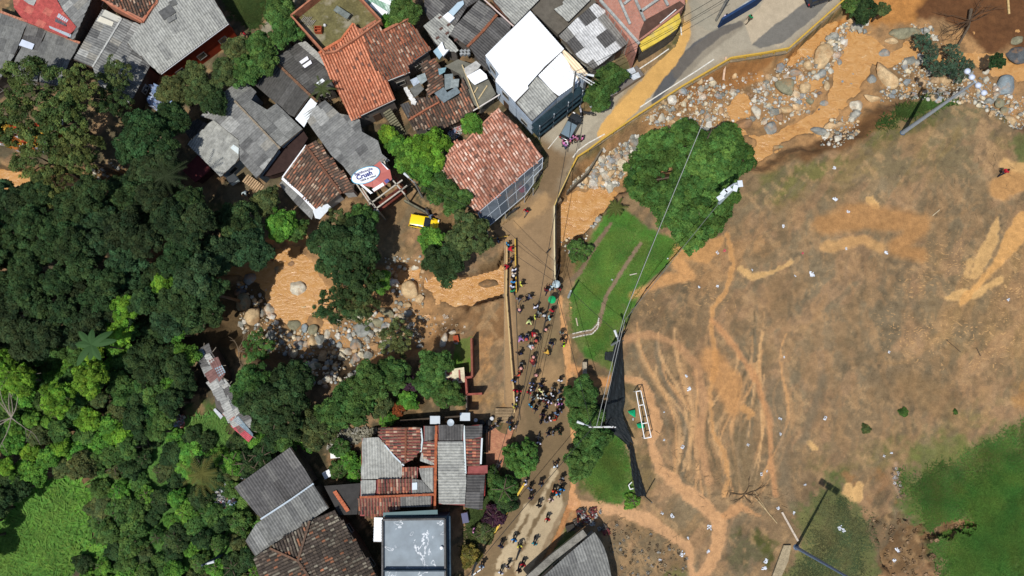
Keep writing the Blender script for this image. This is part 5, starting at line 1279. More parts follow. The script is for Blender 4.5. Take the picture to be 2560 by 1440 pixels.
# 19 flat painted roof
def flatroof():
    base = W(1040, 1400, 0); t = thing('flat_roof_building', 'building with a shiny blue grey flat roof flaking in white patches', 'building', base)
    P = [(957, 1299), (1112, 1297), (1114, 1505), (957, 1505)]; zt = 5.2
    Q = [W(x, y, zt) for x, y in P]
    mb = MB(); mb.prism([(p.x, p.y) for p in Q], -.1, zt - .3); mb.build('wall', M_WALL, t, S(96, 112, 120), off=base)
    m_ = mat('flaking_roof_paint', base=S(134, 146, 154), var=.2, scale=.6, tint2=S(220, 226, 230), mix2=.0, rough=.5, spec=.2)
    # ragged white flakes where the paint has lifted
    n = m_.node_tree.nodes; l = m_.node_tree.links; p = n['Principled BSDF']; cur = p.inputs['Base Color'].links[0].from_socket
    g = n.new('ShaderNodeNewGeometry'); a = n.new('ShaderNodeTexNoise'); a.inputs['Scale'].default_value = .42; a.inputs['Detail'].default_value = 7; a.inputs['Distortion'].default_value = .8; l.new(g.outputs['Position'], a.inputs['Vector'])
    cr = n.new('ShaderNodeValToRGB'); cr.color_ramp.elements[0].position = .583; cr.color_ramp.elements[0].color = (0, 0, 0, 1); cr.color_ramp.elements[1].position = .592; cr.color_ramp.elements[1].color = (1, 1, 1, 1); e = cr.color_ramp.elements.new(.602); e.color = (0, 0, 0, 1)
    l.new(a.outputs['Fac'], cr.inputs[0]); x = n.new('ShaderNodeMix'); x.data_type = 'RGBA'; l.new(cr.outputs[0], x.inputs[0]); l.new(cur, x.inputs[6]); x.inputs[7].default_value = (.8, .82, .84, 1); l.new(x.outputs[2], p.inputs['Base Color'])
    mb = MB(); mb.prism([(q.x, q.y) for q in Q], zt - .29, zt - .15); mb.build('roof_slab', m_, t, off=base)
    for i in range(4):
        a_, c_ = Q[i], Q[(i + 1) % 4]; mb = MB(); mb.bar((a_.x, a_.y, zt + .02), (c_.x, c_.y, zt + .02), .2, .5); mb.build('parapet', M_CONC, t, S(104, 102, 100), off=base)
    mb = MB(); mb.bar(W(958, 1287, 4.6), W(1094, 1280, 4.6), .5, .1); mb.build('teal_gutter', M_METAL, t, S(60, 100, 104), off=base)
    mb = MB(); mb.bar(W(1122, 1290, 4.2), W(1124, 1520, 4.2), .4, .3); mb.build('side_ledge', M_CONC, t, S(66, 84, 98), off=base)
    mb = MB(); mb.bar(W(960, 1425, 5.35), W(1114, 1425, 5.35), .15, .8); mb.build('cross_wall', M_CONC, t, S(58, 70, 80), off=base)
    mb = MB(); c = W(1104, 1369, zt - .1); mb.lathe(c, [(.18, 0), (.18, .25), (.05, .3)], 10); mb.build('vent', M_METAL, t, (.8, .82, .84), off=base)
flatroof()
t, b, rf = house('lean_to', 'narrow white corrugated strip roof beside the flaking flat roof', [
    ([(936, 1292), (957, 1292), (954, 1356), (934, 1356)], 5.2, 4.9, (-1, 0), 'c', 'white', dict(wd=1.2))], wall=S(104, 70, 62), windows=False, cat='shed')
# 21 bottom left
t, b, rf = house('house', 'large old house at the bottom, dark corrugated above and blackened clay tiles below', [
    ([(585, 1219), (727, 1117), (755, 1160), (784, 1207), (652, 1296)], 5.2, 4.7, (.55, .85), 'c', 'dark', dict(L=2.4)),
    ([(613, 1354), (640, 1310), (784, 1211), (823, 1269), (775, 1302), (680, 1362), (637, 1391)], 5.4, 5.0, (.5, .85), 'c', 'grey', dict(L=2.8)),
    ([(675, 1368), (775, 1302), (745, 1402)], 5.8, 5.5, (-.35, -1), 't', 'dark_t'),
    ([(775, 1302), (836, 1275), (900, 1370), (1008, 1545), (850, 1560), (745, 1402)], 6.1, 5.2, (.88, -.42), 't', 'dark_t'),
    ([(634, 1395), (675, 1368), (745, 1402), (850, 1560), (690, 1560), (650, 1450)], 6.1, 5.3, (-.88, .42), 't', 'dark_t')], wall=S(96, 84, 72))
ridge(rf, b, [(775, 1302, 6.2), (745, 1402, 6.2), (800, 1480, 6.2), (850, 1560, 6.2)], S(104, 84, 70), .26); ridge(rf, b, [(675, 1370, 5.8), (745, 1402, 6.1)], S(120, 92, 74), .22)
strip(rf, b, 'white_flashing', [(784, 1209, 5.35), (730, 1247, 5.4), (652, 1298, 5.4)], .2, M_METAL, S(176, 190, 200))
# 22 bottom right house
t, b, rf = house('house', 'grey corrugated roofed house with a concrete gutter at the bottom centre', [
    ([(1486, 1330), (1502, 1352), (1514, 1375), (1534, 1460), (1540, 1530), (1290, 1530), (1357, 1442), (1420, 1385)], 5.0, 4.4, (.35, 1), 'c', 'grey', dict(L=2.6))], wall=S(150, 146, 136))
strip(rf, b, 'gutter_slab', [(1462, 1330, 4.0), (1380, 1394, 4.0), (1300, 1465, 4.0)], .8, M_CONC, S(134, 130, 120))
# 23 rusty cream shack
t, b, rf = house('shed', 'small cream tin shed streaked with rust beside the brick gate', [
    ([(1107, 926), (1160, 918), (1163, 955), (1110, 965)], 2.7, 2.5, (0, 1), 'n', 'beige')], wall=S(150, 140, 120), windows=False, deckcol=S(222, 210, 178), cat='shed')
for q in (((1115, 930), (1130, 928), (1129, 936), (1118, 938)), ((1146, 925), (1150, 924), (1152, 952), (1147, 953)), ((1120, 945), (1134, 946), (1130, 953), (1118, 952))):
    loose(rf, b, 'rust_patch', q, 2.7, M_SHEET, S(160, 92, 82), .03)
# 24 ragged tin shacks
def shack(label, quads, z, wallc=S(70, 60, 52)):
    allq = [p for q, _ in quads for p in q]; cx = sum(p[0] for p in allq) / len(allq); cy = sum(p[1] for p in allq) / len(allq)
    base = W(cx, cy, 0); t = thing('tin_shack', label, 'shack', base)
    I = inset([(W(x, y, z).x, W(x, y, z).y) for x, y in hull(allq)], .35)
    mb = MB(); mb.prism(I, -.1, z - .15); mb.build('wall', M_WOOD, t, wallc, off=base)
    mb = MB(); mb.prism(I, z - .14, z - .06); rf = mb.build('roof', M_SHEET, t, S(96, 90, 86), off=base)
    for k, (q, c) in enumerate(quads):
        P = [W(x, y, z + .04 * (k % 4)) for x, y in q]
        # corrugated quad: strips across
        n = 8; vv = []; ff = []
        for i in range(n + 1):
            u = i / n; a = P[0].lerp(P[1], u); d = P[3].lerp(P[2], u); h = Vector((0, 0, .05 * (i % 2))); vv += [a + h - base, d + h - base]
        ff = [(2 * i, 2 * i + 1, 2 * i + 3, 2 * i + 2) for i in range(n)]
        link('roof_sheet', mesh('roof_sheet', vv, ff, M_SHEET), rf, color=c)
    for k in range(5):
        a = Vector(I[k % len(I)]); b_ = Vector(I[(k + 1) % len(I)]); m = a.lerp(b_, .5); o = (m - Vector((base.x, base.y))).normalized()
        mb = MB(); mb.bar((m.x - o.x, m.y - o.y, z - .1), (m.x + o.x * .8, m.y + o.y * .8, z - .1), .06); mb.build('rafter', M_WOOD, t, S(150, 140, 124), off=base)
def hull(pts):
    pts = sorted(set(pts)); cr = lambda o, a, b: (a[0] - o[0]) * (b[1] - o[1]) - (a[1] - o[1]) * (b[0] - o[0])
    def half(ps):
        r = []
        for p in ps:
            while len(r) > 1 and cr(r[-2], r[-1], p) <= 0: r.pop()
            r.append(p)
        return r[:-1]
    return half(pts) + half(pts[::-1])
DK, LG, BL, RU, WH, BR_ = S(100, 98, 96), S(176, 176, 170), S(150, 168, 178), S(130, 96, 90), S(224, 226, 228), S(190, 140, 128)
def shackrow(label, u0, u1, extra, seed, z):
    r = random.Random(seed); A = (500, 872); B = (622, 1092); L = math.hypot(B[0] - A[0], B[1] - A[1]); d = ((B[0] - A[0]) / L, (B[1] - A[1]) / L); n = (-d[1], d[0]); Q = []
    t = u0 * L
    while t < u1 * L:
        hw = r.uniform(17, 26); o = r.uniform(-6, 6); st = r.uniform(15, 24)
        for sd in (0, 1):
            q = []
            for (dt, dn) in ((0, -hw + o if sd == 0 else o - 3), (st + 6, -hw + o if sd == 0 else o - 3), (st + 6, o + 3 if sd == 0 else hw + o), (0, o + 3 if sd == 0 else hw + o)):
                dt += r.uniform(-3, 3); dn += r.uniform(-3, 3); q.append((A[0] + d[0] * (t + dt) + n[0] * dn, A[1] + d[1] * (t + dt) + n[1] * dn))
            Q.append((q, r.choice([LG, LG, BL, DK, DK, RU, S(150, 150, 146), S(128, 130, 130)])))
        t += st
    shack(label, Q + extra, z)
shackrow('uppermost tin shack of the row, torn dark sheets and a rusty brown panel', 0, .36, [(((520, 900), (545, 892), (563, 935), (548, 955)), RU)], 4, 2.8)
shackrow('middle tin shack of the row under ribbed grey sheets', .37, .68, [(((533, 1025), (538, 1020), (558, 1040), (552, 1048)), WH)], 5, 2.7)
shackrow('lowest tin shack of the row with a bright red strip and pale blue sheets', .69, .86, [(((555, 1035), (575, 1030), (592, 1033), (580, 1055)), BR_), (((582, 1050), (596, 1040), (633, 1085), (632, 1092)), BL), (((577, 1066), (582, 1052), (632, 1092), (622, 1106)), S(196, 92, 100))], 6, 2.6)

# 9 drink banner and scaffold frame
def banner():
    base = W(930, 450, 0); zb = 4.9
    t = thing('advertising_banner', 'red and white drink banner stretched as a canopy over timber poles', 'banner', base)
    R = [(874, 446), (893, 437), (930, 418), (949, 403), (960, 412), (975, 425), (980, 448), (962, 464), (936, 480), (931, 468), (900, 462)]
    m = mat('vinyl_banner', obj=True, rough=.45, var=.06, scale=3, bump=.2, bscale=3)
    # wrinkled sheet
    P = [W(x, y, zb + .12 * math.sin(i * 2.1)) for i, (x, y) in enumerate(R)]; c = W(930, 442, zb + .12)
    mb = MB(); mb.add([c] + P, [(0, i + 1, (i + 1) % len(P) + 1) for i in range(len(P))]); mb.build('red_sheet', m, t, S(196, 112, 102), off=base)
    d = (W(975, 410, zb) - W(875, 446, zb)).normalized(); n_ = Vector((-d.y, d.x, 0)); o = W(914, 438, zb + .2)
    def ell(rx, ry, z, col, name):
        mb = MB(); n = 28; ring = []
        for k in range(n):
            a = 2 * math.pi * k / n; x = rx * math.cos(a); y = ry * math.sin(a)
            ring.append(o + d * x + n_ * y + Vector((0, 0, z)))
        mb.add([o + Vector((0, 0, z))] + ring, [(0, i + 1, (i + 1) % n + 1) for i in range(n)]); mb.build(name, m, t, col, off=base)
    ell(1.85, 1.02, .0, S(90, 176, 208), 'blue_rim'); ell(1.75, .93, .012, (.82, .84, .86), 'white_oval')
    loose(t, base, 'white_edge', [(895, 458), (903, 458), (932, 482), (926, 485), (912, 472)], zb + .1, m, (.8, .82, .84), .02)
    loose(t, base, 'white_edge', [(952, 406), (958, 410), (972, 424), (968, 424)], zb + .22, m, (.8, .82, .84), .02)
    loose(t, base, 'slogan_strip', [(930, 473), (957, 456), (961, 463), (935, 479)], zb + .24, m, (.82, .82, .82), .02)
    loose(t, base, 'badge', [(960, 452), (968, 446), (974, 452), (966, 459)], zb + .26, m, S(92, 92, 150), .02)
    def text(s, size, off, col, bold=0.0):
        cu = bpy.data.curves.new('lettering', 'FONT'); cu.body = s; cu.size = size; cu.align_x = 'CENTER'; cu.align_y = 'CENTER'; cu.extrude = .008; cu.offset = bold
        ob = bpy.data.objects.new('tmp', cu); COL.objects.link(ob); dg = bpy.context.evaluated_depsgraph_get(); me = bpy.data.meshes.new_from_object(ob.evaluated_get(dg)); bpy.data.objects.remove(ob)
        me.materials.clear(); me.materials.append(M_OBJ)
        R_ = Matrix((d, n_, Vector((0, 0, 1)))).transposed().to_4x4(); me.transform(R_)
        link('lettering', me, t, o + d * off[0] + n_ * off[1] + Vector((0, 0, .035)) - base, color=col)
    text('Bamboocha', .5, (-.1, .52), S(70, 66, 120), .012); text('Crush', .82, (-.15, .02), S(30, 44, 130), .03); text('100% la mitad', .36, (.15, -.5), S(70, 80, 110), .01)
    o2 = o; 
    sc = thing('scaffold', 'open timber pole frame carrying the drink banner over a brick ground floor', 'scaffold', W(965, 500, 0))
    z = 3.9
    for a, c_ in (((922, 512, z), (1006, 450, z)), ((932, 528, z), (1018, 464, z)), ((978, 446, z), (1012, 486, z)), ((925, 500, z), (948, 530, z)), ((905, 470, z), (948, 536, z)), ((886, 452, z), (924, 508, z)), ((960, 402, z + .8), (975, 450, z))):
        mb = MB(); mb.bar(W(*a), W(*c_), .16); mb.build('pole', M_WOOD, sc, S(196, 188, 172), off=sc.location)
    for x, y in ((924, 508), (990, 460), (948, 530), (1012, 486), (936, 424), (962, 404)):
        mb = MB(); p = W(x, y, z); mb.bar((p.x, p.y, -.2), (p.x, p.y, z + (.9 if y < 430 else 0)), .16); mb.build('post', M_WOOD, sc, S(150, 140, 122), off=sc.location)
    mb = MB()
    for a, c_ in (((930, 520), (1008, 466)), ((905, 470), (930, 520)), ((1008, 466), (985, 440))):
        A = W(*a, 2.6); C_ = W(*c_, 2.6); mb.bar((A.x, A.y, 1.3), (C_.x, C_.y, 1.3), .2, 2.8)
    mb.build('brick_wall', M_BRICK, sc, S(140, 84, 66), off=sc.location)
    mb = MB(); q = [W(x, y, 2.7) for x, y in ((938, 512), (1000, 466), (1012, 480), (950, 528))]; mb.prism([(p.x, p.y) for p in q], 2.5, 2.7); mb.build('brick_ledge', M_BRICK, sc, S(120, 64, 52), off=sc.location)
banner()

# stairs
def stairs(name, label, a, b_, wpx, n, z0, z1, col):
    t = thing(name, label, 'stairs', W(*a, z0))
    A = W(*a, z0); B = W(*b_, z1)
    d = Vector((B.x - A.x, B.y - A.y, 0)); L = d.length; d.normalize()
    for i in range(n):
        c = A.lerp(B, (i + .5) / n); mb = MB(); mb.box((c.x, c.y, c.z - .3), (L / n * .86, wpx / 20, .7), d); mb.build('step', M_CONC, t, col, off=t.location)
stairs('staircase', 'mossy concrete staircase climbing beside the orange tiled house', (1008, 340), (966, 276), 22, 12, 0, 2.6, S(128, 124, 100))
stairs('staircase', 'timber stepped ramp below the pale lean-to roof', (655, 475), (612, 444), 24, 9, 0, 1.2, S(190, 160, 124))
stairs('staircase', 'wide shallow concrete steps beside the south end of the bridge rail', (1262, 1057), (1262, 1020), 46, 5, 0, .25, S(150, 128, 98))
# masonry walls and gate by the bridge yard
def lowwall(label, pts, h, col, z0=-.1, w_=.25, m=None, name='garden_wall'):
    mb = MB()
    for a, c in zip(pts[:-1], pts[1:]):
        A = W(*a, z0 + h); C_ = W(*c, z0 + h); mb.bar((A.x, A.y, z0 + h / 2), (C_.x, C_.y, z0 + h / 2), w_, h)
    return tag(mb.build(name, m or M_BRICK, color=col), label, 'wall')
lowwall('tall red brick boundary wall running down the left of the muddy yard', [(1178, 845), (1180, 942)], 2.6, S(140, 86, 70))
lowwall('u shaped red brick gateway wall beside the cream tin shed', [(1180, 942), (1164, 944), (1167, 986), (1205, 984)], 2.4, S(150, 84, 72))
lowwall('thin grey yard wall between gateway and the jumbled house', [(1166, 988), (1166, 1030)], 2.0, S(120, 112, 100), w_=.15)
lowwall('yellow low wall along the lower left side of the road', [(1312, 1208), (1270, 1276), (1225, 1350)], .7, S(226, 186, 60), w_=.22, m=M_OBJ)
lowwall('pale garden retaining wall beside the grassy slope by the stream', [(1502, 540), (1480, 575), (1455, 612)], 1.0, S(166, 158, 140), z0=-1.2, w_=.35, m=M_CONC)
lowwall('short stub of concrete wall at the foot of the lawn', [(1462, 905), (1462, 950)], 1.2, S(170, 156, 134), w_=.5, m=M_CONC)
lowwall('dark boundary wall on the shaded lane behind the jumbled house', [(1000, 1052), (1160, 1040)], 1.8, S(76, 66, 56), w_=.2, m=M_CONC)
lowwall('slanting concrete wall under the taxi turning place', [(1010, 500), (1065, 530), (1075, 540)], 1.0, S(120, 118, 100), w_=.2, m=M_CONC)
lowwall('leaning broken concrete slab at the road bend above the stream', [(1418, 478), (1470, 430), (1505, 372)], 1.8, S(110, 100, 84), z0=-2.0, w_=.22, m=M_CONC)
sl = thing('fallen_slab', 'large pale concrete slab lying on the grass at the bottom of the field', 'slab', at(1955, 1400))
mb = MB(); q = [at(x, y) for x, y in ((1957, 1362), (1976, 1362), (1968, 1402), (1946, 1450), (1924, 1450))]; mb.prism([(p.x, p.y) for p in q], -.1, .35); mb.build('slab_body', M_CONC, sl, S(170, 154, 124), off=sl.location)
# ------------------------------------------------------------------ TREES
def crown_mesh(name, R, asp, nclump, leaf, seed, cr=0.22, dens=1.0, droop=0.0, sparse=0.0):
    """one crown: many leaf-sized blades gathered in clumps round a dome"""
    g = np.random.default_rng(seed)
    # small clumps over an uneven dome
    th = g.random(nclump) * 2 * np.pi; cz = g.random(nclump) ** 0.85
    rad = np.sqrt(1 - cz ** 2); ph = g.random(6) * 6.3
    wob = 1 + 0.13 * np.sin(3 * th + ph[0]) + 0.09 * np.sin(5 * th + ph[1]) + .05 * np.sin(9 * th + ph[2])
    x0 = np.cos(th) * rad; y0 = np.sin(th) * rad
    lob = .86 + .1 * np.sin(4.2 * x0 + ph[3]) * np.cos(4.6 * y0 + ph[4]) + .08 * np.sin(9 * x0 + ph[5] + 7 * y0)
    rr = lob * (.88 + .12 * g.random(nclump))
    C = np.stack([x0 * wob, y0 * wob, cz * asp], -1) * rr[:, None] * (R - cr * .5)
    low = g.random(nclump) < 0.2
    C[low] *= 0.8
    CR = cr * (0.6 + 0.8 * g.random(nclump))
    area = 4 * np.pi * CR ** 2 * 0.6
    pt_ = 1 + .3 * np.sin(3.1 * x0 + ph[1]) * np.sin(3.7 * y0 + ph[2])
    n = np.maximum(8, (dens * 1.5 * area / (leaf * leaf * .5)).astype(int))
    idx = np.repeat(np.arange(nclump), n); N = len(idx)
    v = g.normal(size=(N, 3)); v /= np.linalg.norm(v, axis=1)[:, None]
    v[:, 2] = np.where(v[:, 2] < -0.3, -v[:, 2], v[:, 2])
    rad2 = CR[idx] * (0.55 + 0.55 * g.random(N) ** .6)
    P = C[idx] + v * rad2[:, None]
    # blade orientation: outward from clump, jittered
    nn = v * 0.8 + g.normal(size=(N, 3)) * 0.45 + np.array([0, 0, .35]); nn /= np.linalg.norm(nn, axis=1)[:, None]
    a = g.normal(size=(N, 3)); a -= (a * nn).sum(1)[:, None] * nn; a /= np.linalg.norm(a, axis=1)[:, None]
    b = np.cross(nn, a)
    L = leaf * (0.7 + 0.7 * g.random(N))[:, None]
    Wd = L * 0.55
    V = np.empty((N, 4, 3)); V[:, 0] = P - a * L; V[:, 1] = P + b * Wd - nn * L * .25; V[:, 2] = P + a * L; V[:, 3] = P - b * Wd - nn * L * .25
    F = np.arange(N * 4).reshape(N, 4)
    cj = ((0.55 + 0.8 * g.random(nclump)) * pt_)[idx] * (0.75 + 0.5 * g.random(N))
    hue = (g.random(nclump)[idx] - .5) * .3 + (g.random(N) - .5) * .25
    col = np.stack([cj * (1 + hue), cj, cj * (1 - hue * .5)], -1)
    col = np.repeat(col, 4, 0)
    return mesh_np(name, V.reshape(-1, 3), F, M_LEAF, col)

CROWNS = {}
def crowns(key):
    if key in CROWNS: return CROWNS[key]
    spec = {'s': (1.6, .8, 75, .12, .34), 'm': (2.6, .7, 150, .13, .38), 'l': (4.0, .6, 300, .15, .42), 'xl': (8.4, .5, 1150, .17, .46), 'fine': (2.8, .75, 420, .1, .24), 'thin': (3.6, .6, 110, .12, .38)}[key]
    R, asp, nc, lf, cr = spec
    k = 1 if key == 'xl' else 3
    CROWNS[key] = (R, [crown_mesh('crown', R, asp, nc, lf, 100 + i * 7 + len(CROWNS) * 31, cr, dens=.5 if key != 'thin' else .3) for i in range(k)])
    return CROWNS[key]

def trunk_mesh(R, h, seed):
    r = random.Random(seed); mb = MB()
    lean = Vector(((r.random() - .5) * .5, (r.random() - .5) * .5, 0))
    t0 = .09 + R * .035
    pts = [Vector((0, 0, -.3)), lean * .3 + Vector((0, 0, h * .35)), lean + Vector((0, 0, h * .65))]
    mb.tube(pts, t0 * 1.3, 7, t0 * .8)
    for k in range(5):
        a = k * 1.26 + r.random() * .6; e = lean + Vector((math.cos(a) * R * .62, math.sin(a) * R * .62, h * (.8 + .12 * r.random())))
        mid = lean + Vector((math.cos(a) * R * .25, math.sin(a) * R * .25, h * .75))
        mb.tube([pts[2], mid, e], t0 * .6, 5, t0 * .15)
    return mesh('trunk', mb.v, mb.f, M_BARK, True)
TRUNKS = {}
TCOL = {'mid': (0.070, 0.138, 0.030), 'dark': (0.037, 0.070, 0.020), 'deep': (0.034, 0.056, 0.018), 'bright': (0.135, 0.26, 0.024), 'yellow': (0.086, 0.118, 0.03), 'blue': (0.042, 0.082, 0.030),
        'olive': (0.085, 0.11, 0.034), 'red': (0.26, 0.07, 0.02), 'purple': (0.065, 0.03, 0.045), 'gold': (0.17, 0.14, 0.03), 'vivid': (0.098, 0.225, 0.030), 'round': (0.080, 0.17, 0.032)}
TN = [0]
def tree(px, py, rpx, h, col, label, kind=None, group=None, name='tree', key=None, cat='tree', gz=None, jit=.12):
    """px,py,rpx: where and how big the crown shows; h: height of its top"""
    zt = h * .72
    c = W(px, py, zt); R = rpx / FPX * (HCAM - zt) * 1.09
    g0 = zat(c.x, c.y) if gz is None else gz
    if key is None: key = 's' if R < 2.0 else 'm' if R < 3.3 else 'l' if R < 6 else 'xl'
    R0, ms = crowns(key)
    TN[0] += 1
    r = random.Random(TN[0] * 13)
    me = ms[r.randrange(len(ms))]
    t = thing(name, label, cat, (c.x, c.y, g0), r.random() * 6.28, group)
    f = R / R0; asp = (h - g0) / (h if h > 0 else 1)
    base = TCOL[col] if isinstance(col, str) else col
    j = [1 + (r.random() - .5) * jit * 2 for _ in range(2)]
    cc = tuple(1.16 * v for v in (base[0] * j[0] * j[1], base[1] * j[0], base[2] * j[0] + .003))
    spec_asp = {'s': .8, 'm': .7, 'l': .6, 'xl': .5, 'fine': .75, 'thin': .6}[key]
    ch = R * spec_asp
    zf = f
    top = h - g0
    cz = max(top - ch, top * .25); zf = (top - cz) / (R0 * spec_asp)
    link('crown', me, t, (0, 0, cz), (0, 0, 0), cc, (f, f, zf))
    kb = (round(R), round(top))
    if kb not in TRUNKS: TRUNKS[kb] = trunk_mesh(max(R, .5), max(top, 1), len(TRUNKS))
    link('trunk', TRUNKS[kb], t)
    return t

# --- trees that can be told apart
tree(1732, 434, 174, 8.5, (.062, .135, .026), 'very large round tree standing alone between the stream and the lawn')
tree(1302, 1145, 46, 3.4, 'round', 'round clipped bushy tree at the roadside near the crowd', key='fine')
for x, y, r_, l_ in ((1455, 985, 44, 'topmost'), (1468, 1045, 46, 'second from the top'), (1478, 1105, 46, 'third from the top'), (1450, 1160, 40, 'lowest')):
    tree(x, y, r_, 3.8, 'mid', l_ + ' of the four dense trees lining the right side of the road', group='trees along the right of the road')
tree(1448, 625, 32, 2.0, 'mid', 'low round shrub at the upper left corner of the lawn', name='shrub', cat='shrub', key='fine')
tree(1172, 590, 62, 7, 'olive', 'fine leaved olive green tree beside the glass awning', key='fine')
tree(1112, 655, 56, 6, 'dark', 'dense dark tree over the stream below the yellow taxi')
tree(1078, 600, 36, 4.5, 'vivid', 'small bright green tree touching the front of the yellow taxi')
tree(1075, 375, 58, 6, 'bright', 'bright green tree between the jumbled roofs and the pink tiled building')
tree(1030, 400, 50, 5.5, 'vivid', 'bright green tree left of the pink tiled building')
tree(1100, 470, 48, 5, 'mid', 'medium green tree under the lower left edge of the pink tiled roof')
tree(1060, 430, 40, 5.6, 'vivid', 'leafy green tree right of the drink banner')
tree(968, 335, 26, 3, 'bright', 'small yellow green shrub below the orange tiled house', name='shrub', cat='shrub')
tree(990, 365, 28, 3, 'vivid', 'green shrub on the slope beside the mossy staircase', name='shrub', cat='shrub')
tree(1180, 315, 29, 5.5, 'vivid', 'small round tree poking up at the upper corner of the pink tiled roof')
tree(1525, 195, 42, 4.5, 'mid', 'roadside tree right of the white building, upper of the two')
tree(1495, 240, 42, 4.5, 'mid', 'roadside tree right of the white building, lower of the two')
tree(1140, 500, 40, 5, 'mid', 'green tree between the pink tiled roof and the taxi place')
tree(865, 625, 92, 8, 'dark', 'large dark feathery tree overhanging the orange stream', key='l')
tree(905, 555, 48, 6, 'mid', 'green tree just above the large dark feathery tree')
tree(850, 560, 40, 6, 'olive', 'small olive tree at the upper left of the large dark feathery tree', key='thin')
tree(900, 700, 62, 6, 'dark', 'dark thin tree below the large feathery tree', key='thin')
tree(950, 705, 30, 4, 'vivid', 'small vivid green tree over the rocks in mid stream')
tree(835, 760, 55, 4, 'dark', 'straggly tree on the boulders left of mid stream', key='thin')
tree(900, 770, 50, 4, 'olive', 'thin olive scrub on the stones below mid stream', key='thin')
tree(990, 845, 48, 3, 'olive', 'bare looking grey green bush on the stony bank', key='thin')
tree(640, 865, 42, 2.5, 'mid', 'ragged green bush on the bank right of the tin shacks', key='thin')
tree(600, 560, 62, 7, 'dark', 'round dark tree above the left bend of the stream')
tree(625, 620, 62, 7, 'blue', 'dense blue green tree overhanging the left bend of the stream')
tree(668, 505, 36, 5, 'olive', 'small olive tree beside the timber stepped ramp')
tree(705, 560, 44, 5, 'vivid', 'bright green tree below the small brown tiled house')
tree(740, 575, 30, 3.5, 'mid', 'low tree at the water edge below the brown tiled house')
for x, y, r_, c_, l_ in ((700, 25, 48, 'mid', 'bushy tree at the top edge left of the roof terrace'), (715, 85, 44, 'mid', 'bushy tree against the brick wall of the roof terrace'), (655, 120, 46, 'mid', 'bushy tree beside the narrow path with the red clad walker'),
                         (600, 130, 40, 'olive', 'reddish tipped tree beside the red wall of the large grey house'), (570, 185, 44, 'olive', 'olive tree below the red wall of the large grey house'), (620, 180, 46, 'mid', 'green tree above the dark corrugated roof'),
                         (665, 160, 36, 'mid', 'smaller green tree touching the dark corrugated roof'), (505, 235, 44, 'olive', 'olive tree over the blue sheets between the two roofs'), (440, 230, 46, 'olive', 'grey olive tree at the lower end of the patchwork roof'),
                         (540, 260, 36, 'dark', 'dark tree at the top corner of the grey gable house'), (490, 190, 34, 'olive', 'small olive tree below the corner of the large grey roof')):
    tree(x, y, r_, 6, c_, l_)
tree(1012, 32, 44, 6, 'mid', 'round dark green tree at the top edge between two roofs')
tree(968, 62, 22, 4, 'vivid', 'small bushy tree beside the green white roof', )
for x, y, r_, l_ in ((90, 215, 84, 'uppermost'), (165, 300, 78, 'right hand'), (50, 310, 74, 'left hand'), (205, 390, 72, 'lower right'), (110, 400, 76, 'lower left'), (140, 470, 60, 'lowest'), (215, 225, 60, 'topmost right')):
    tree(x, y, r_, 9, 'yellow', l_ + ' part of the thin yellow green trees in the upper left corner', key='thin', group='yellow green trees in the upper left')
tree(300, 190, 46, 6.5, 'olive', 'thin grey olive tree growing over the patchwork grey roof', key='thin'); tree(290, 250, 50, 6, 'dark', 'thin dark tree at the foot of the patchwork grey roof', key='thin')
tree(368, 350, 78, 9, 'dark', 'dense dark tree left of the wine red shed, upper one'); tree(400, 430, 70, 8.5, 'deep', 'dense dark tree left of the wine red shed, lower one')
tree(430, 300, 50, 7, 'dark', 'dark tree behind the low dark shed')
tree(690, 1010, 86, 7, 'dark', 'broad dark tree right of the tin shacks'); tree(640, 965, 60, 6, 'mid', 'green tree crowding the tin shacks from the right'); tree(735, 950, 55, 6, 'dark', 'dark tree at the shaded edge of the stones')
tree(880, 1010, 60, 6, 'mid', 'broad green tree above the stone terraces'); tree(830, 1040, 46, 5, 'mid', 'green tree left of the stone terraces'); tree(920, 955, 50, 6, 'mid', 'feathery green tree in the middle of the garden belt'); tree(985, 940, 46, 5, 'mid', 'leafy green tree behind the purple bush')
tree(790, 1080, 50, 5, 'olive', 'olive tree above the dark corrugated house'); tree(950, 1015, 30, 4, 'olive', 'small olive tree left of the rust red shrub')
tree(1090, 915, 44, 5, 'mid', 'green tree left of the cream tin shed'); tree(1075, 960, 40, 4, 'mid', 'second green tree left of the cream tin shed, below the first'); tree(1120, 985, 38, 3.5, 'mid', 'green bush below the cream tin shed')
tree(996, 1021, 20, 2.2, 'red', 'round rust red ornamental shrub in the garden belt', name='shrub', cat='shrub', key='fine'); tree(1025, 962, 22, 2.5, 'purple', 'dark purple leaved bush in the garden belt', name='shrub', cat='shrub', key='fine'); tree(1018, 1000, 26, 2.5, 'vivid', 'green shrub between the red and the purple bushes', name='shrub', cat='shrub'); tree(968, 1048, 22, 2, 'vivid', 'bright little shrub left of the rust red one', name='shrub', cat='shrub')
tree(1255, 1222, 38, 2.5, 'mid', 'leafy shrub below the clipped roadside tree', name='shrub', cat='shrub'); tree(1228, 1195, 26, 2, 'mid', 'small shrub against the red walled house front', name='shrub', cat='shrub'); tree(1265, 1255, 30, 1.8, 'dark', 'dark shrub along the yellow low wall', name='shrub', cat='shrub'); tree(1235, 1290, 28, 1.6, 'purple', 'purplish shrub along the yellow low wall', name='shrub', cat='shrub')
tree(1210, 1330, 28, 1.6, 'olive', 'olive shrub at the lower end of the yellow wall', name='shrub', cat='shrub'); tree(1175, 1390, 26, 1.8, 'gold', 'golden shrub at the bottom beside the road', name='shrub', cat='shrub')
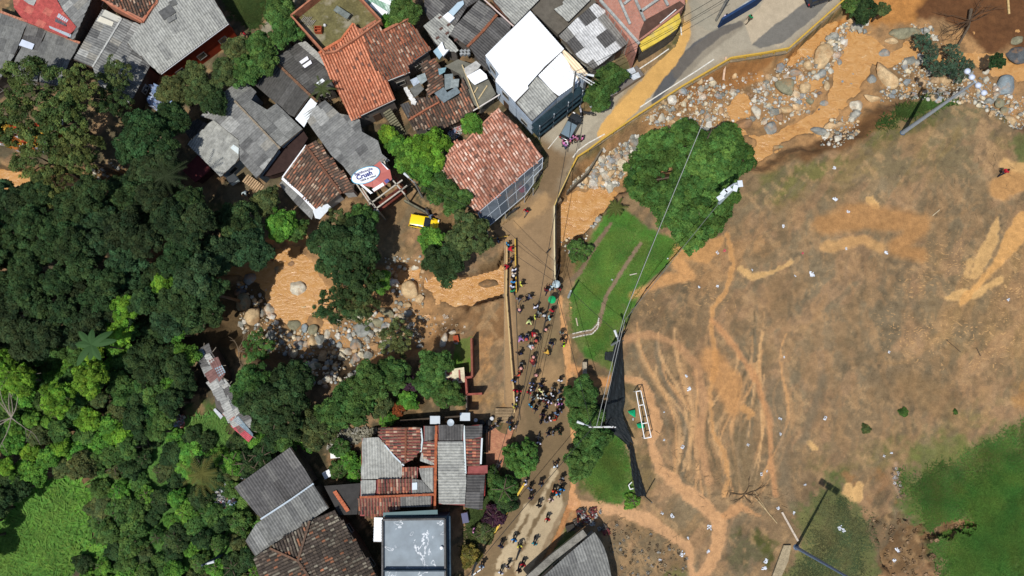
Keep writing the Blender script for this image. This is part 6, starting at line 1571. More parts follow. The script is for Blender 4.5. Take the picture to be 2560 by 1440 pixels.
for i, (x, y) in enumerate(((870, 1155), (845, 1175), (890, 1185), (850, 1120), (920, 1160))):
    tree(x, y, 24, 1.8, ('vivid', 'mid')[i % 2], ['shrub at the top of the hidden garden', 'shrub in the garden beside the white table', 'lowest shrub of the hidden garden', 'shrub under the stone terraces', 'shrub against the grey house side'][i], name='shrub', cat='shrub')
for i, (x, y, r_, c_) in enumerate(((2165, 15, 40, 'dark'), (2130, 5, 26, 'mid'), (2210, 20, 20, 'olive'), (2498, 150, 22, 'dark'))):
    tree(x, y, r_, 1.4, c_, ['dark bush on the orange bank at the top edge', 'smaller bush beside the end of the yellow rail', 'sparse olive tuft on the orange bank', 'dark weed bush among the stones on the right'][i], name='shrub', cat='shrub', key='fine')
tree(1580, 1255, 20, .8, 'vivid', 'grassy tuft at the south tip of the lower lawn', name='shrub', cat='shrub', key='fine')

# --- the woods on the left: crowns one can count but not tell apart
WOOD1 = [(-60, 470), (60, 480), (200, 500), (300, 480), (440, 490), (540, 520), (545, 640), (560, 700), (520, 760), (530, 800), (470, 830), (400, 800), (330, 790), (250, 810), (150, 860), (60, 850), (-60, 850)]
WOOD2 = [(-60, 840), (160, 860), (250, 800), (400, 800), (470, 840), (470, 960), (440, 1010), (420, 1060), (380, 1100), (250, 1160), (160, 1180), (60, 1200), (-60, 1260)]
SCRUB = [(240, 1160), (380, 1100), (440, 1080), (560, 1110), (590, 1190), (590, 1260), (600, 1330), (640, 1400), (650, 1460), (560, 1480), (240, 1480), (190, 1440), (235, 1330), (250, 1250)]
SCRUB2 = [(600, 1100), (760, 1080), (800, 1100), (720, 1110), (600, 1180), (560, 1160)]
def fill(poly, spacing, rmin, rmax, hts, cols, label, group, name='tree', cat='tree', seed=1, gz=None):
    r = random.Random(seed); P = np.array(poly, float); pts = []
    x0, x1, y0, y1 = P[:, 0].min(), P[:, 0].max(), P[:, 1].min(), P[:, 1].max()
    for _ in range(6000):
        x = r.uniform(x0, x1); y = r.uniform(y0, y1)
        if not pin(x, y, P): continue
        if all((x - a) ** 2 + (y - b) ** 2 > spacing ** 2 for a, b in pts): pts.append((x, y))
    for x, y in pts:
        c = cols(x, y, r)
        tree(x, y, r.uniform(rmin, rmax), r.uniform(*hts), c, label(c), group=group(c), name=name, cat=cat, gz=gz)
lw = {'dark': 'dark green', 'deep': 'very dark green', 'mid': 'mid green', 'bright': 'bright lime green', 'olive': 'olive green', 'vivid': 'fresh green', 'blue': 'blue green', 'yellow': 'yellow green'}
fill(WOOD1, 50, 36, 60, (8, 11), lambda x, y, r: r.choice(['dark', 'dark', 'deep', 'deep', 'dark', 'blue']), lambda c: lw[c] + ' tree in the dark left wood', lambda c: lw[c] + ' trees of the dark left wood', seed=3, gz=-.5)
fill(WOOD2, 36, 22, 40, (4.0, 5.8), lambda x, y, r: r.choice(['bright', 'vivid', 'vivid', 'mid', 'mid', 'olive']) if x < 330 else r.choice(['mid', 'dark', 'vivid', 'dark']), lambda c: lw[c] + ' tree in the lower left wood', lambda c: lw[c] + ' trees of the lower left wood', seed=4, gz=-.2)
fill(SCRUB, 37, 20, 36, (.9, 2.3), lambda x, y, r: r.choice(['mid', 'vivid', 'mid', 'vivid', 'olive', 'dark']), lambda c: lw[c] + ' bush in the bottom left thicket', lambda c: lw[c] + ' bushes of the bottom left thicket', name='bush', cat='bush', seed=5)
fill(SCRUB2, 32, 24, 34, (2.0, 3.6), lambda x, y, r: r.choice(['mid', 'vivid', 'dark']), lambda c: lw[c] + ' bush above the dark corrugated roof', lambda c: lw[c] + ' bushes above the dark roof', name='bush', cat='bush', seed=6)
fill([(-60, 1180), (60, 1200), (30, 1260), (-10, 1300), (-60, 1420)], 36, 26, 34, (4, 6), lambda x, y, r: 'dark', lambda c: 'dark tree left of the bright meadow', lambda c: 'trees left of the meadow', seed=8)
for i, (x, y, r_) in enumerate(((330, 775, 40), (300, 830, 44), (430, 715, 34), (20, 910, 44), (70, 950, 40), (160, 1000, 46), (240, 950, 44))):
    tree(x, y, r_, 9.5 if y < 800 else 8.5, 'bright', ['lime green tree above the banana plant', 'lime green tree right of the banana plant', 'lime flecked tree at the lower edge of the dark wood', 'lime green tree at the left edge', 'second lime green tree from the left edge', 'lime green tree amid the lower left wood', 'lime green tree below the banana plant'][i])

# dead branches, lower left
def branchy(name, label, base, spread, n, col, seed, z, cat='branch', up=.3):
    r = random.Random(seed); t = thing(name, label, cat, base); b0 = Vector(base)
    for k in range(n):
        a = r.random() * 6.28; p = b0 + Vector((0, 0, z)); pts = [p]; d = Vector((math.cos(a), math.sin(a), up * r.random())); L = spread * (.5 + .6 * r.random()) / 5
        for s in range(5):
            d = (d + Vector((r.uniform(-.35, .35), r.uniform(-.35, .35), r.uniform(-.1, .1)))).normalized(); p = p + d * L; pts.append(p)
            if s > 1:
                mb2 = MB(); e = (d + Vector((r.uniform(-1, 1), r.uniform(-1, 1), 0))).normalized()
                q = p + e * L * 1.5; 
                pts2 = [p, q]
                mb2.tube(pts2, .04, 4, .015); mb2.build('twig', M_WOOD, t, col, off=b0)
        mb = MB(); mb.tube(pts, .07, 5, .02); mb.build('branch', M_WOOD, t, col, off=b0)
branchy('dead_tree', 'leafless grey branches sprawling through the lower left wood', W(120, 1040, 0), 5.5, 9, S(150, 140, 124), 3, 6.5, 'dead tree')
branchy('dead_tree', 'second tangle of bare grey branches at the left edge', W(30, 1110, 0), 4.5, 7, S(150, 140, 124), 5, 5.5, 'dead tree')

# palms and banana
def palm(name, label, px, py, h, n, L, wd, col, seed, trunk=True, cat='palm'):
    r = random.Random(seed); c = W(px, py, h); g0 = zat(c.x, c.y); base = Vector((c.x, c.y, g0)); t = thing(name, label, cat, base)
    top = Vector((0, 0, h - g0))
    if trunk:
        mb = MB(); mb.tube([(0, 0, -.2), (0.05, 0, (h - g0) / 2), top], .16, 7, .1); mb.build('trunk', M_BARK, t)
    for k in range(n):
        a = 6.28 * k / n + r.uniform(-.2, .2); l = L * r.uniform(.5, 1.15); d = Vector((math.cos(a), math.sin(a), 0)); s_ = Vector((-d.y, d.x, 0)); up = r.uniform(.2, .7)
        v = []; f = []; m = 9
        for i in range(m + 1):
            u = i / m; p = top + d * l * u + Vector((0, 0, up * l * (u - 1.25 * u * u) * .8)); w_ = wd * (math.sin(math.pi * min(u * .9 + .1, 1)) ** .6)
            v += [p - s_ * w_ - Vector((0, 0, w_ * .35)), p, p + s_ * w_ - Vector((0, 0, w_ * .35))]
        if wd < .35:      # pinnate: separate blades
            v = []; 
            for i in range(14):
                u = (i + .5) / 14; p = top + d * l * u + Vector((0, 0, up * l * (u - 1.25 * u * u) * .8))
                for sd in (-1, 1):
                    q = p + s_ * sd * wd * 2.2 * (1 - u * .5) + d * .25 - Vector((0, 0, .12)); j = len(v); v += [p - d * .06, q, p + d * .06]; f.append((j, j + 1, j + 2))
        else:
            for i in range(m): f += [(3 * i, 3 * i + 3, 3 * i + 4, 3 * i + 1), (3 * i + 1, 3 * i + 4, 3 * i + 5, 3 * i + 2)]
        me = mesh('frond' if wd < .35 else 'leaf', v, f, M_LEAF); add_col(me, (1, 1, 1, 1))
        link(me.name.split('.')[0], me, t, color=col)
palm('banana_plant', 'banana plant with huge pale green leaves in the left wood', 228, 862, 10.2, 8, 2.6, .4, (0.05, 0.11, 0.035), 2, cat='banana plant')
palm('palm_tree', 'palm with dark fronds hanging over the water at the far left', 415, 440, 9.5, 14, 2.8, .2, (0.035, 0.05, 0.02), 3)
palm('palm_tree', 'coconut palm with yellowing fronds at the bottom left', 505, 1185, 4.5, 16, 3.0, .24, (0.12, 0.12, 0.03), 4)
palm('palm_tree', 'small palm rising between the dark roof and the orange tiled house', 805, 222, 6.5, 10, 1.7, .16, (0.07, 0.09, 0.03), 5)
palm('palm_tree', 'short palm at the top corner of the lawn', 1540, 520, 1.6, 12, 1.5, .16, (0.10, 0.12, 0.03), 6)

# --- grass tufts: nobody could count them
PTH = [WA(q, 0) for q in ([(1602, 608), (1560, 670), (1515, 740), (1497, 810), (1480, 830), (1430, 840)], [(1530, 555), (1490, 610), (1450, 680), (1430, 700)])]
def PATHD(x, y): return np.minimum(seg_dist(x, y, PTH[0], False), seg_dist(x, y, PTH[1], False))
def grass(name, P, n, hgt, col, seed, wd=.05):
    g = np.random.default_rng(seed); x0, x1, y0, y1 = P[:, 0].min(), P[:, 0].max(), P[:, 1].min(), P[:, 1].max()
    x = g.uniform(x0, x1, n * 2); y = g.uniform(y0, y1, n * 2)
    d = sdist(x, y, P) + (fbm(x, y, .45, 4, 1) - .5) * 3
    hole = 1.0 if seed not in (3, 4, 9, 13) else sstep(.36, .5, fbm(x, y, .35, 4, 0)) * .85 + .15
    k = (d > .2) & (g.random(len(x)) < hole) & (g.random(len(x)) < sstep(.2, 8 if x1 - x0 > 14 and seed == 4 else 3, d) * .95 + .05) & (sdist(x, y, ROADW) < -.2) & (PATHD(x, y) > .34) & (sdist(x, y, ERODE) < .3); x = x[k][:n]; y = y[k][:n]; N = len(x)
    i = np.clip(np.round((x - GX0) / GR_).astype(int), 0, Z.shape[0] - 1); j = np.clip(np.round((y - GY0) / GR_).astype(int), 0, Z.shape[1] - 1)
    z = Z[i, j]; a = g.random(N) * 6.28; h = hgt * (.5 + g.random(N)); ln = h * g.uniform(1.2, 2.8, N); h = h * .55
    w_ = wd * (1 + g.random(N))
    V = np.empty((N, 3, 3)); dx = np.cos(a); dy = np.sin(a)
    V[:, 0] = np.stack([x - dy * w_, y + dx * w_, z - .02], -1); V[:, 1] = np.stack([x + dy * w_, y - dx * w_, z - .02], -1); V[:, 2] = np.stack([x + dx * ln, y + dy * ln, z + h], -1)
    t = .45 + 1.1 * fbm(x, y, .4, 5, 5); c = np.array(col)[None] * (t * g.uniform(.75, 1.3, N))[:, None]; c[:, 0] *= .7 + .9 * fbm(x, y, .7, 3, 2)
    me = mesh_np(name, V.reshape(-1, 3), np.arange(N * 3).reshape(N, 3), M_LEAF, np.repeat(c, 3, 0))
    o = link(name, me, color=(1, 1, 1)); tag(o, kind='stuff'); return o
tag(grass('grass', LAWN, 60000, .1, (.085, .19, .032), 1, .035), 'mown green grass of the lawn beside the field', 'grass')
tag(grass('grass', LAWN2, 22000, .12, (.078, .17, .030), 2, .035), 'green grass of the lower lawn beside the black net', 'grass')
tag(grass('grass', MEADOW, 45000, .28, (.12, .34, .045), 3, .08), 'bright meadow grass at the bottom left', 'grass')
tag(grass('grass', SEGRASS, 100000, .2, (.06, .155, .026), 4, .045), 'rank green grass on the lower right slope', 'grass')
SG = WA([(1170, 1195), (1290, 1190), (1318, 1205), (1225, 1350), (1150, 1440), (1150, 1300)], 0)
tag(grass('grass', SG, 12000, .3, (.055, .09, .025), 5), 'rough grass between the yellow wall and the houses', 'grass')
TOPG = WA([(540, -40), (720, -40), (640, 90), (590, 60)], 0)
tag(grass('grass', TOPG, 26000, .35, (.05, .085, .022), 6), 'tall grass beside the path at the top left', 'grass')
RB = WA([(2200, 300), (2240, 262), (2330, 232), (2395, 248), (2400, 268), (2300, 285), (2230, 312), (2150, 350)], 0)
tag(grass('grass', RB, 16000, .3, (.05, .10, .022), 7), 'green grass on the river bank under the leaning lamp pole', 'grass')
SE2 = WA([(2236, 1170), (2400, 1130), (2500, 1060), (2660, 1000), (2660, 1200), (2440, 1200), (2400, 1400), (2300, 1420), (2290, 1290), (2250, 1240)], 0)
tag(grass('grass', SE2, 60000, .16, (.085, .14, .035), 9, .045), 'thin grass fading into the mud on the lower right', 'grass')
tag(grass('weeds', MEADOW, 5000, .6, (.10, .24, .04), 11, .12), 'taller weeds standing in the meadow at the bottom left', 'weeds')
PZ = WA([(1990, 1250), (2110, 1190), (2200, 1290), (2200, 1440), (2190, 1520), (1920, 1520), (1965, 1420), (1990, 1350)], 0)
tag(grass('grass', PZ, 16000, .13, (.085, .11, .045), 13, .04), 'thin olive grass round the foot of the floodlight pole', 'grass')
THK = WA([(240, 1150), (560, 1010), (600, 1100), (640, 1400), (650, 1470), (240, 1480), (235, 1330)], 0)
tag(grass('ground_cover', THK, 100000, .4, (.10, .24, .05), 8, .09), 'leafy ground cover under the bottom left thicket', 'ground cover')

# ------------------------------------------------------------------ ROCKS
def rock_mesh(seed, sub=2):
    import bmesh
    r = random.Random(seed); bm = bmesh.new(); bmesh.ops.create_icosphere(bm, subdivisions=sub, radius=1)
    cuts = [(Vector((r.gauss(0, 1), r.gauss(0, 1), r.gauss(0, .8))).normalized(), r.uniform(.52, .86)) for _ in range(10)]
    ph = [r.random() * 6 for _ in range(3)]
    for v in bm.verts:
        p = v.co.copy()
        for n_, d in cuts:
            e = p.dot(n_) - d
            if e > 0: p -= n_ * e * .92
        p *= 1 + .06 * math.sin(3 * p.x + ph[0]) + .05 * math.sin(4 * p.y + ph[1])
        v.co = p
    me = bpy.data.meshes.new('boulder'); bm.to_mesh(me); bm.free(); me.materials.append(M_ROCK)
    me.polygons.foreach_set('use_smooth', [sub > 1] * len(me.polygons)); 
    return me
ROCKS = [rock_mesh(40 + i, 3) for i in range(8)]; PEB = [rock_mesh(70 + i, 1) for i in range(8)]
RC = {'g': (S(148, 150, 144), 'grey'), 't': (S(204, 176, 134), 'tan'), 'o': (S(142, 138, 112), 'olive grey'), 'd': (S(92, 96, 98), 'dark grey'), 'p': (S(206, 198, 178), 'pale'), 'b': (S(158, 124, 92), 'brown'), 'm': (S(128, 104, 76), 'mud coated'), 'u': (S(140, 152, 156), 'blue grey')}
UP = [(2258, 83, 44, 17, 5, 'o'), (2231, 102, 20, 10, 0, 't'), (2161, 80, 7, 7, 0, 'g'), (2211, 136, 20, 14, 10, 'g'), (2214, 190, 40, 25, -52, 't'), (2197, 155, 14, 6, 0, 'd'), (2179, 196, 11, 17, 0, 'g'), (2179, 248, 25, 14, -10, 't'), (2138, 266, 17, 19, 20, 'p'),
      (2127, 212, 11, 9, 0, 'u'), (2127, 189, 11, 9, 0, 'u'), (2104, 207, 12, 9, 20, 'u'), (2058, 142, 24, 34, -20, 't'), (2053, 185, 15, 12, 0, 'g'), (2021, 163, 14, 15, 0, 't'), (1985, 180, 19, 14, 0, 'g'), (1958, 219, 31, 25, -10, 'o'), (2010, 221, 20, 14, 0, 't'), (1996, 255, 9, 8, 0, 'u'),
      (2024, 255, 9, 12, 30, 'o'), (2057, 259, 13, 8, 0, 'g'), (2046, 277, 7, 11, -30, 'd'), (1965, 277, 18, 11, 0, 't'), (1892, 284, 13, 28, 15, 'p'), (1859, 310, 21, 17, 15, 'b'), (1926, 317, 18, 24, -15, 'g'), (1947, 296, 12, 12, 0, 'b'), (2046, 329, 21, 13, -10, 'g'), (2096, 349, 14, 12, 0, 'p'),
      (2513, 216, 25, 29, 10, 'u'), (2472, 251, 13, 14, 0, 'g'), (2495, 259, 15, 13, 0, 'o'), (2513, 278, 16, 13, 0, 'o'), (2524, 299, 20, 17, 0, 't'), (2544, 140, 30, 26, 0, 'd'), (2540, 102, 20, 12, 20, 'o'), (1676, 328, 20, 20, 0, 't'), (1838, 187, 9, 9, 0, 't'), (1652, 295, 12, 14, 20, 'p'),
      (1884, 252, 7, 9, 0, 'p'), (1945, 368, 18, 5, 5, 'o'), (1684, 268, 8, 9, 0, 'g'), (2463, 180, 12, 7, 0, 'p'), (2095, 158, 8, 10, 20, 'g'), (2065, 215, 9, 13, 0, 't'), (2050, 233, 8, 5, 0, 'd'), (2120, 225, 8, 5, -30, 'g'), (2120, 160, 9, 7, 0, 'u'), (2108, 158, 7, 5, 0, 'u')]
LOWR = [(748, 718, 22, 29, -15, 'p'), (627, 698, 20, 16, 0, 'g'), (695, 678, 13, 16, 10, 'o'), (682, 643, 7, 9, 0, 'g'), (728, 660, 13, 12, 0, 'b'), (610, 757, 20, 26, 10, 'o'), (633, 790, 24, 22, 0, 't'), (677, 775, 17, 18, 20, 'p'), (733, 813, 23, 18, 10, 'o'), (763, 820, 9, 11, 0, 'u'), (785, 825, 15, 14, 0, 'o'),
        (818, 837, 8, 14, 0, 'p'), (785, 855, 16, 19, 10, 't'), (750, 863, 15, 19, 20, 'u'), (908, 827, 24, 17, -35, 'g'), (953, 838, 14, 14, 0, 'o'), (893, 795, 27, 13, 10, 'p'), (943, 808, 18, 12, 0, 'o'), (967, 782, 22, 13, -20, 'o'), (888, 860, 14, 16, 0, 'g'), (848, 863, 8, 9, 0, 'g'), (1029, 722, 24, 28, -10, 't'),
        (1033, 660, 14, 9, 10, 'p'), (1050, 865, 11, 10, 0, 'g'), (1110, 852, 11, 19, -10, 'p'), (1020, 783, 14, 9, 0, 'g'), (983, 803, 7, 10, 0, 'd'), (1133, 830, 11, 9, 0, 'p'), (795, 915, 14, 12, 0, 'o'), (814, 964, 8, 8, 0, 'g'), (1222, 712, 27, 18, 0, 'm'), (828, 907, 8, 7, 0, 'g'), (655, 870, 10, 8, 0, 'b'),
        (873, 840, 9, 8, 0, 'g'), (1000, 870, 8, 8, 0, 'd'), (870, 880, 14, 10, 10, 'p'), (715, 850, 9, 10, 0, 't'), (1140, 855, 9, 7, 0, 'g'), (600, 730, 16, 11, 0, 'd'), (715, 700, 11, 9, 0, 'o'), (700, 742, 9, 8, 0, 'g'), (668, 690, 10, 8, 20, 't'), (760, 770, 14, 10, 10, 't'), (712, 785, 10, 9, 0, 'p'), (745, 640, 10, 8, 0, 'g'), (840, 800, 14, 9, 0, 'p'), (1018, 760, 12, 11, 0, 't'), (667, 725, 8, 8, 0, 'g')]
SIZEW = lambda r_: 'huge' if r_ > 30 else 'large' if r_ > 19 else 'medium' if r_ > 12 else 'small'
def where(x, y, L):
    if L is UP:
        a = 'near the right edge' if x > 2440 else 'in the upper right stream' if x > 2150 else 'in the middle upper stream' if x > 1980 else 'right of the lone round tree' if x > 1780 else 'below the yellow road rail'
    else:
        a = 'by the left bridge rail' if x > 1150 else 'on the bank left of the bridge' if x > 990 else 'in the lower stone field' if y > 770 and x > 800 else 'in the stones left of mid stream' if y > 740 else 'in the left bend of the stream'
    return a
ORD = ['', 'second', 'third', 'fourth', 'fifth', 'sixth', 'seventh', 'eighth', 'ninth', 'tenth', 'eleventh', 'twelfth', 'thirteenth', 'fourteenth', 'fifteenth']
def ordinal(i, n, axis):
    first, last = (('leftmost', 'rightmost') if axis == 'x' else ('topmost', 'lowest'))
    if n == 1: return ''
    if i == 0: return first
    if i == n - 1: return last
    return ORD[i] + (' from the left' if axis == 'x' else ' from the top')
USED = []
def place_rocks(L):
    keys = {}
    for q in L:
        k = (SIZEW(max(q[2], q[3])), RC[q[5]][1], where(q[0], q[1], L)); keys.setdefault(k, []).append(q)
    for k, qs in keys.items():
        qs.sort(key=lambda q: q[0])
        for i, (x, y, rx, ry, ang, c) in enumerate(qs):
            p = at(x, y); o_ = ordinal(i, len(qs), 'x'); rx, ry = rx * 1.05, ry * 1.05
            lab = f'{k[0]} {k[1]} boulder {k[2]}' + (f', {o_} of {len(qs)}' if o_ else '')
            r = random.Random(int(x * 7 + y)); s = (HCAM - p.z) / FPX
            o = link('boulder', ROCKS[r.randrange(8)], None, (p.x, p.y, p.z + .12 * min(rx, ry) * s), (0, 0, math.radians(ang) + (math.pi if r.random() < .5 else 0)), RC[c][0], (rx * s, ry * s, min(rx, ry) * s * .8))
            tag(o, lab, 'boulder', 'boulders in the stream'); USED.append((p.x, p.y, max(rx, ry) * s))
place_rocks(UP); place_rocks(LOWR)
# rubble: 300 largest stones singly, the rest as one mass
ZON = [([(1650, 255), (1760, 200), (1860, 230), (1880, 300), (1800, 330), (1680, 330), (1600, 310)], 950, 'below the road rail', 1.0), ([(1880, 230), (1960, 150), (2050, 130), (2080, 180), (2020, 280), (1930, 320), (1880, 300)], 900, 'mid upper stream', 1.0),
       ([(2040, 130), (2070, 90), (2110, 60), (2150, 45), (2170, 60), (2130, 90), (2110, 130), (2070, 170)], 700, 'upper gravel bar', 1.0), ([(2210, 140), (2300, 130), (2460, 200), (2560, 240), (2620, 330), (2530, 320), (2440, 260), (2300, 250), (2200, 250)], 1500, 'right gravel bar', 1.0),
       ([(2060, 300), (2140, 285), (2150, 330), (2090, 370), (2050, 360)], 350, 'by the grassy bank', .9), ([(1420, 470), (1500, 395), (1590, 340), (1640, 340), (1560, 440), (1540, 470), (1500, 478), (1440, 470)], 1100, 'above the bridge', 1.15),
       ([(1390, 590), (1450, 560), (1500, 540), (1470, 600), (1420, 640)], 150, 'lawn corner', .7), ([(590, 700), (660, 740), (700, 820), (800, 830), (900, 790), (1010, 760), (1060, 850), (960, 890), (800, 900), (660, 880), (600, 820)], 1150, 'lower stone field', 1.05),
       ([(720, 880), (900, 890), (900, 960), (740, 960)], 300, 'shaded stones', 1.1), ([(960, 640), (1060, 640), (1060, 800), (1000, 800), (980, 720)], 250, 'mid stream', .9), ([(2240, 60), (2320, 60), (2360, 110), (2300, 100)], 120, 'top bar', .9), ([(240, 420), (360, 420), (360, 480), (240, 470)], 120, 'far left', 1)]
def rubble():
    r = random.Random(9); out = []
    for poly, n, nm, sc in ZON:
        P = np.array(poly, float); x0, x1, y0, y1 = P[:, 0].min(), P[:, 0].max(), P[:, 1].min(), P[:, 1].max(); k = 0
        while k < n:
            x = r.uniform(x0, x1); y = r.uniform(y0, y1)
            if not pin(x, y, P): continue
            k += 1
            p = at(x, y, 2)
            if p.z < ZWAT - .15 and r.random() < .78: continue
            s = min(.85, .125 * math.exp(r.gauss(0, .72)) * sc)
            if any((p.x - a) ** 2 + (p.y - b) ** 2 < (c * .7) ** 2 for a, b, c in USED): continue
            out.append((s, p, nm))
    out.sort(key=lambda q: -q[0])
    cols = [S(196, 190, 172), S(212, 198, 168), S(168, 166, 154), S(204, 174, 132), S(140, 140, 130), S(218, 212, 198), S(190, 160, 122), S(150, 156, 156)]
    cn = ['light grey', 'cream', 'grey', 'tan', 'dark grey', 'white', 'brown', 'blue grey']
    for s, p, nm in out[:300]:
        ci = r.randrange(8)
        o = link('stone', PEB[r.randrange(8)], None, (p.x, p.y, p.z + s * .25), (r.random(), r.random() * .5, r.random() * 6), cols[ci], (s * r.uniform(.8, 1.4), s, s * .7))
        tag(o, f'loose {cn[ci]} river stone, {nm}', 'stone', f'loose stones, {nm}')
    V, F, C_ = [], [], []
    arr = []
    for me in PEB:
        co = np.empty(len(me.vertices) * 3, np.float32); me.vertices.foreach_get('co', co); f = np.array([tuple(q.vertices) for q in me.polygons]); arr.append((co.reshape(-1, 3), f))
    off = 0
    for s, p, nm in out[300:]:
        co, f = arr[r.randrange(8)]; a = r.random() * 6.28; c, sn = math.cos(a), math.sin(a)
        q = co * np.array([s * r.uniform(.8, 1.4), s, s * .7]); q = np.stack([q[:, 0] * c - q[:, 1] * sn, q[:, 0] * sn + q[:, 1] * c, q[:, 2]], -1) + np.array([p.x, p.y, p.z + s * .2])
        V.append(q); F.append(f + off); off += len(co); C_.append(np.tile(np.array(r.choice(cols)) * r.uniform(.8, 1.15), (len(co), 1)))
    o = link('gravel', mesh_np('gravel', np.vstack(V), np.vstack(F), M_STONES, np.vstack(C_))); tag(o, 'pale gravel and small stones strewn along the stream', 'gravel', kind='stuff')
rubble()
# ------------------------------------------------------------------ RAILS
def rail(name, label, pts, col, h=1.0, z0=0.0, step=2.0, bars=(1.0, .55), wd=.09, cat='railing', topw=.12):
    P = [W(x, y, z0) for x, y in pts]; t = thing(name, label, cat, P[0]); b0 = P[0]
    for k, f in enumerate(bars):
        mb = MB()
        for a, c in zip(P[:-1], P[1:]): mb.bar(a + Vector((0, 0, h * f)), c + Vector((0, 0, h * f)), topw if k == 0 else wd * .7, wd)
        mb.build('rail', M_OBJ, t, col, off=b0)
    n = 0
    for a, c in zip(P[:-1], P[1:]):
        L = (c - a).length; m = max(1, int(round(L / step)))
        for i in range(m + (1 if c is P[-1] else 0)):
            p = a.lerp(c, i / m); mb = MB(); mb.bar(p + Vector((0, 0, -.05)), p + Vector((0, 0, h * .98)), wd); mb.build('post', M_OBJ, t, col, off=b0)
    return t
YEL = S(206, 166, 66); YW = S(222, 204, 160)
rail('guard_rail', 'long yellow double guard rail along the road edge above the stream', [(2112, 0), (1966, 129), (1901, 141), (1822, 153), (1790, 172), (1700, 224), (1592, 294), (1500, 357), (1470, 380), (1442, 398), (1428, 425)], YEL, wd=.12, topw=.2, cat='guard rail')
rail('guard_rail', 'short tan guard rail between the road bend and the bridge', [(1428, 425), (1412, 460), (1393, 500), (1385, 520)], S(206, 176, 104), cat='guard rail')
rail('bridge_railing', 'pale yellow railing on the right side of the bridge', [(1385, 520), (1385, 610), (1387, 715)], YW, h=1.1, wd=.12, topw=.16)
rail('bridge_railing', 'long rusty yellow railing on the left side of the bridge and yard', [(1268, 622), (1266, 740), (1272, 820), (1278, 900), (1283, 960), (1287, 1030)], S(206, 176, 120), h=1.1, wd=.11, topw=.14)
rail('barrier', 'narrow yellow barrier between the footway and the bridge lane', [(1288, 602), (1289, 660), (1291, 732)], YEL, h=.95, wd=.12, topw=.16, cat='barrier', step=1.6)
rail('railing', 'thin dark kerb cable along the footway below the yellow barrier', [(1289, 740), (1293, 860), (1297, 1000), (1300, 1050)], S(90, 78, 60), h=.18, bars=(1.0,), wd=.05, topw=.07, step=4)
mb = MB(); mb.bar(W(1270, 590, .9), W(1228, 597, .9), .08); mb.bar(W(1270, 590, 0), W(1270, 590, .9), .08); mb.bar(W(1232, 596, 0), W(1232, 596, .9), .08); tag(mb.build('handrail', M_OBJ, color=YEL), 'short yellow handrail in the shade at the top of the footway', 'railing')

# ------------------------------------------------------------------ PEOPLE
def skin_mesh(name, verts, edges, radii, mat_, root=0, sub=1):
    me = bpy.data.meshes.new(name); me.from_pydata(verts, edges, [])
    ob = bpy.data.objects.new(name, me); COL.objects.link(ob)
    md = ob.modifiers.new('Skin', 'SKIN'); md.use_smooth_shade = True
    sv = me.skin_vertices[0].data
    for i, r in enumerate(radii): sv[i].radius = r if hasattr(r, '__len__') else (r, r)
    for s_ in sv: s_.use_root = False
    sv[root].use_root = True
    if sub:
        m2 = ob.modifiers.new('Sub', 'SUBSURF'); m2.levels = sub; m2.render_levels = sub
    dg = bpy.context.evaluated_depsgraph_get(); out = bpy.data.meshes.new_from_object(ob.evaluated_get(dg))
    bpy.data.objects.remove(ob); bpy.data.meshes.remove(me)
    out.name = name; out.materials.clear(); out.materials.append(mat_)
    return out
def pose(step, arms, bend, seed=0):
    """joints of a 1.68 m figure facing +Y"""
    hip = .92; J = {}
    lean = math.sin(bend) ; up = math.cos(bend)
    J['pel'] = (0, 0, hip); tor = lambda d: (0, lean * d, hip + up * d)
    J['spine'] = tor(.24); J['chest'] = tor(.44); J['neck'] = tor(.56); hd = tor(.62); J['head0'] = (0, hd[1] + .02, hd[2]); J['head'] = (0, hd[1] + .05, hd[2] + .10)
    for s, k in ((-1, 'L'), (1, 'R')):
        sh = tor(.50); J['sh' + k] = (s * .19, sh[1], sh[2])
        a = arms[0 if s < 0 else 1]
        e = (s * (.24 + .02), sh[1] + math.sin(a) * .27, sh[2] - math.cos(a) * .27); J['el' + k] = e
        a2 = a + .5; J['wr' + k] = (s * .22, e[1] + math.sin(a2) * .24, e[2] - math.cos(a2) * .24); J['hd' + k] = (s * .21, J['wr' + k][1] + math.sin(a2) * .09, J['wr' + k][2] - math.cos(a2) * .09)
        f = step * (1 if s < 0 else -1)
        J['hp' + k] = (s * .095, 0, hip - .05); J['kn' + k] = (s * .1, f * .55 + .03, .48); J['an' + k] = (s * .1, f * 1.0 - .02, .09); J['ft' + k] = (s * .11, f * 1.0 + .15, .045)
    return J
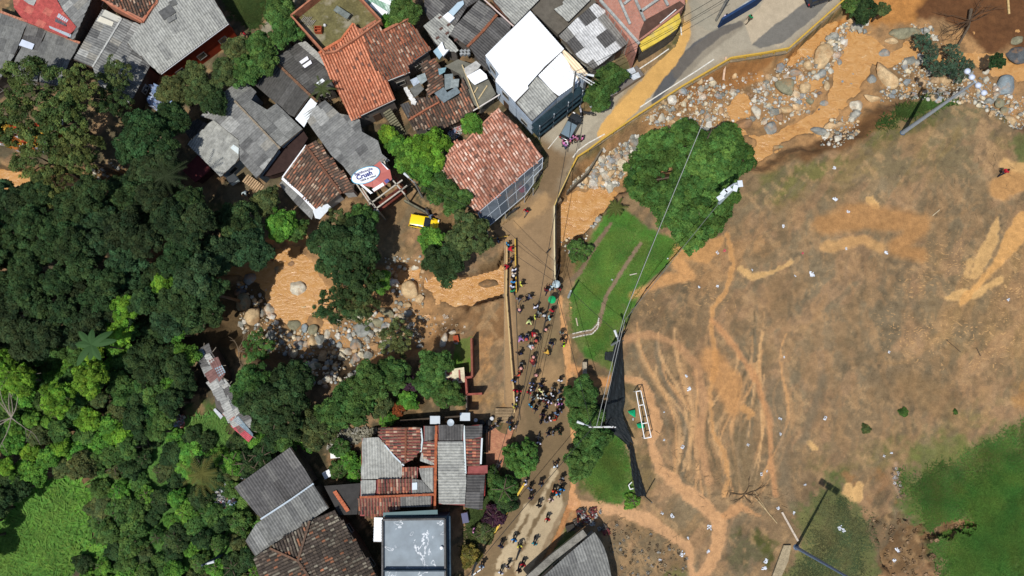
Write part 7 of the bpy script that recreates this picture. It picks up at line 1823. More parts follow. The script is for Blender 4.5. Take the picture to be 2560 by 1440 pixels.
def person_meshes(J):
    def build(name, ks, es, rs, m_, sub=1):
        ids = {k: i for i, k in enumerate(ks)}
        return skin_mesh(name, [J[k] for k in ks], [(ids[a], ids[b]) for a, b in es], rs, m_, 0, sub)
    ks = ['pel', 'spine', 'chest', 'neck', 'head0', 'head']; es = [('pel', 'spine'), ('spine', 'chest'), ('chest', 'neck'), ('neck', 'head0'), ('head0', 'head')]; rs = [(.12, .09), (.11, .085), (.14, .09), .05, .075, .085]
    for k in 'LR':
        ks += [a + k for a in ('sh', 'el', 'wr', 'hd', 'hp', 'kn', 'an', 'ft')]; es += [('chest', 'sh' + k), ('sh' + k, 'el' + k), ('el' + k, 'wr' + k), ('wr' + k, 'hd' + k), ('pel', 'hp' + k), ('hp' + k, 'kn' + k), ('kn' + k, 'an' + k), ('an' + k, 'ft' + k)]; rs += [.05, .04, .032, .04, .08, .055, .04, .04]
    body = build('body', ks, es, rs, M_SKIN)
    ks = ['pel', 'spine', 'chest', 'neck']; es = [('pel', 'spine'), ('spine', 'chest'), ('chest', 'neck')]; rs = [(.155, .125), (.15, .12), (.175, .125), .075]
    for k in 'LR':
        ks += ['sh' + k, 'el' + k]; es += [('chest', 'sh' + k), ('sh' + k, 'el' + k)]; rs += [.082, .062]
    shirt = build('shirt', ks, es, rs, M_CLOTH)
    ks = ['pel']; es = []; rs = [(.145, .12)]
    for k in 'LR':
        ks += ['hp' + k, 'kn' + k, 'an' + k]; es += [('pel', 'hp' + k), ('hp' + k, 'kn' + k), ('kn' + k, 'an' + k)]; rs += [.1, .075, .062]
    trou = build('trousers', ks, es, rs, M_CLOTH)
    h = Vector(J['head']); 
    mb = MB(); mb.lathe(h + Vector((0, -.012, -.01)), [(.098, -.03), (.104, .03), (.092, .075), (.055, .108), (.01, .118)], 10); hair = mesh('hair', mb.v, mb.f, M_CLOTH, True)
    mb = MB(); mb.lathe(h + Vector((0, .0, .0)), [(.155, .03), (.155, .045), (.11, .05), (.105, .1), (.06, .135), (.01, .14)], 12); hat = mesh('hat', mb.v, mb.f, M_CLOTH, True)
    mb = MB()
    for k in 'LR':
        f = Vector(J['ft' + k]); a = Vector(J['an' + k]); mb.box(((f.x + a.x) / 2, (f.y + a.y) / 2 + .02, .05), (.11, .3, .1))
    shoes = mesh('shoes', mb.v, mb.f, M_RUB)
    mb = MB(); c = Vector(J['chest']) + Vector((0, -.17, -.1)); mb.lathe(c + Vector((0, 0, -.2)), [(.1, 0), (.14, .05), (.14, .3), (.08, .4)], 8); bag = mesh('backpack', mb.v, mb.f, M_CLOTH, True)
    return body, shirt, trou, hair, hat, shoes, bag
POSES = {'walk': person_meshes(pose(.3, (-.45, .5), .06)), 'stand': person_meshes(pose(.04, (.12, .05), .03)), 'bend': person_meshes(pose(.16, (.7, .5), .75)), 'talk': person_meshes(pose(.08, (.9, .2), .1)), 'stride': person_meshes(pose(.38, (.55, -.5), .12))}
CL = {'blue': S(66, 150, 210), 'greyblue': S(110, 126, 150), 'red': S(196, 40, 56), 'navy': S(36, 42, 72), 'white': S(226, 228, 236), 'black': S(34, 34, 38), 'grey': S(126, 128, 132), 'green': S(40, 150, 96), 'yellow': S(224, 214, 96),
      'dark red': S(104, 36, 40), 'light blue': S(164, 196, 216), 'lilac': S(196, 140, 200), 'pink': S(226, 140, 176), 'orange red': S(232, 84, 58), 'neon yellow': S(214, 240, 40), 'cream': S(222, 210, 180), 'cyan': S(70, 180, 226),
      'brown': S(96, 72, 60), 'orange': S(232, 180, 84), 'teal': S(50, 140, 150), 'dark green': S(34, 62, 42), 'purple': S(62, 40, 62), 'pale yellow': S(236, 234, 160)}
HATS = {'pinkhat': (S(226, 164, 152), 'pink hat'), 'whitehat': (S(232, 226, 220), 'white hat'), 'redhat': (S(190, 84, 74), 'red hat')}
ZONES = [('on the footway left of the yellow barrier', lambda x, y: x < 1292 and 600 < y < 735), ('on the upper bridge', lambda x, y: y < 762), ('on the middle of the bridge road', lambda x, y: y < 815), ('among the shovelling volunteers', lambda x, y: y < 945 and x > 1296),
         ('against the left railing', lambda x, y: x < 1300 and y < 1030), ('on the edge of the brick forecourt', lambda x, y: x < 1300 and y < 1090), ('in the left half of the dense crowd', lambda x, y: y < 1030 and x < 1360), ('in the right half of the dense crowd', lambda x, y: y < 1030),
         ('at the lower end of the dense crowd', lambda x, y: y < 1110), ('on the road beside the clipped tree', lambda x, y: y < 1250), ('on the road curving away at the bottom', lambda x, y: True)]
PPL = [  # x, y, shirt, hat, pose, facing(deg, 0 = up)
    (1246, 601, 'greyblue', 0, 'stand', 90), (1270, 611, 'blue', 0, 'stand', 60), (1271, 623, 'red', 0, 'bend', 90), (1281, 650, 'navy', 0, 'talk', 250), (1274, 664, 'red', 0, 'bend', 240), (1287, 676, 'white', 0, 'walk', 0), (1286, 685, 'cream', 0, 'walk', 0), (1285, 693, 'black', 'whitehat', 'walk', 0),
    (1284, 706, 'blue', 0, 'walk', 350), (1282, 717, 'white', 0, 'walk', 20), (1283, 728, 'green', 0, 'walk', 0), (1303, 711, 'yellow', 0, 'walk', 60), (1366, 726, 'dark red', 0, 'stride', 30), (1377, 721, 'light blue', 0, 'walk', 300), (1384, 715, 'white', 0, 'walk', 300), (1398, 721, 'red', 0, 'stand', 200),
    (1298, 747, 'grey', 0, 'walk', 200), (1319, 746, 'black', 0, 'walk', 260), (1326, 742, 'grey', 0, 'walk', 80), (1299, 778, 'navy', 'pinkhat', 'talk', 0), (1341, 768, 'white', 0, 'walk', 330), (1349, 782, 'grey', 0, 'walk', 20), (1361, 788, 'grey', 'whitehat', 'walk', 180), (1338, 793, 'yellow', 0, 'walk', 90), (1324, 798, 'pale yellow', 0, 'bend', 180),
    (1380, 777, 'red', 0, 'walk', 30), (1373, 795, 'light blue', 0, 'stride', 60), (1363, 824, 'black', 'pinkhat', 'talk', 120), (1331, 829, 'red', 'pinkhat', 'bend', 150), (1319, 836, 'navy', 'redhat', 'bend', 180), (1301, 841, 'lilac', 0, 'bend', 160), (1345, 840, 'black', 'redhat', 'bend', 180), (1323, 863, 'white', 'pinkhat', 'bend', 130),
    (1379, 857, 'navy', 0, 'stride', 200), (1405, 831, 'grey', 0, 'stand', 180), (1406, 846, 'black', 0, 'talk', 160), (1411, 861, 'neon yellow', 0, 'stand', 270), (1301, 882, 'black', 0, 'walk', 300), (1335, 890, 'black', 'pinkhat', 'talk', 200), (1373, 883, 'orange', 0, 'bend', 330), (1304, 908, 'black', 'pinkhat', 'bend', 200), (1335, 911, 'dark red', 'redhat', 'bend', 0),
    (1301, 933, 'orange red', 0, 'talk', 280), (1342, 936, 'black', 'pinkhat', 'stand', 220), (1286, 951, 'greyblue', 0, 'walk', 200), (1290, 975, 'red', 0, 'stand', 180), (1299, 977, 'red', 0, 'stand', 170), (1293, 996, 'white', 0, 'stand', 100), (1288, 1013, 'yellow', 0, 'walk', 140),
    (1330, 957, 'greyblue', 0, 'stand', 180), (1329, 970, 'white', 0, 'stand', 90), (1336, 973, 'navy', 0, 'talk', 300), (1352, 961, 'navy', 0, 'walk', 40), (1323, 980, 'red', 0, 'stand', 200), (1352, 976, 'pale yellow', 0, 'walk', 60), (1358, 981, 'cream', 0, 'walk', 90), (1401, 951, 'white', 0, 'walk', 20), (1384, 970, 'grey', 0, 'stand', 200), (1401, 976, 'black', 0, 'walk', 60),
    (1334, 993, 'grey', 0, 'walk', 220), (1345, 990, 'white', 0, 'stand', 90), (1356, 995, 'white', 0, 'stand', 0), (1363, 986, 'greyblue', 0, 'walk', 40), (1381, 986, 'white', 0, 'stand', 60), (1369, 999, 'white', 0, 'talk', 200), (1384, 996, 'black', 0, 'stand', 0), (1399, 997, 'light blue', 0, 'stand', 180), (1327, 1013, 'cyan', 0, 'stand', 60), (1340, 1021, 'navy', 0, 'walk', 220), (1347, 1009, 'brown', 0, 'stand', 60),
    (1364, 1002, 'dark red', 0, 'stand', 180), (1375, 1005, 'white', 0, 'stand', 200), (1366, 1017, 'black', 0, 'walk', 220), (1401, 1008, 'lilac', 0, 'walk', 180), (1392, 1007, 'cream', 0, 'walk', 150), (1403, 1025, 'grey', 0, 'stand', 240), (1357, 1035, 'purple', 0, 'walk', 190), (1353, 1052, 'black', 0, 'stand', 90), (1366, 1053, 'grey', 0, 'talk', 0), (1376, 1046, 'white', 0, 'stand', 60), (1392, 1033, 'greyblue', 0, 'walk', 40), (1391, 1045, 'orange red', 0, 'talk', 270),
    (1273, 1055, 'navy', 0, 'walk', 20), (1276, 1069, 'teal', 0, 'stand', 90), (1288, 1067, 'cream', 0, 'stand', 300), (1243, 1060, 'grey', 0, 'walk', 60), (1372, 1082, 'black', 0, 'walk', 200), (1383, 1081, 'grey', 0, 'stand', 90), (1394, 1071, 'dark green', 0, 'stand', 180), (1401, 1081, 'dark green', 0, 'stand', 220), (1348, 1106, 'white', 0, 'stand', 180),
    (1390, 1164, 'white', 0, 'walk', 350), (1406, 1197, 'black', 0, 'walk', 200), (1387, 1225, 'orange red', 0, 'stride', 190), (1396, 1232, 'cyan', 0, 'walk', 190), (1406, 1221, 'blue', 0, 'walk', 200), (1379, 1246, 'cream', 0, 'walk', 190), (1326, 1220, 'greyblue', 0, 'walk', 20), (1353, 1208, 'black', 0, 'walk', 10), (1317, 1203, 'white', 0, 'talk', 270), (1328, 1243, 'purple', 0, 'walk', 20),
    (1348, 1262, 'black', 0, 'walk', 20), (1370, 1295, 'red', 0, 'walk', 200), (1287, 1346, 'blue', 0, 'walk', 200), (1253, 1363, 'navy', 0, 'walk', 20), (1337, 1356, 'teal', 0, 'walk', 20), (1299, 1361, 'yellow', 0, 'talk', 170), (1309, 1408, 'red', 0, 'walk', 200), (1299, 1422, 'black', 0, 'walk', 200), (1270, 1414, 'grey', 0, 'walk', 30), (1253, 1429, 'white', 0, 'walk', 30), (1206, 1413, 'light blue', 0, 'stand', 20),
    (1186, 1322, 'pink', 0, 'stand', 90), (1445, 1297, 'dark red', 0, 'stand', 90), (1317, 528, 'red', 0, 'walk', 200), (1408, 358, 'pink', 0, 'stand', 90), (1414, 364, 'lilac', 0, 'stand', 60), (1422, 355, 'pink', 0, 'stand', 200), (1429, 349, 'lilac', 0, 'stand', 150), (1437, 344, 'pink', 0, 'stand', 180), (1444, 347, 'pink', 0, 'stand', 240), (1457, 346, 'pink', 0, 'stand', 270),
    (2510, 430, 'red', 0, 'walk', 60), (1876, 45, 'green', 0, 'walk', 220), (1813, 43, 'white', 0, 'stand', 160), (614, 86, 'red', 0, 'walk', 230), (1073, 540, 'greyblue', 0, 'bend', 100), (618, 478, 'white', 0, 'bend', 180), (1416, 362, 'white', 'whitehat', 'stand', 30)]
FIX = {(1186, 1322): 'person in pink outside the flaking flat roofed building', (1445, 1297): 'person in dark red clearing junk beside the bottom right house', (1317, 528): 'person in a red top walking alone past the glass awning', (1408, 358): 'leftmost person of the pink clad group, beside the dark car', (1414, 364): 'person in lilac at the left end of the pink group', (1422, 355): 'second person in pink of the group by the dark car', (1429, 349): 'person in lilac in the middle of the pink group',
       (1437, 344): 'person in pink with dark hair in the middle of the group by the road rail', (1444, 347): 'person in pink second from the right end of the group by the road rail', (1457, 346): 'person in pink at the right end of the group by the road rail', (2510, 430): 'person in a red top walking alone at the right edge of the field', (1876, 45): 'person in green walking on the concrete road at the top', (1813, 43): 'person in white standing against the blue wall at the top',
       (614, 86): 'person in red on the narrow path at the top left', (1073, 540): 'person in grey blue bending behind the yellow taxi', (618, 478): 'person in white bending beside the timber stepped ramp', (1416, 362): 'person in a white hat on the pavement beside the pink group'}
def make_people():
    groups = {}
    for p in PPL:
        if (p[0], p[1]) in FIX: continue
        z = next(n for n, f in ZONES if f(p[0], p[1])); groups.setdefault((z, p[2], p[3]), []).append(p)
    lab = dict(FIX)
    for (z, c, h), ps in groups.items():
        ps.sort(key=lambda p: p[1])
        for i, p in enumerate(ps):
            o_ = ordinal(i, len(ps), 'y')
            hh = (' and ' + HATS[h][1]) if h else ''
            lab[(p[0], p[1])] = f'person in {c}{hh} {z}' + (f', {o_}' if o_ else '')
    r = random.Random(21)
    trc = [S(44, 46, 58), S(30, 30, 34), S(70, 84, 112), S(92, 84, 70), S(54, 50, 48), S(112, 112, 108)]
    for (x, y, c, hat, ps, fa) in PPL:
        p = W(x - 1, y + 1, .8) if ps != 'bend' else W(x - 1, y + 2, .7)
        z0 = .02 if pin(p.x, p.y, ROADW) else zat(p.x, p.y)
        t = thing('person', lab[(x, y)], 'person', (p.x, p.y, z0), -math.radians(fa + r.uniform(-20, 20)), 'people on and around the bridge' if 1240 < x < 1420 and y > 590 else None)
        s = r.uniform(1.0, 1.12); t.scale = (s * 1.12, s * 1.12, s)
        b, sh, tr, ha, ht, so, bag = POSES[ps]
        sk = link('body', b, t); link('shirt', sh, t, color=tuple(v * r.uniform(.85, 1.1) for v in CL[c])); link('trousers', tr, t, color=r.choice(trc)); link('shoes', so, t)
        if hat: link('hat', ht, t, color=HATS[hat][0])
        else: link('hair', ha, t, color=r.choice([S(26, 22, 20), S(36, 28, 24), S(20, 18, 18), S(60, 44, 32)]))
        if r.random() < .18 and ps == 'walk': link('backpack', bag, t, color=r.choice([CL['black'], CL['navy'], CL['grey']]))
make_people()
def umbrella(x, y, col, label, tilt=0):
    c = W(x, y, 2.0); t = thing('umbrella', label, 'umbrella', (c.x, c.y, 1.0)); n = 8
    for k in range(n):
        a0, a1 = 6.283 * k / n, 6.283 * (k + 1) / n; R = .5
        v = [Vector((0, 0, 1.15))]
        for q in (.55, 1.0):
            for a in (a0, (a0 + a1) / 2, a1):
                rr = R * q * (1 if a != (a0 + a1) / 2 else .95); v.append(Vector((math.cos(a) * rr, math.sin(a) * rr, 1.15 - .22 * q * q)))
        link('panel', mesh('panel', v, [(0, 1, 2), (0, 2, 3), (1, 4, 5, 2), (2, 5, 6, 3)], M_CLOTH, True), t, color=tuple(q_ * (1 - .12 * (k % 2)) for q_ in col))
    mb = MB(); mb.tube([(0, 0, 0), (0, 0, 1.2)], .015, 5); mb.build('shaft', M_METAL, t, S(60, 60, 60))
    return t
umbrella(1380, 749, S(34, 176, 106), 'round green umbrella on the right side of the bridge'); umbrella(1391, 710, S(196, 214, 218), 'pale grey umbrella at the end of the right bridge railing'); umbrella(1305, 472, S(190, 44, 62), 'red parasol under the glass awning of the pink tiled building')
# tools
for i, (a, b_, l_) in enumerate((((1304, 750), (1297, 760), 'short handled shovel near the person in grey below the yellow barrier'), ((1345, 850), (1345, 858), 'shovel held at the dark worker in the middle of the bridge'), ((1375, 798), (1370, 810), 'broom trailing behind the person in light blue'), ((1326, 838), (1329, 846), 'shovel between the two red capped workers'), ((1313, 848), (1320, 855), 'shovel of the lilac clad worker'))):
    mb = MB(); A, B = W(*a, .9), W(*b_, .08); mb.tube([A, B], .03, 5); d = (B - A); d.z = 0; d.normalize(); mb.box(B + d * .12, (.3, .24, .03), d); tag(mb.build('shovel' if 'broom' not in l_ else 'broom', M_WOOD, color=S(150, 120, 84)), l_, 'shovel' if 'broom' not in l_ else 'broom')

# ------------------------------------------------------------------ VEHICLES
def car(px, py, ang, col, label, L=3.75, Wd=1.62, H=1.5, wagon=True, glass=True, name='parked_car', sheen=None, roofcol=None):
    c = W(px, py, .6); z0 = zat(c.x, c.y) if not pin(c.x, c.y, ROADW) else .02
    t = thing(name, label, 'car', (c.x, c.y, max(z0, -.06)), math.radians(ang))
    # body lofted from cross sections along x (front = +x)
    hl = L / 2
    secs = [(-hl, .42, .62, .80), (-hl + .12, .3, .86, .92), (-hl + .6, .26, .92, 1.0), (hl - 1.2, .26, .92, 1.0), (hl - .55, .28, .82, .96), (hl - .15, .32, .68, .88), (hl, .4, .56, .72)]
    V = []; F = []; m = 10
    for (x, zb, zt, ws) in secs:
        hw = Wd / 2 * ws
        ring = [(-hw * .92, zb), (-hw, zb + .15), (-hw, zt - .18), (-hw * .93, zt - .04), (-hw * .6, zt), (hw * .6, zt), (hw * .93, zt - .04), (hw, zt - .18), (hw, zb + .15), (hw * .92, zb)]
        V += [Vector((x, y, z)) for y, z in ring]
    for i in range(len(secs) - 1):
        for k in range(m): F.append((i * m + k, i * m + (k + 1) % m, (i + 1) * m + (k + 1) % m, (i + 1) * m + k))
    F.append(tuple(range(m))); F.append(tuple(range((len(secs) - 1) * m, len(secs) * m))[::-1])
    me = mesh('body', V, F, M_CAR, True); body = link('body', me, t, color=col)
    # cabin
    rb, rf_, x0, x1 = -hl + .28, hl - 1.75, -hl + .08, hl - .98
    hw0, hw1 = Wd / 2 * .95, Wd / 2 * .78
    V = [Vector(v) for v in ((x0, -hw0, .88), (x1, -hw0, .88), (x1, hw0, .88), (x0, hw0, .88), (rb, -hw1, H - .04), (rf_, -hw1, H - .04), (rf_, hw1, H - .04), (rb, hw1, H - .04))]
    link('greenhouse', mesh('greenhouse', V, [(0, 1, 5, 4), (1, 2, 6, 5), (2, 3, 7, 6), (3, 0, 4, 7), (4, 5, 6, 7)], M_GLASS), t)
    mb = MB(); n = 6; v = []
    for i in range(n + 1):
        x = rb - .03 + (rf_ - rb + .06) * i / n; zz = H + .03 * math.sin(math.pi * i / n)
        v += [Vector((x, -hw1 - .02, zz - .05)), Vector((x, -hw1 * .8, zz)), Vector((x, hw1 * .8, zz)), Vector((x, hw1 + .02, zz - .05))]
    f = []
    for i in range(n):
        for k in range(3): f.append((i * 4 + k, (i + 1) * 4 + k, (i + 1) * 4 + k + 1, i * 4 + k + 1))
    mb.add(v, f); mb.build('roof_panel', M_CAR, t, roofcol or col, smooth=True)
    mb = MB()
    for s in (-1, 1):
        for (a, b_) in (((x0, s * hw0, .88), (rb, s * hw1, H - .02)), ((x1, s * hw0, .88), (rf_, s * hw1, H - .02)), (((x0 + x1) / 2 - .1, s * hw0, .88), ((rb + rf_) / 2, s * hw1, H - .02))): mb.bar(a, b_, .09)
    mb.build('pillar', M_CAR, t, col)
    for s in (-1, 1):
        mb = MB(); mb.box((x1 - .12, s * (Wd / 2 + .08), .95), (.12, .2, .14)); mb.build('wing_mirror', M_CAR, t, col)
        mb = MB(); mb.box((hl - .08, s * Wd * .33, .6), (.14, .3, .14)); mb.build('headlight', M_METAL, t, (.8, .8, .8))
        mb = MB(); mb.box((-hl + .06, s * Wd * .36, .72), (.1, .22, .24)); mb.build('tail_light', M_OBJ, t, (.4, .02, .02))
        for x in (-hl + .68, hl - .68):
            mb = MB(); ring = []
            for k in range(14):
                a = 6.283 * k / 14; ring.append((x + .29 * math.cos(a), .29 + .29 * math.sin(a)))
            v = [Vector((a, s * (Wd / 2 - .2), b_)) for a, b_ in ring] + [Vector((a, s * (Wd / 2 + .01), b_)) for a, b_ in ring]
            mb.add(v, [tuple(range(14)), tuple(range(14, 28))[::-1]] + [(i, (i + 1) % 14, 14 + (i + 1) % 14, 14 + i) for i in range(14)]); w_ = mb.build('wheel', M_RUB, t)
            mb = MB(); v = [Vector((x + .17 * math.cos(6.283 * k / 8), s * (Wd / 2 + .018), .29 + .17 * math.sin(6.283 * k / 8))) for k in range(8)]; mb.add(v, [tuple(range(8))]); mb.build('rim', M_METAL, w_, S(160, 160, 164))
    return t, H
t, H = car(1060, 557, -10, S(250, 214, 30, .95), 'bright yellow taxi parked on the muddy turning place', name='taxi')
mb = MB(); mb.add([(-1.35, -.3, H + .012), (-1.0, -.32, H + .018), (-1.0, .32, H + .018), (-1.35, .3, H + .012)], [(0, 1, 2, 3)]); mb.build('roof_number', M_OBJ, t, (.75, .8, .82))
car(1428, 318, 62, S(58, 62, 66), 'dark grey car with a shiny roof parked below the white building', L=3.9, Wd=1.7, roofcol=S(120, 138, 148))
car(2050, -8, 20, S(40, 48, 62), 'dark car cut by the top edge on the concrete road', L=3.9, Wd=1.7)
def motorbike(px, py, ang, col, label):
    c = W(px, py, .5); z0 = .02 if pin(c.x, c.y, ROADW) else zat(c.x, c.y); t = thing('motorcycle', label, 'motorcycle', (c.x, c.y, z0), math.radians(ang))
    for x in (-.62, .66):
        mb = MB()
        N = 16; v = []; f = []
        for i in range(N):
            a = 6.283 * i / N
            for k in range(4):
                b_ = 6.283 * k / 4; R = .29 + .055 * math.cos(b_); v.append(Vector((x + R * math.cos(a), .055 * math.sin(b_), .33 + R * math.sin(a))))
        for i in range(N):
            for k in range(4): f.append((i * 4 + k, i * 4 + (k + 1) % 4, ((i + 1) % N) * 4 + (k + 1) % 4, ((i + 1) % N) * 4 + k))
        mb.add(v, f); mb.build('wheel', M_RUB, t)
    mb = MB(); mb.tube([(-.62, 0, .33), (-.2, 0, .55), (.25, 0, .7), (.45, 0, .95)], .05, 6); mb.tube([(.66, .07, .33), (.45, .07, .98)], .03, 5); mb.tube([(.66, -.07, .33), (.45, -.07, .98)], .03, 5); mb.box((-.02, 0, .42), (.4, .24, .3)); mb.build('frame', M_METAL, t, S(60, 60, 62))
    mb = MB(); mb.tube([(-.85, 0, .8), (-.5, 0, .82), (-.12, 0, .78)], .1, 7, .13); mb.build('seat', M_RUB, t)
    mb = MB(); mb.tube([(-.08, 0, .82), (.12, 0, .9), (.34, 0, .86)], .12, 8, .15); mb.build('fuel_tank', M_CAR, t, col)
    mb = MB(); mb.tube([(.32, -.36, 1.02), (.44, 0, 1.0), (.32, .36, 1.02)], .02, 5); mb.build('handlebar', M_METAL, t, S(90, 90, 90))
    mb = MB(); mb.box((.66, 0, .68), (.4, .12, .03)); mb.build('mudguard', M_CAR, t, col)
for q in ((1452, 281, 100, S(180, 180, 190), 'motorcycle with a pale tank behind the dark grey car'), (1472, 284, -10, S(40, 40, 44), 'motorcycle lying in line to the right of the pale tanked one'), (1350, 388, 120, S(34, 34, 38), 'black motorcycle at the upper corner of the glass awning'), (1348, 440, 60, S(40, 38, 40), 'motorcycle parked against the right side of the glass awning'),
          (1283, 528, 35, S(60, 60, 62), 'motorcycle under the lower end of the glass awning'), (1297, 1380, 70, S(30, 30, 34), 'black motorcycle standing on the lower road'), (1345, 1100, 80, S(30, 30, 34), 'motorcycle in the shade of the clipped tree'), (1225, 1075, 30, S(28, 28, 30), 'motorcycle parked by the jumbled house on the forecourt'), (1244, 1168, 60, S(40, 40, 44), 'motorcycle at the left of the clipped tree'), (1072, 535, 120, S(60, 60, 66), 'motorcycle leaning behind the yellow taxi')):
    motorbike(*q)
tk = thing('small_truck', 'white pick up covered with junk under the roadside trees', 'truck', W(1565, 200, 0)); B_ = tk.location
mb = MB(); mb.bar(W(1520, 232, .7), W(1600, 178, .7), 1.6, .7); mb.build('load_bed', M_METAL, tk, S(120, 112, 104), off=B_)
loose(tk, B_, 'bonnet', [(1512, 212), (1530, 206), (1544, 230), (1524, 240)], 1.4, M_METAL, (.8, .82, .84), .4)
for k, q in enumerate((((1562, 176), (1584, 168), (1590, 180), (1568, 190)), ((1572, 190), (1596, 180), (1602, 192), (1584, 200)))): loose(tk, B_, 'sheet_load', q, 1.5 + .1 * k, M_SHEET, S(200, 206, 210), .1)
for a in ((1525, 238), (1545, 224), (1590, 190), (1575, 206)):
    mb = MB(); p = W(*a, .35); mb.box(p, (.6, .25, .6), (.82, .57, 0)); mb.build('wheel', M_RUB, tk, off=B_)

# ------------------------------------------------------------------ POLES AND WIRES
GAL = S(168, 178, 186)
def lamp_pole(label, bx, by, h, heads, ang0, col=GAL, r=.16, spread=2.4):
    b = at(bx, by); t = thing('floodlight_pole', label, 'lamp pole', b)
    mb = MB(); mb.tube([(0, 0, -.2), (0, 0, h * .5), (0, 0, h)], r * 1.25, 10, r * .6); mb.build('mast', M_GALV, t, col)
    mb = MB(); mb.lathe((0, 0, 0), [(.35, 0), (.35, .08), (.24, .1), (.22, .3)], 10); mb.build('base_collar', M_GALV, t, S(60, 84, 110))
    return t, b
# south pole
t, b = lamp_pole('tall galvanised floodlight pole rising at the bottom right of the field', 1990, 1368, 18.6, 3, 0, S(112, 140, 176))
d = Vector((.53, .85, 0)); n_ = Vector((-d.y, d.x, 0))
for k in range(3):
    mb = MB(); c = Vector((0, 0, 18.4)) + n_ * (k - 1) * .9 - d * .3; mb.box(c, (.7, .8, .25), d); mb.build('floodlight', M_METAL, t, S(200, 204, 206))
mb = MB(); mb.bar(Vector((0, 0, 18.2)) - n_ * 1.2, Vector((0, 0, 18.2)) + n_ * 1.2, .1); mb.build('crossbar', M_GALV, t, GAL)
# north east pole
t, b = lamp_pole('tall leaning floodlight pole above the gravel at the upper right', 2256, 332, 15.5, 2, 0, GAL, .22)
d = Vector((.8, .5, 0)).normalized(); n_ = Vector((-d.y, d.x, 0))
mb = MB(); mb.bar(Vector((0, 0, 15.4)) - n_ * 1.6, Vector((0, 0, 15.4)) + n_ * 1.6, .1); mb.build('crossbar', M_GALV, t, GAL)
for k in (-1.5, -.5, .6, 1.4):
    mb = MB(); c = Vector((0, 0, 15.5)) + n_ * k; mb.lathe(c - Vector((0, 0, .2)), [(.12, 0), (.34, .1), (.3, .35), (.08, .45)], 10); mb.build('floodlight', M_METAL, t, S(214, 222, 240), smooth=True)
# centre floodlights with five rectangular panels
bb = at(1759, 547); t = thing('floodlight_pole', 'floodlight mast with five white rectangular lamps over the large round tree', 'lamp pole', bb)
mb = MB(); zt = 15.5; mb.tube([(0, 0, -.2), (0, 0, 8), (0, 0, zt)], .24, 9, .14); mb.build('mast', M_GALV, t, S(190, 204, 212))
for k, (x, y) in enumerate(((1804, 492), (1812, 479), (1824, 473), (1839, 467), (1850, 456))):
    mb = MB(); p = W(x, y, 16.0 if k else 15.6) - bb; a_ = (-1.0, -.75, -.9, -.3, .1)[k]; d = Vector((math.cos(a_), math.sin(a_), 0)); mb.box(p + Vector((-d.y, d.x, 0)) * -.15, (.5, .7, .1), d); mb.build('floodlight', M_METAL, t, S(226, 232, 238))
mb = MB(); mb.tube([W(1796, 500, 15.5) - bb, W(1810, 478, 15.6) - bb, W(1835, 460, 15.6) - bb, W(1850, 456, 15.6) - bb], .1, 6); mb.build('bracket', M_GALV, t, GAL)

def util_pole(label, bx, by, h, lamp=None, cross=None, col=S(150, 148, 140), extra=True):
    b = at(bx, by); t = thing('utility_pole', label, 'utility pole', b)
    mb = MB(); mb.tube([(0, 0, -.2), (0, 0, h)], .17, 9, .11); mb.build('mast', M_CONC, t, col)
    if cross:
        for k, (a, L) in enumerate(cross):
            d = Vector((math.cos(a), math.sin(a), 0)); mb = MB(); mb.bar(d * -L * .15 + Vector((0, 0, h - .3 - .5 * k)), d * L + Vector((0, 0, h - .3 - .5 * k)), .12, .1); mb.build('crossarm', M_GALV, t, S(210, 212, 210))
            for u in (.0, .45, .9):
                mb = MB(); mb.lathe(d * L * u + Vector((0, 0, h - .22 - .5 * k)), [(.06, 0), (.07, .1), (.03, .18)], 7); mb.build('insulator', M_CONC, t, S(120, 100, 84))
    if lamp:
        a, L = lamp; d = Vector((math.cos(a), math.sin(a), 0)); mb = MB(); mb.tube([(0, 0, h - .8), d * L * .5 + Vector((0, 0, h - .4)), d * L + Vector((0, 0, h - .3))], .045, 6); mb.build('arm', M_GALV, t, GAL)
        mb = MB(); mb.tube([d * L + Vector((0, 0, h - .3)), d * (L + .35) + Vector((0, 0, h - .26)), d * (L + .8) + Vector((0, 0, h - .3))], .12, 8, .16); mb.build('street_light', M_METAL, t, S(214, 218, 218))
    return b + Vector((0, 0, h))
PA_ = util_pole('utility pole with a white crossarm and street light over the trees right of the road', 1466, 1060, 9, lamp=(2.8, 1.0), cross=[(0, 2.6), (0.02, 2.4)])
PB_ = util_pole('slender utility pole with a ring bracket at the foot of the lawn', 1530, 862, 7, lamp=(1.9, .5), col=S(150, 156, 156))
PC_ = util_pole('short pale concrete post on the grass by the bridge end', 1421, 743, 5.5, col=S(186, 196, 196))
PD_ = util_pole('utility pole with angled grey crossarms at the corner of the white building', 1428, 258, 9.5, cross=[(-.55, 2.6), (-.6, 2.4)], lamp=(-.2, 1.4))
PE_ = util_pole('utility pole among the cables at the top edge by the blue wall', 1790, 52, 8, cross=[(1.1, 2.0), (1.1, 1.6)])
PF_ = util_pole('small utility pole on the shaded slope left of the pink tiled building', 1056, 492, 6.5, lamp=(2.4, 1.0))
PG_ = util_pole('utility pole at the bottom left corner of the road', 1192, 1400, 8, cross=[(.6, 1.4)])
PH_ = util_pole('thin dark lamp post in the bottom left thicket', 560, 1385, 6, lamp=(.3, .5), col=S(70, 80, 90))
wn = [0]
def wire(a, b, sag, label, r=.028, col=S(60, 60, 58), name='overhead_wire'):
    a, b = Vector(a), Vector(b); pts = []
    for i in range(15):
        u = i / 14; p = a.lerp(b, u); p.z -= sag * 4 * u * (1 - u); pts.append(p)
    mb = MB(); mb.tube(pts, r, 5); tag(mb.build(name, M_RUB if sum(col) < .3 else M_GALV, color=col), label, 'cable')
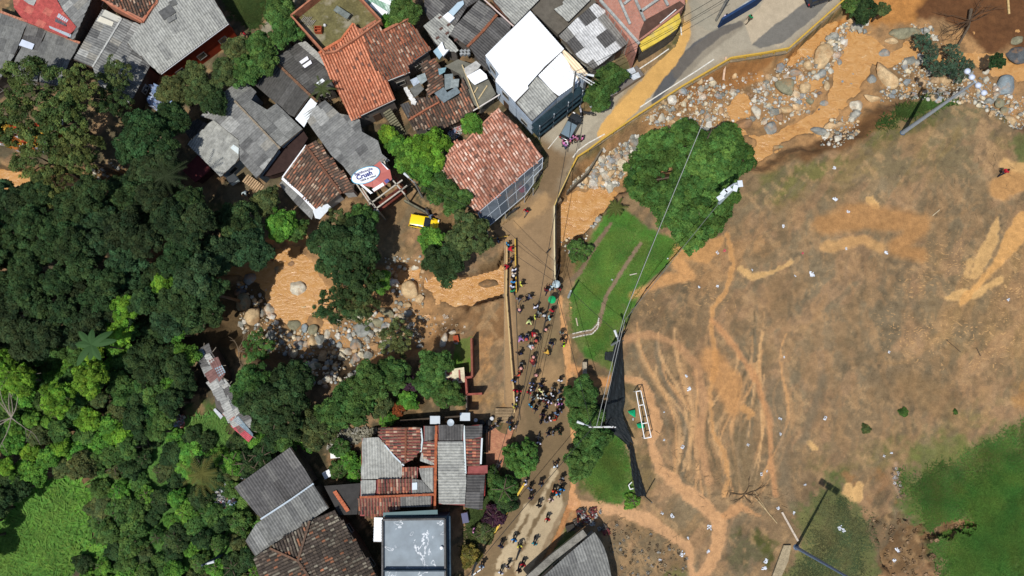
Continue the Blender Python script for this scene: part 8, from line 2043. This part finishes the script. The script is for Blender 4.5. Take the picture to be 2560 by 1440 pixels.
NPOL = W(1760, 300, 9)
wire(PA_ + Vector((.4, 0, 0)), W(1560, 790, 9), .3, 'left strand of the twin wires from the crossarm pole up past the net', .03, S(170, 172, 168)); wire(PA_ + Vector((.9, 0, 0)), W(1562, 800, 8.6), .35, 'right strand of the twin wires from the crossarm pole up past the net', .03, S(170, 172, 168))
wire(W(1560, 790, 9), W(1760, 300, 10), .6, 'long pale cable crossing the large round tree', .035, S(180, 182, 178)); wire(W(1562, 800, 8.6), W(1800, 505, 15), .8, 'cable running from the lawn corner to the floodlight mast', .03, S(110, 112, 110))
wire(PA_, W(1160, 1450, 8), .8, 'long dark cable from the crossarm pole to the bottom of the road', .035); wire(PA_ + Vector((-.1, 0, .1)), W(1385, 700, 7.5), .4, 'first of two parallel cables over the crowd', .03); 
wire(W(1418, 360, 7.5), W(1290, 1080, 7.5), .8, 'long cable running down the whole bridge, left one', .035, S(78, 82, 88)); wire(W(1395, 660, 7), W(1320, 1000, 7), .4, 'second of the cables hanging over the bridge lane', .03)
wire(W(1402, 660, 7), W(1308, 1000, 6.8), .4, 'third of the cables hanging over the bridge lane', .03); wire(W(1430, 300, 8), W(1418, 380, 7.5), .1, 'short cable above the dark grey car', .03)
wire(W(1255, 565, 5), W(1385, 680, 3.5), .2, 'thin cable slanting over the upper bridge', .022, S(96, 84, 66)); wire(W(1270, 625, 4), W(1390, 705, 3), .2, 'thin cable slanting below the upper one on the bridge', .022, S(96, 84, 66)); wire(PC_, W(1540, 830, 6), .3, 'cable over the lawn from the pale concrete post', .025)
wire(W(1235, 1185, 6), W(1290, 1000, 6), .3, 'cable over the brick forecourt', .03); wire(PD_, PE_, 1.0, 'upper cable along the curving road at the top', .03); wire(PD_ + Vector((.5, -.5, 0)), PE_ + Vector((0, -.8, 0)), 1.2, 'lower cable along the curving road at the top', .03)
wire(PD_, W(1420, 380, 8), .3, 'cable falling from the corner pole toward the bridge', .03); wire(W(1700, 560, 2.4), W(1690, 620, 1.2), .1, 'short cable stay at the fence end under the large tree', .03)
wire(PF_, W(1180, 520, 5), .3, 'cable from the small slope pole to the pink tiled roof', .025); wire(PF_, W(920, 505, 4), .4, 'cable from the small slope pole to the timber frame', .025)

# ------------------------------------------------------------------ FIELD FENCE, NET, GOAL
def mesh_fence():
    pts = [(1705, 618), (1660, 670), (1610, 730), (1575, 785), (1556, 835), (1552, 850)]
    P = [at(x, y) for x, y in pts]; t = thing('net_fence', 'low black net fence between the lawn and the field', 'fence', P[0]); b0 = P[0]
    for i, (a, c) in enumerate(zip(P[:-1], P[1:])):
        mb = MB(); n = 8; v = []; f = []
        for k in range(n + 1):
            p = a.lerp(c, k / n); w_ = .08 * math.sin(k * 1.9 + i); v += [p + Vector((w_, 0, -.05)), p + Vector((w_ * .3 + .1, .1, 1.1))]
        for k in range(n): f.append((2 * k, 2 * k + 2, 2 * k + 3, 2 * k + 1))
        mb.add(v, f); mb.build('net', M_NET, t, off=b0)
        mb = MB(); mb.bar(a + Vector((.1, .1, -.2)), a + Vector((.1, .1, 1.25)), .09); mb.build('post', M_GALV, t, S(90, 96, 98), off=b0)
    return t
mesh_fence()
def draped(parent, base, L, R, h, name='net', seed=0, n=26, m=7, amp=.35):
    """wrinkled cloth between two pixel polylines"""
    r = random.Random(seed)
    def samp(Q, u):
        k = u * (len(Q) - 1); i = min(int(k), len(Q) - 2); f_ = k - i; return (Q[i][0] + (Q[i + 1][0] - Q[i][0]) * f_, Q[i][1] + (Q[i + 1][1] - Q[i][1]) * f_)
    V = []; F = []
    for i in range(n + 1):
        a = samp(L, i / n); b_ = samp(R, i / n)
        for j in range(m + 1):
            u = j / m; x = a[0] + (b_[0] - a[0]) * u + r.uniform(-1, 1); y = a[1] + (b_[1] - a[1]) * u + r.uniform(-1, 1); p = at(x, y)
            hh = h(i / n, u) + amp * (.5 + .5 * math.sin(u * 14 + i * .6 + seed)) * r.uniform(.5, 1) * .6
            q = W(x, y, p.z + hh); V.append(q - base)
    for i in range(n):
        for j in range(m): F.append((i * (m + 1) + j, i * (m + 1) + j + 1, (i + 1) * (m + 1) + j + 1, (i + 1) * (m + 1) + j))
    return link(name, mesh(name, V, F, M_NET, False), parent)
NB = at(1540, 1000); t = thing('fallen_net', 'torn black football net hanging and fallen behind the goal', 'net', NB)
draped(t, NB, [(1546, 840), (1534, 870), (1530, 940), (1518, 1000), (1510, 1050)], [(1554, 842), (1556, 880), (1560, 940), (1562, 1000), (1556, 1040)], lambda a, u: 1.5 * (1 - u) + .6, seed=1)
draped(t, NB, [(1538, 995), (1520, 1040), (1512, 1060)], [(1548, 1000), (1560, 1050), (1585, 1110)], lambda a, u: .5 + .8 * a, seed=2, n=16)
draped(t, NB, [(1514, 1056), (1535, 1085), (1565, 1110), (1572, 1125)], [(1540, 1052), (1565, 1085), (1575, 1110), (1582, 1120)], lambda a, u: .6, seed=3, n=14, m=4)
draped(t, NB, [(1574, 1115), (1576, 1160), (1582, 1200), (1590, 1240)], [(1582, 1112), (1592, 1160), (1605, 1205), (1616, 1240)], lambda a, u: 1.2 * (1 - u) + .3, seed=4)
draped(t, NB, [(1486, 1010), (1482, 1035), (1490, 1052)], [(1520, 1010), (1518, 1040), (1512, 1052)], lambda a, u: .5, seed=5, n=10)
draped(t, NB, [(1512, 880), (1512, 900)], [(1538, 880), (1534, 905)], lambda a, u: .15, seed=6, n=5, amp=.15)
for x, y, h in ((1547, 858, 4.5), (1513, 1062, 4.0), (1612, 1240, 5.2)):
    mb = MB(); p = at(x, y); mb.tube([p + Vector((0, 0, -.2)), p + Vector((0, 0, h))], .07, 6); mb.build('post', M_GALV, t, S(70, 74, 76), off=NB)
def goal():
    z = 2.0; A, B = W(1602, 977, z), W(1628, 1093, z); base = at(1602, 990); t = thing('football_goal', 'white framed football goal standing in the mud', 'goal', base)
    A2, B2 = W(1590, 979, z), W(1611, 1096, z)
    for a, c in ((A, B), (A2, B2), (A, A2), (B, B2), (A.lerp(B, .3), A2.lerp(B2, .3)), (A.lerp(B, .69), A2.lerp(B2, .69))):
        mb = MB(); mb.bar(a, c, .09); mb.build('crossbar', M_OBJ, t, (.8, .8, .78), off=base)
    for a in (A, B, A2, B2):
        mb = MB(); mb.bar((a.x, a.y, -.1), a, .08); mb.build('post', M_OBJ, t, (.75, .75, .72), off=base)
goal()
for k, (q, l_) in enumerate(((((1568, 1028), (1586, 1024), (1588, 1044), (1574, 1036)), 'upper green tarp scrap beside the football goal'), (((1590, 1060), (1606, 1056), (1610, 1070), (1594, 1070)), 'lower green tarp scrap inside the football goal'))):
    P = [at(x, y) + Vector((0, 0, .3 + .25 * (i % 2))) for i, (x, y) in enumerate(q)]; c = sum(P, Vector()) / 4 + Vector((0, 0, .35)); mb = MB(); mb.add([c] + P, [(0, 1, 2), (0, 2, 3), (0, 3, 4), (0, 4, 1)]); tag(mb.build('tarp', M_CLOTH, color=S(30, 176, 120)), l_, 'tarp')
mb = MB()
for a, c in (((1570, 1212), (1578, 1204)), ((1570, 1212), (1574, 1222)), ((1574, 1222), (1582, 1220))):
    mb.bar(at(*a) + Vector((0, 0, .5)), at(*c) + Vector((0, 0, .5)), .1); mb.bar(at(*a), at(*a) + Vector((0, 0, .5)), .08)
tag(mb.build('broken_chair', M_OBJ, color=(.75, .75, .75)), 'white broken plastic chair frame by the lower end of the net', 'chair')
ed = thing('path_edging', 'pale kerb stones lining the curved path across the lawn', 'edging', at(1480, 830)); pe = [(1497, 800), (1494, 815), (1480, 830), (1455, 834), (1430, 840)]
for sd in (-5, 5):
    for a, c in zip(pe[:-1], pe[1:]):
        for i in range(3):
            A = at(a[0] + (c[0] - a[0]) * i / 3, a[1] + (c[1] - a[1]) * i / 3 + sd) + Vector((0, 0, .06)); B = at(a[0] + (c[0] - a[0]) * (i + .85) / 3, a[1] + (c[1] - a[1]) * (i + .85) / 3 + sd) + Vector((0, 0, .06)); mb = MB(); mb.bar(A, B, .14, .16); mb.build('kerb_stone', M_CONC, ed, S(200, 194, 180), off=ed.location)
# benches/boards in the field
for a, c, w_, col, l_ in (((1954, 1280), (1994, 1352), .22, S(206, 190, 170), 'peeling white post lying beside the floodlight pole'), ((1880, 1235), (1942, 1308), .1, S(190, 166, 124), 'long cane lying in the debris line'), ((1886, 1228), (1925, 1290), .08, S(170, 146, 108), 'second thinner cane in the debris line'), ((2330, 540), (2348, 525), .1, S(206, 186, 150), 'short stick on the mud at the right'),
                          ((2518, -5), (2521, 36), .25, S(206, 176, 120), 'bamboo pole on the brown slope in the top right corner'), ((1815, 142), (1808, 200), .25, S(212, 178, 150), 'pinkish timber plank hanging over the road rail'), ((1660, 255), (1676, 284), .25, S(180, 172, 156), 'leaning marker post below the yellow rail'), ((2440, 870), (2450, 890), .08, S(90, 76, 60), 'dark stick in the middle right mud'),
                          ((1440, 795), (1444, 815), .14, S(190, 176, 150), 'pale plank on the lawn edge'), ((1574, 688), (1592, 684), .12, S(196, 190, 170), 'small board lying on the lawn'), ((1064, 695), (1070, 710), .1, S(222, 214, 200), 'white stick at the water edge'), ((2365, 850), (2400, 880), .07, S(84, 70, 54), 'crooked dark branch on the right hand mud'),
                          ((1505, 372), (1512, 380), .4, S(214, 206, 190), 'short white post stub at the end of the broken slab')):
    A, B = at(*a) + Vector((0, 0, .12)), at(*c) + Vector((0, 0, .12)); 
    if 'hanging' in l_: A, B = W(*a, .3), W(*c, -1.0)
    mb = MB(); mb.bar(A, B, w_, w_ * .6); tag(mb.build('plank' if w_ > .1 else 'stick', M_WOOD, color=col), l_, 'plank' if w_ > .1 else 'stick')
# litter: crumpled scraps
def scrap(seed):
    r = random.Random(seed); v = []; f = []
    n = 5
    for i in range(n):
        for j in range(n): v.append(Vector((i / (n - 1) - .5 + r.uniform(-.1, .1), j / (n - 1) - .5 + r.uniform(-.1, .1), r.uniform(0, .35))))
    for i in range(n - 1):
        for j in range(n - 1):
            if r.random() < .88: f.append((i * n + j, (i + 1) * n + j, (i + 1) * n + j + 1, i * n + j + 1))
    return mesh('litter', v, f, M_CLOTH)
SCR = [scrap(i) for i in range(6)]
LIT = [(2088, 498, 13), (2120, 530, 11), (1958, 566, 11), (2010, 565, 12), (2115, 622, 9), (1793, 632, 10), (1811, 627, 9, 'pink'), (1852, 640, 10), (2215, 632, 12), (2030, 686, 16), (2006, 633, 7, 'pink'), (1800, 775, 12), (1880, 675, 7), (1987, 690, 7), (2520, 750, 10), (2224, 872, 9), (2222, 880, 7), (1793, 716, 8), (1748, 718, 7), (1976, 989, 16), (1960, 893, 7),
       (1722, 972, 12), (1716, 940, 9), (1735, 795, 0), (2062, 1045, 12), (1950, 1047, 10), (1951, 1085, 9), (1945, 1105, 7), (1706, 1117, 11), (1870, 1112, 8), (1903, 1185, 9), (1834, 1108, 6), (1945, 1270, 9), (1917, 1178, 7), (2012, 1212, 8), (1870, 1225, 7), (1914, 1402, 14), (1910, 1420, 14), (1984, 1282, 10), (1994, 1278, 8), (1705, 1385, 16), (1770, 1378, 10), (1773, 1318, 14), (1765, 1330, 12), (2100, 1320, 14), (2108, 1326, 10), (2244, 1375, 16), (2250, 1395, 12), (2235, 1400, 10),
       (1530, 700, 5), (1427, 770, 7, 'tan'), (1424, 820, 5), (1669, 647, 5), (1582, 1048, 7), (1660, 1030, 5), (1632, 965, 6), (1660, 1100, 7), (2210, 1140, 7), (2228, 1132, 7), (2256, 372, 10), (2085, 420, 10), (1680, 1290, 14), (1655, 1283, 10), (1600, 1380, 8), (1630, 1415, 9), (1650, 1400, 8), (1720, 1345, 8), (1745, 1290, 9)]
lc = {'pink': S(214, 90, 110), 'tan': S(220, 180, 110)}
qn = {}
def quad(x, y):
    return ('left ' if x < 1850 else 'middle ' if x < 2100 else 'right ') + ('upper' if y < 800 else 'central' if y < 1080 else 'lower')
for qi, q in enumerate(LIT):
    if not q[2] or qi % 4 == 3: continue
    c = q[3] if len(q) > 3 else 'white'; p = at(q[0], q[1]); r = random.Random(q[0] * q[1])
    o = link('litter', SCR[r.randrange(6)], None, (p.x, p.y, p.z + .03), (0, 0, r.random() * 6), lc.get(c, S(222, 226, 232)), (q[2] / 26, q[2] / 26 * r.uniform(.6, 1), .4)); tag(o, f'{c} litter scrap on the {quad(q[0], q[1])} ground', 'litter', f'{c} litter on the {quad(q[0], q[1])} ground')
# rubbish heaps (uncountable)
def heap(label, poly, n, cols, seed, z=.2, s=(.15, .5)):
    r = random.Random(seed); P = np.array(poly, float); V, F, C_ = [], [], []; k = 0
    while k < n:
        x = r.uniform(P[:, 0].min(), P[:, 0].max()); y = r.uniform(P[:, 1].min(), P[:, 1].max())
        if not pin(x, y, P): continue
        k += 1; p = at(x, y); sc = r.uniform(*s); m = SCR[r.randrange(6)]; a = r.random() * 6.28; i0 = len(V)
        for v in m.vertices: V.append((p.x + sc * (v.co.x * math.cos(a) - v.co.y * math.sin(a)), p.y + sc * (v.co.x * math.sin(a) + v.co.y * math.cos(a)), p.z + r.uniform(0, z) + sc * v.co.z))
        c = r.choice(cols)
        F += [tuple(i0 + i for i in q.vertices) for q in m.polygons]; C_ += [c] * len(m.vertices)
    me = mesh('rubbish', V, F, mat('rubbish_plastic', attr=True, rough=.6, var=.1)); add_col(me, C_); o = link('rubbish', me); tag(o, label, 'rubbish', kind='stuff')
WC = [S(226, 228, 230), S(200, 206, 212), S(220, 210, 190), S(150, 170, 200), S(200, 120, 110), S(180, 180, 176)]
heap('heap of white household rubbish spilling beside the dark corrugated house', [(545, 1235), (575, 1200), (600, 1215), (585, 1262), (560, 1270)], 120, WC, 1, 1.0, (.3, .8))
heap('loose rubbish at the shack end above the dark corrugated house', [(598, 1160), (630, 1150), (625, 1190), (600, 1200)], 40, WC, 2, .5)
heap('white and green plastic rubbish on the path by the tin shacks', [(430, 1035), (462, 1040), (460, 1066), (440, 1062)], 50, WC + [S(60, 200, 90)], 3, .6, (.3, .7))
heap('flood debris of plastic and wood in the lower field', [(1540, 1300), (1640, 1340), (1720, 1390), (1720, 1440), (1560, 1440), (1520, 1360)], 110, [S(150, 130, 100), S(120, 100, 74), S(92, 78, 60), S(160, 142, 114), S(150, 146, 136)], 4, .15, (.12, .38))
heap('scattered debris along the far track', [(2225, 1160), (2245, 1165), (2260, 1240), (2240, 1245)], 30, [S(150, 130, 110), S(190, 186, 180), S(120, 100, 80)], 5, .1, (.12, .35))
heap('scattered light scraps across the upper stones', [(1700, 230), (1860, 180), (1990, 170), (2000, 260), (1700, 320)], 160, [S(214, 210, 200), S(190, 176, 150), S(160, 130, 100)], 6, .1, (.12, .4))
heap('junk and plastic around the bottom right house front', [(1430, 1270), (1500, 1265), (1520, 1330), (1440, 1330)], 30, [S(60, 60, 62), S(120, 60, 60), S(176, 176, 172), S(110, 100, 90), S(90, 84, 76)], 7, .3, (.3, .9))
heap('broken stones and blocks of the garden terraces', [(860, 1075), (960, 1070), (900, 1100), (850, 1130), (820, 1120)], 90, [S(150, 146, 128), S(128, 124, 104), S(170, 168, 156)], 8, .3, (.3, .9))
heap('brown soil clods along the eroded gully in the lower right', [(2180, 1290), (2230, 1282), (2290, 1322), (2420, 1300), (2430, 1325), (2330, 1365), (2350, 1440), (2230, 1440)], 70, [S(134, 108, 76), S(118, 94, 66), S(148, 120, 88)], 23, .15, (.2, .55))
heap('white debris between the pink tiled building and its neighbour', [(1120, 320), (1150, 305), (1150, 345), (1130, 350)], 50, WC, 9, .3, (.3, .7))
heap('coarse debris on the earth bank left of the bridge', [(1010, 790), (1120, 780), (1180, 830), (1040, 850)], 50, [S(206, 190, 170), S(170, 150, 120), S(120, 96, 70)], 10, .08, (.12, .4))
heap('yellow, red and white tarps and junk glimpsed under the thin upper left trees', [(0, 290), (60, 330), (150, 300), (160, 360), (90, 385), (0, 360)], 90, [S(230, 180, 60), S(210, 84, 60), S(226, 228, 232), S(196, 120, 60), S(230, 190, 80)], 21, 1.5, (.5, 1.5))
heap('pale blue sheets under the trees between two roofs', [(385, 235), (420, 230), (440, 275), (400, 275)], 30, [S(160, 184, 220), S(196, 206, 226)], 22, 1.5, (.6, 1.4))
# driftwood and twigs on the field (uncountable)
def twigs(label, zones, n, seed):
    r = random.Random(seed); mb = MB()
    for k in range(n):
        P = np.array(zones[k % len(zones)], float); x = r.uniform(P[:, 0].min(), P[:, 0].max()); y = r.uniform(P[:, 1].min(), P[:, 1].max())
        if not pin(x, y, P): continue
        p = at(x, y); a = r.random() * 6.28; L = r.uniform(.15, .8); d = Vector((math.cos(a), math.sin(a), r.uniform(-.05, .15))) * L; mb.bar(p + Vector((0, 0, .04)), p + d + Vector((0, 0, .06)), r.uniform(.02, .04))
    o = mb.build('driftwood', M_WOOD, color=S(140, 116, 84)); tag(o, label, 'driftwood', kind='stuff')
twigs('brown twigs and reeds washed over the lower field', [[(1700, 1180), (1980, 1200), (1960, 1300), (1760, 1300)], [(1530, 1280), (1700, 1340), (1700, 1440), (1540, 1440)], [(1600, 960), (1720, 960), (1760, 1200), (1650, 1200)], [(2350, 330), (2540, 400), (2520, 560), (2300, 560)]], 380, 3)
branchy('driftwood_pile', 'dark tangle of driftwood at the stream fork in the lower field', at(1860, 1235), 2.2, 7, S(104, 84, 60), 12, .1, 'driftwood', up=.1)
branchy('driftwood_pile', 'tangle of roots and branches on the bank right of the tin shacks', at(600, 880), 2.4, 6, S(120, 104, 84), 14, .5, 'driftwood', up=.3)
# uprooted tree top right
UT = at(2415, 60); branchy('uprooted_tree', 'uprooted dark tree with spread roots in the top right corner', UT, 4.6, 12, S(84, 64, 46), 30, .9, 'fallen tree', up=.15)
mb = MB(); mb.tube([at(2420, 30) + Vector((0, 0, .7)), at(2412, 75) + Vector((0, 0, .8)), at(2392, 115) + Vector((0, 0, .5))], .22, 9, .12); tag(mb.build('log', M_BARK), 'thick dark trunk of the uprooted tree in the top right corner', 'log')
for i, (x, y, r_) in enumerate(((2312, 100, 26), (2335, 125, 22), (2330, 150, 22), (2385, 122, 22), (2400, 145, 22), (2372, 165, 24), (2405, 178, 26), (2350, 172, 20), (2425, 160, 18))):
    tree(x, y, r_, .2, (.065, .105, .06), 'grey green torn branch on the upper right gravel', name='fallen_branch', cat='branch', key='thin', group='torn leafy branches on the gravel')
# small things
mb = MB(); c = at(2065 - 0, 1250); tag(branchy and link('weed', crowns('s')[1][0], None, at(2258, 1030), (0, 0, 0), TCOL['mid'], (.4, .4, .25)), 'round weed tuft on the pale mud, left one', 'weed'); tag(link('weed', crowns('s')[1][1], None, at(2165, 1072), (0, 0, 0), TCOL['olive'], (.4, .4, .2)), 'olive weed tuft on the pale mud, lower one', 'weed'); tag(link('weed', crowns('s')[1][2], None, at(2388, 1030), (0, 0, 0), TCOL['mid'], (.2, .25, .2)), 'tiny weed tuft on the pale mud, right one', 'weed')
def box_thing(name, label, cat, px, py, z, size, ang, m, col, lid=None):
    p = at(px, py) if z is None else W(px, py, z); t = thing(name, label, cat, p, ang)
    mb = MB(); mb.box((0, 0, size[2] / 2), size); mb.box((0, 0, size[2] * .5), (size[0] * 1.05, size[1] * 1.05, size[2] * .12)); mb.build('body', m, t, col)
    mb = MB(); mb.box((0, 0, size[2] + .03), (size[0] * 1.06, size[1] * 1.06, .06)); mb.build('lid', m, t, lid or col)
box_thing('garden_table', 'white rectangular table in the garden by the stone terraces', 'table', 845, 1135, None, (1.4, .8, .7), .1, M_METAL, (.75, .75, .7))
box_thing('water_tank', 'square white water tank with dark hatch below the small stepped ramp', 'tank', 587, 452, 1.0, (1.1, .9, .9), .6, M_METAL, S(206, 216, 214), S(60, 64, 66))
box_thing('white_cabinet', 'white cabinet standing in the garden beside the dark corrugated house', 'cabinet', 822, 1184, None, (.9, .8, .8), .5, M_METAL, (.7, .72, .74))
box_thing('chest_freezer', 'white chest freezer outside the bottom of the jumbled house', 'freezer', 1164, 1292, None, (.7, 1.1, .8), .2, M_METAL, (.75, .76, .78), S(60, 64, 110))
box_thing('brick_pile', 'small pile of orange bricks near the top of the brick boundary wall', 'bricks', 1141, 848, None, (.6, .8, .5), .2, M_BRICK, S(176, 84, 54))
box_thing('crate', 'dark overturned crate in the junk left of the bottom right house', 'crate', 1425, 1318, None, (1.0, .7, .5), .3, M_WOOD, S(60, 56, 50))
mb = MB(); c = W(1215, 1057, .9); 
for k, (x, y, col, l_) in enumerate(((1190, 1050, S(210, 212, 214), 'white barrel lid left of the bins by the jumbled house'), (1230, 1046, S(214, 216, 218), 'white bucket right of the bins by the jumbled house'))):
    mb = MB(); mb.lathe(W(x, y, 0), [(.2, 0), (.24, .3), (.24, .6), (.2, .62)], 10); tag(mb.build('bucket', M_OBJ, color=col), l_, 'bucket')
for k, (x, y) in enumerate(((1205, 1056), (1216, 1070), (1222, 1056), (1206, 1078))):
    mb = MB(); mb.lathe(W(x, y, 0), [(.3, 0), (.38, .3), (.36, .8), (.1, .95)], 9); tag(mb.build('rubbish_bag', M_RUB), ['black rubbish bag nearest the wall of the jumbled house', 'lowest black rubbish bag but one on the forecourt', 'rightmost black rubbish bag on the forecourt', 'lowest black rubbish bag on the forecourt'][k], 'rubbish bag')
mb = MB(); P = W(1184, 1092, 1.6); mb.lathe((P.x, P.y, 1.4), [(.1, .5), (.9, .1), (.95, 0)], 16); mb.bar((P.x, P.y, -.1), (P.x, P.y, 1.9), .06); tag(mb.build('parasol', M_CLOTH, color=S(120, 150, 166)), 'grey blue round parasol beside the jumbled house front', 'parasol')
# satellite dish and aerials
for x, y, z, l_ in ((1128, 1056, 5.9, 'satellite dish on the top edge of the jumbled house'), (1480, 268, 3.0, 'round dish beside the street trees')):
    t = thing('satellite_dish', l_, 'satellite dish', W(x, y, z - .6)); mb = MB(); mb.lathe((0, 0, .5), [(.02, 0), (.2, .03), (.38, .14), (.4, .15), (.2, .06), (.02, .02)], 14); mb.build('dish', M_METAL, t, S(190, 200, 206)); mb = MB(); mb.tube([(0, 0, 0), (0, 0, .5)], .03, 5); mb.build('mount', M_METAL, t, S(120, 120, 120))
# black dog on the road
dg = thing('dog', 'small black dog standing alone on the bridge', 'dog', W(1371, 628, 0), 2.4)
me = skin_mesh('body', [(0, 0, .34), (0, .22, .36), (0, .34, .46), (0, .46, .48), (0, -.24, .34), (0, -.42, .44), (-.07, .2, .18), (-.07, .2, .02), (.07, .24, .18), (.07, .26, .02), (-.07, -.26, .2), (-.07, -.3, .02), (.07, -.22, .2), (.07, -.24, .02)],
               [(0, 1), (1, 2), (2, 3), (0, 4), (4, 5), (1, 6), (6, 7), (1, 8), (8, 9), (4, 10), (10, 11), (4, 12), (12, 13)], [.1, .11, .06, .05, .09, .02, .035, .025, .035, .025, .045, .025, .045, .025], M_RUB)
link('body', me, dg)
# things that share a label: tell them apart by where they stand
def distinguish():
    by = {}
    for o in COL.objects:
        if o.parent is None and 'label' in o and 'category' in o: by.setdefault(o['label'], []).append(o)
    for L_, os_ in by.items():
        if len(os_) < 2: continue
        xs = [o.location.x for o in os_]; ys = [o.location.y for o in os_]; x0, x1, y0, y1 = min(xs), max(xs), min(ys), max(ys); cells = {}
        for o in os_:
            i = min(2, int(3 * (o.location.x - x0) / max(x1 - x0, .1))); j = min(2, int(3 * (o.location.y - y0) / max(y1 - y0, .1)))
            cells.setdefault((i, j), []).append(o)
        for (i, j), c in cells.items():
            wd = {(1, 1): 'centre'}.get((i, j), (('lower', 'middle', 'upper')[j] + ' ' + ('left', 'centre', 'right')[i])) if len(os_) > 3 else ''
            c.sort(key=lambda o: o.location.x)
            for k, o in enumerate(c):
                od = ordinal(k, len(c), 'x') if len(c) <= 15 else ''
                if len(os_) <= 3:
                    c2 = sorted(os_, key=lambda q: q.location.x); od = ordinal(c2.index(o), len(c2), 'x')
                o['label'] = L_ + (', ' + wd if wd else '') + (', ' + od if od else '')
distinguish()
print('objects', len(bpy.data.objects), 'tris approx', sum(len(m.polygons) for m in bpy.data.meshes))
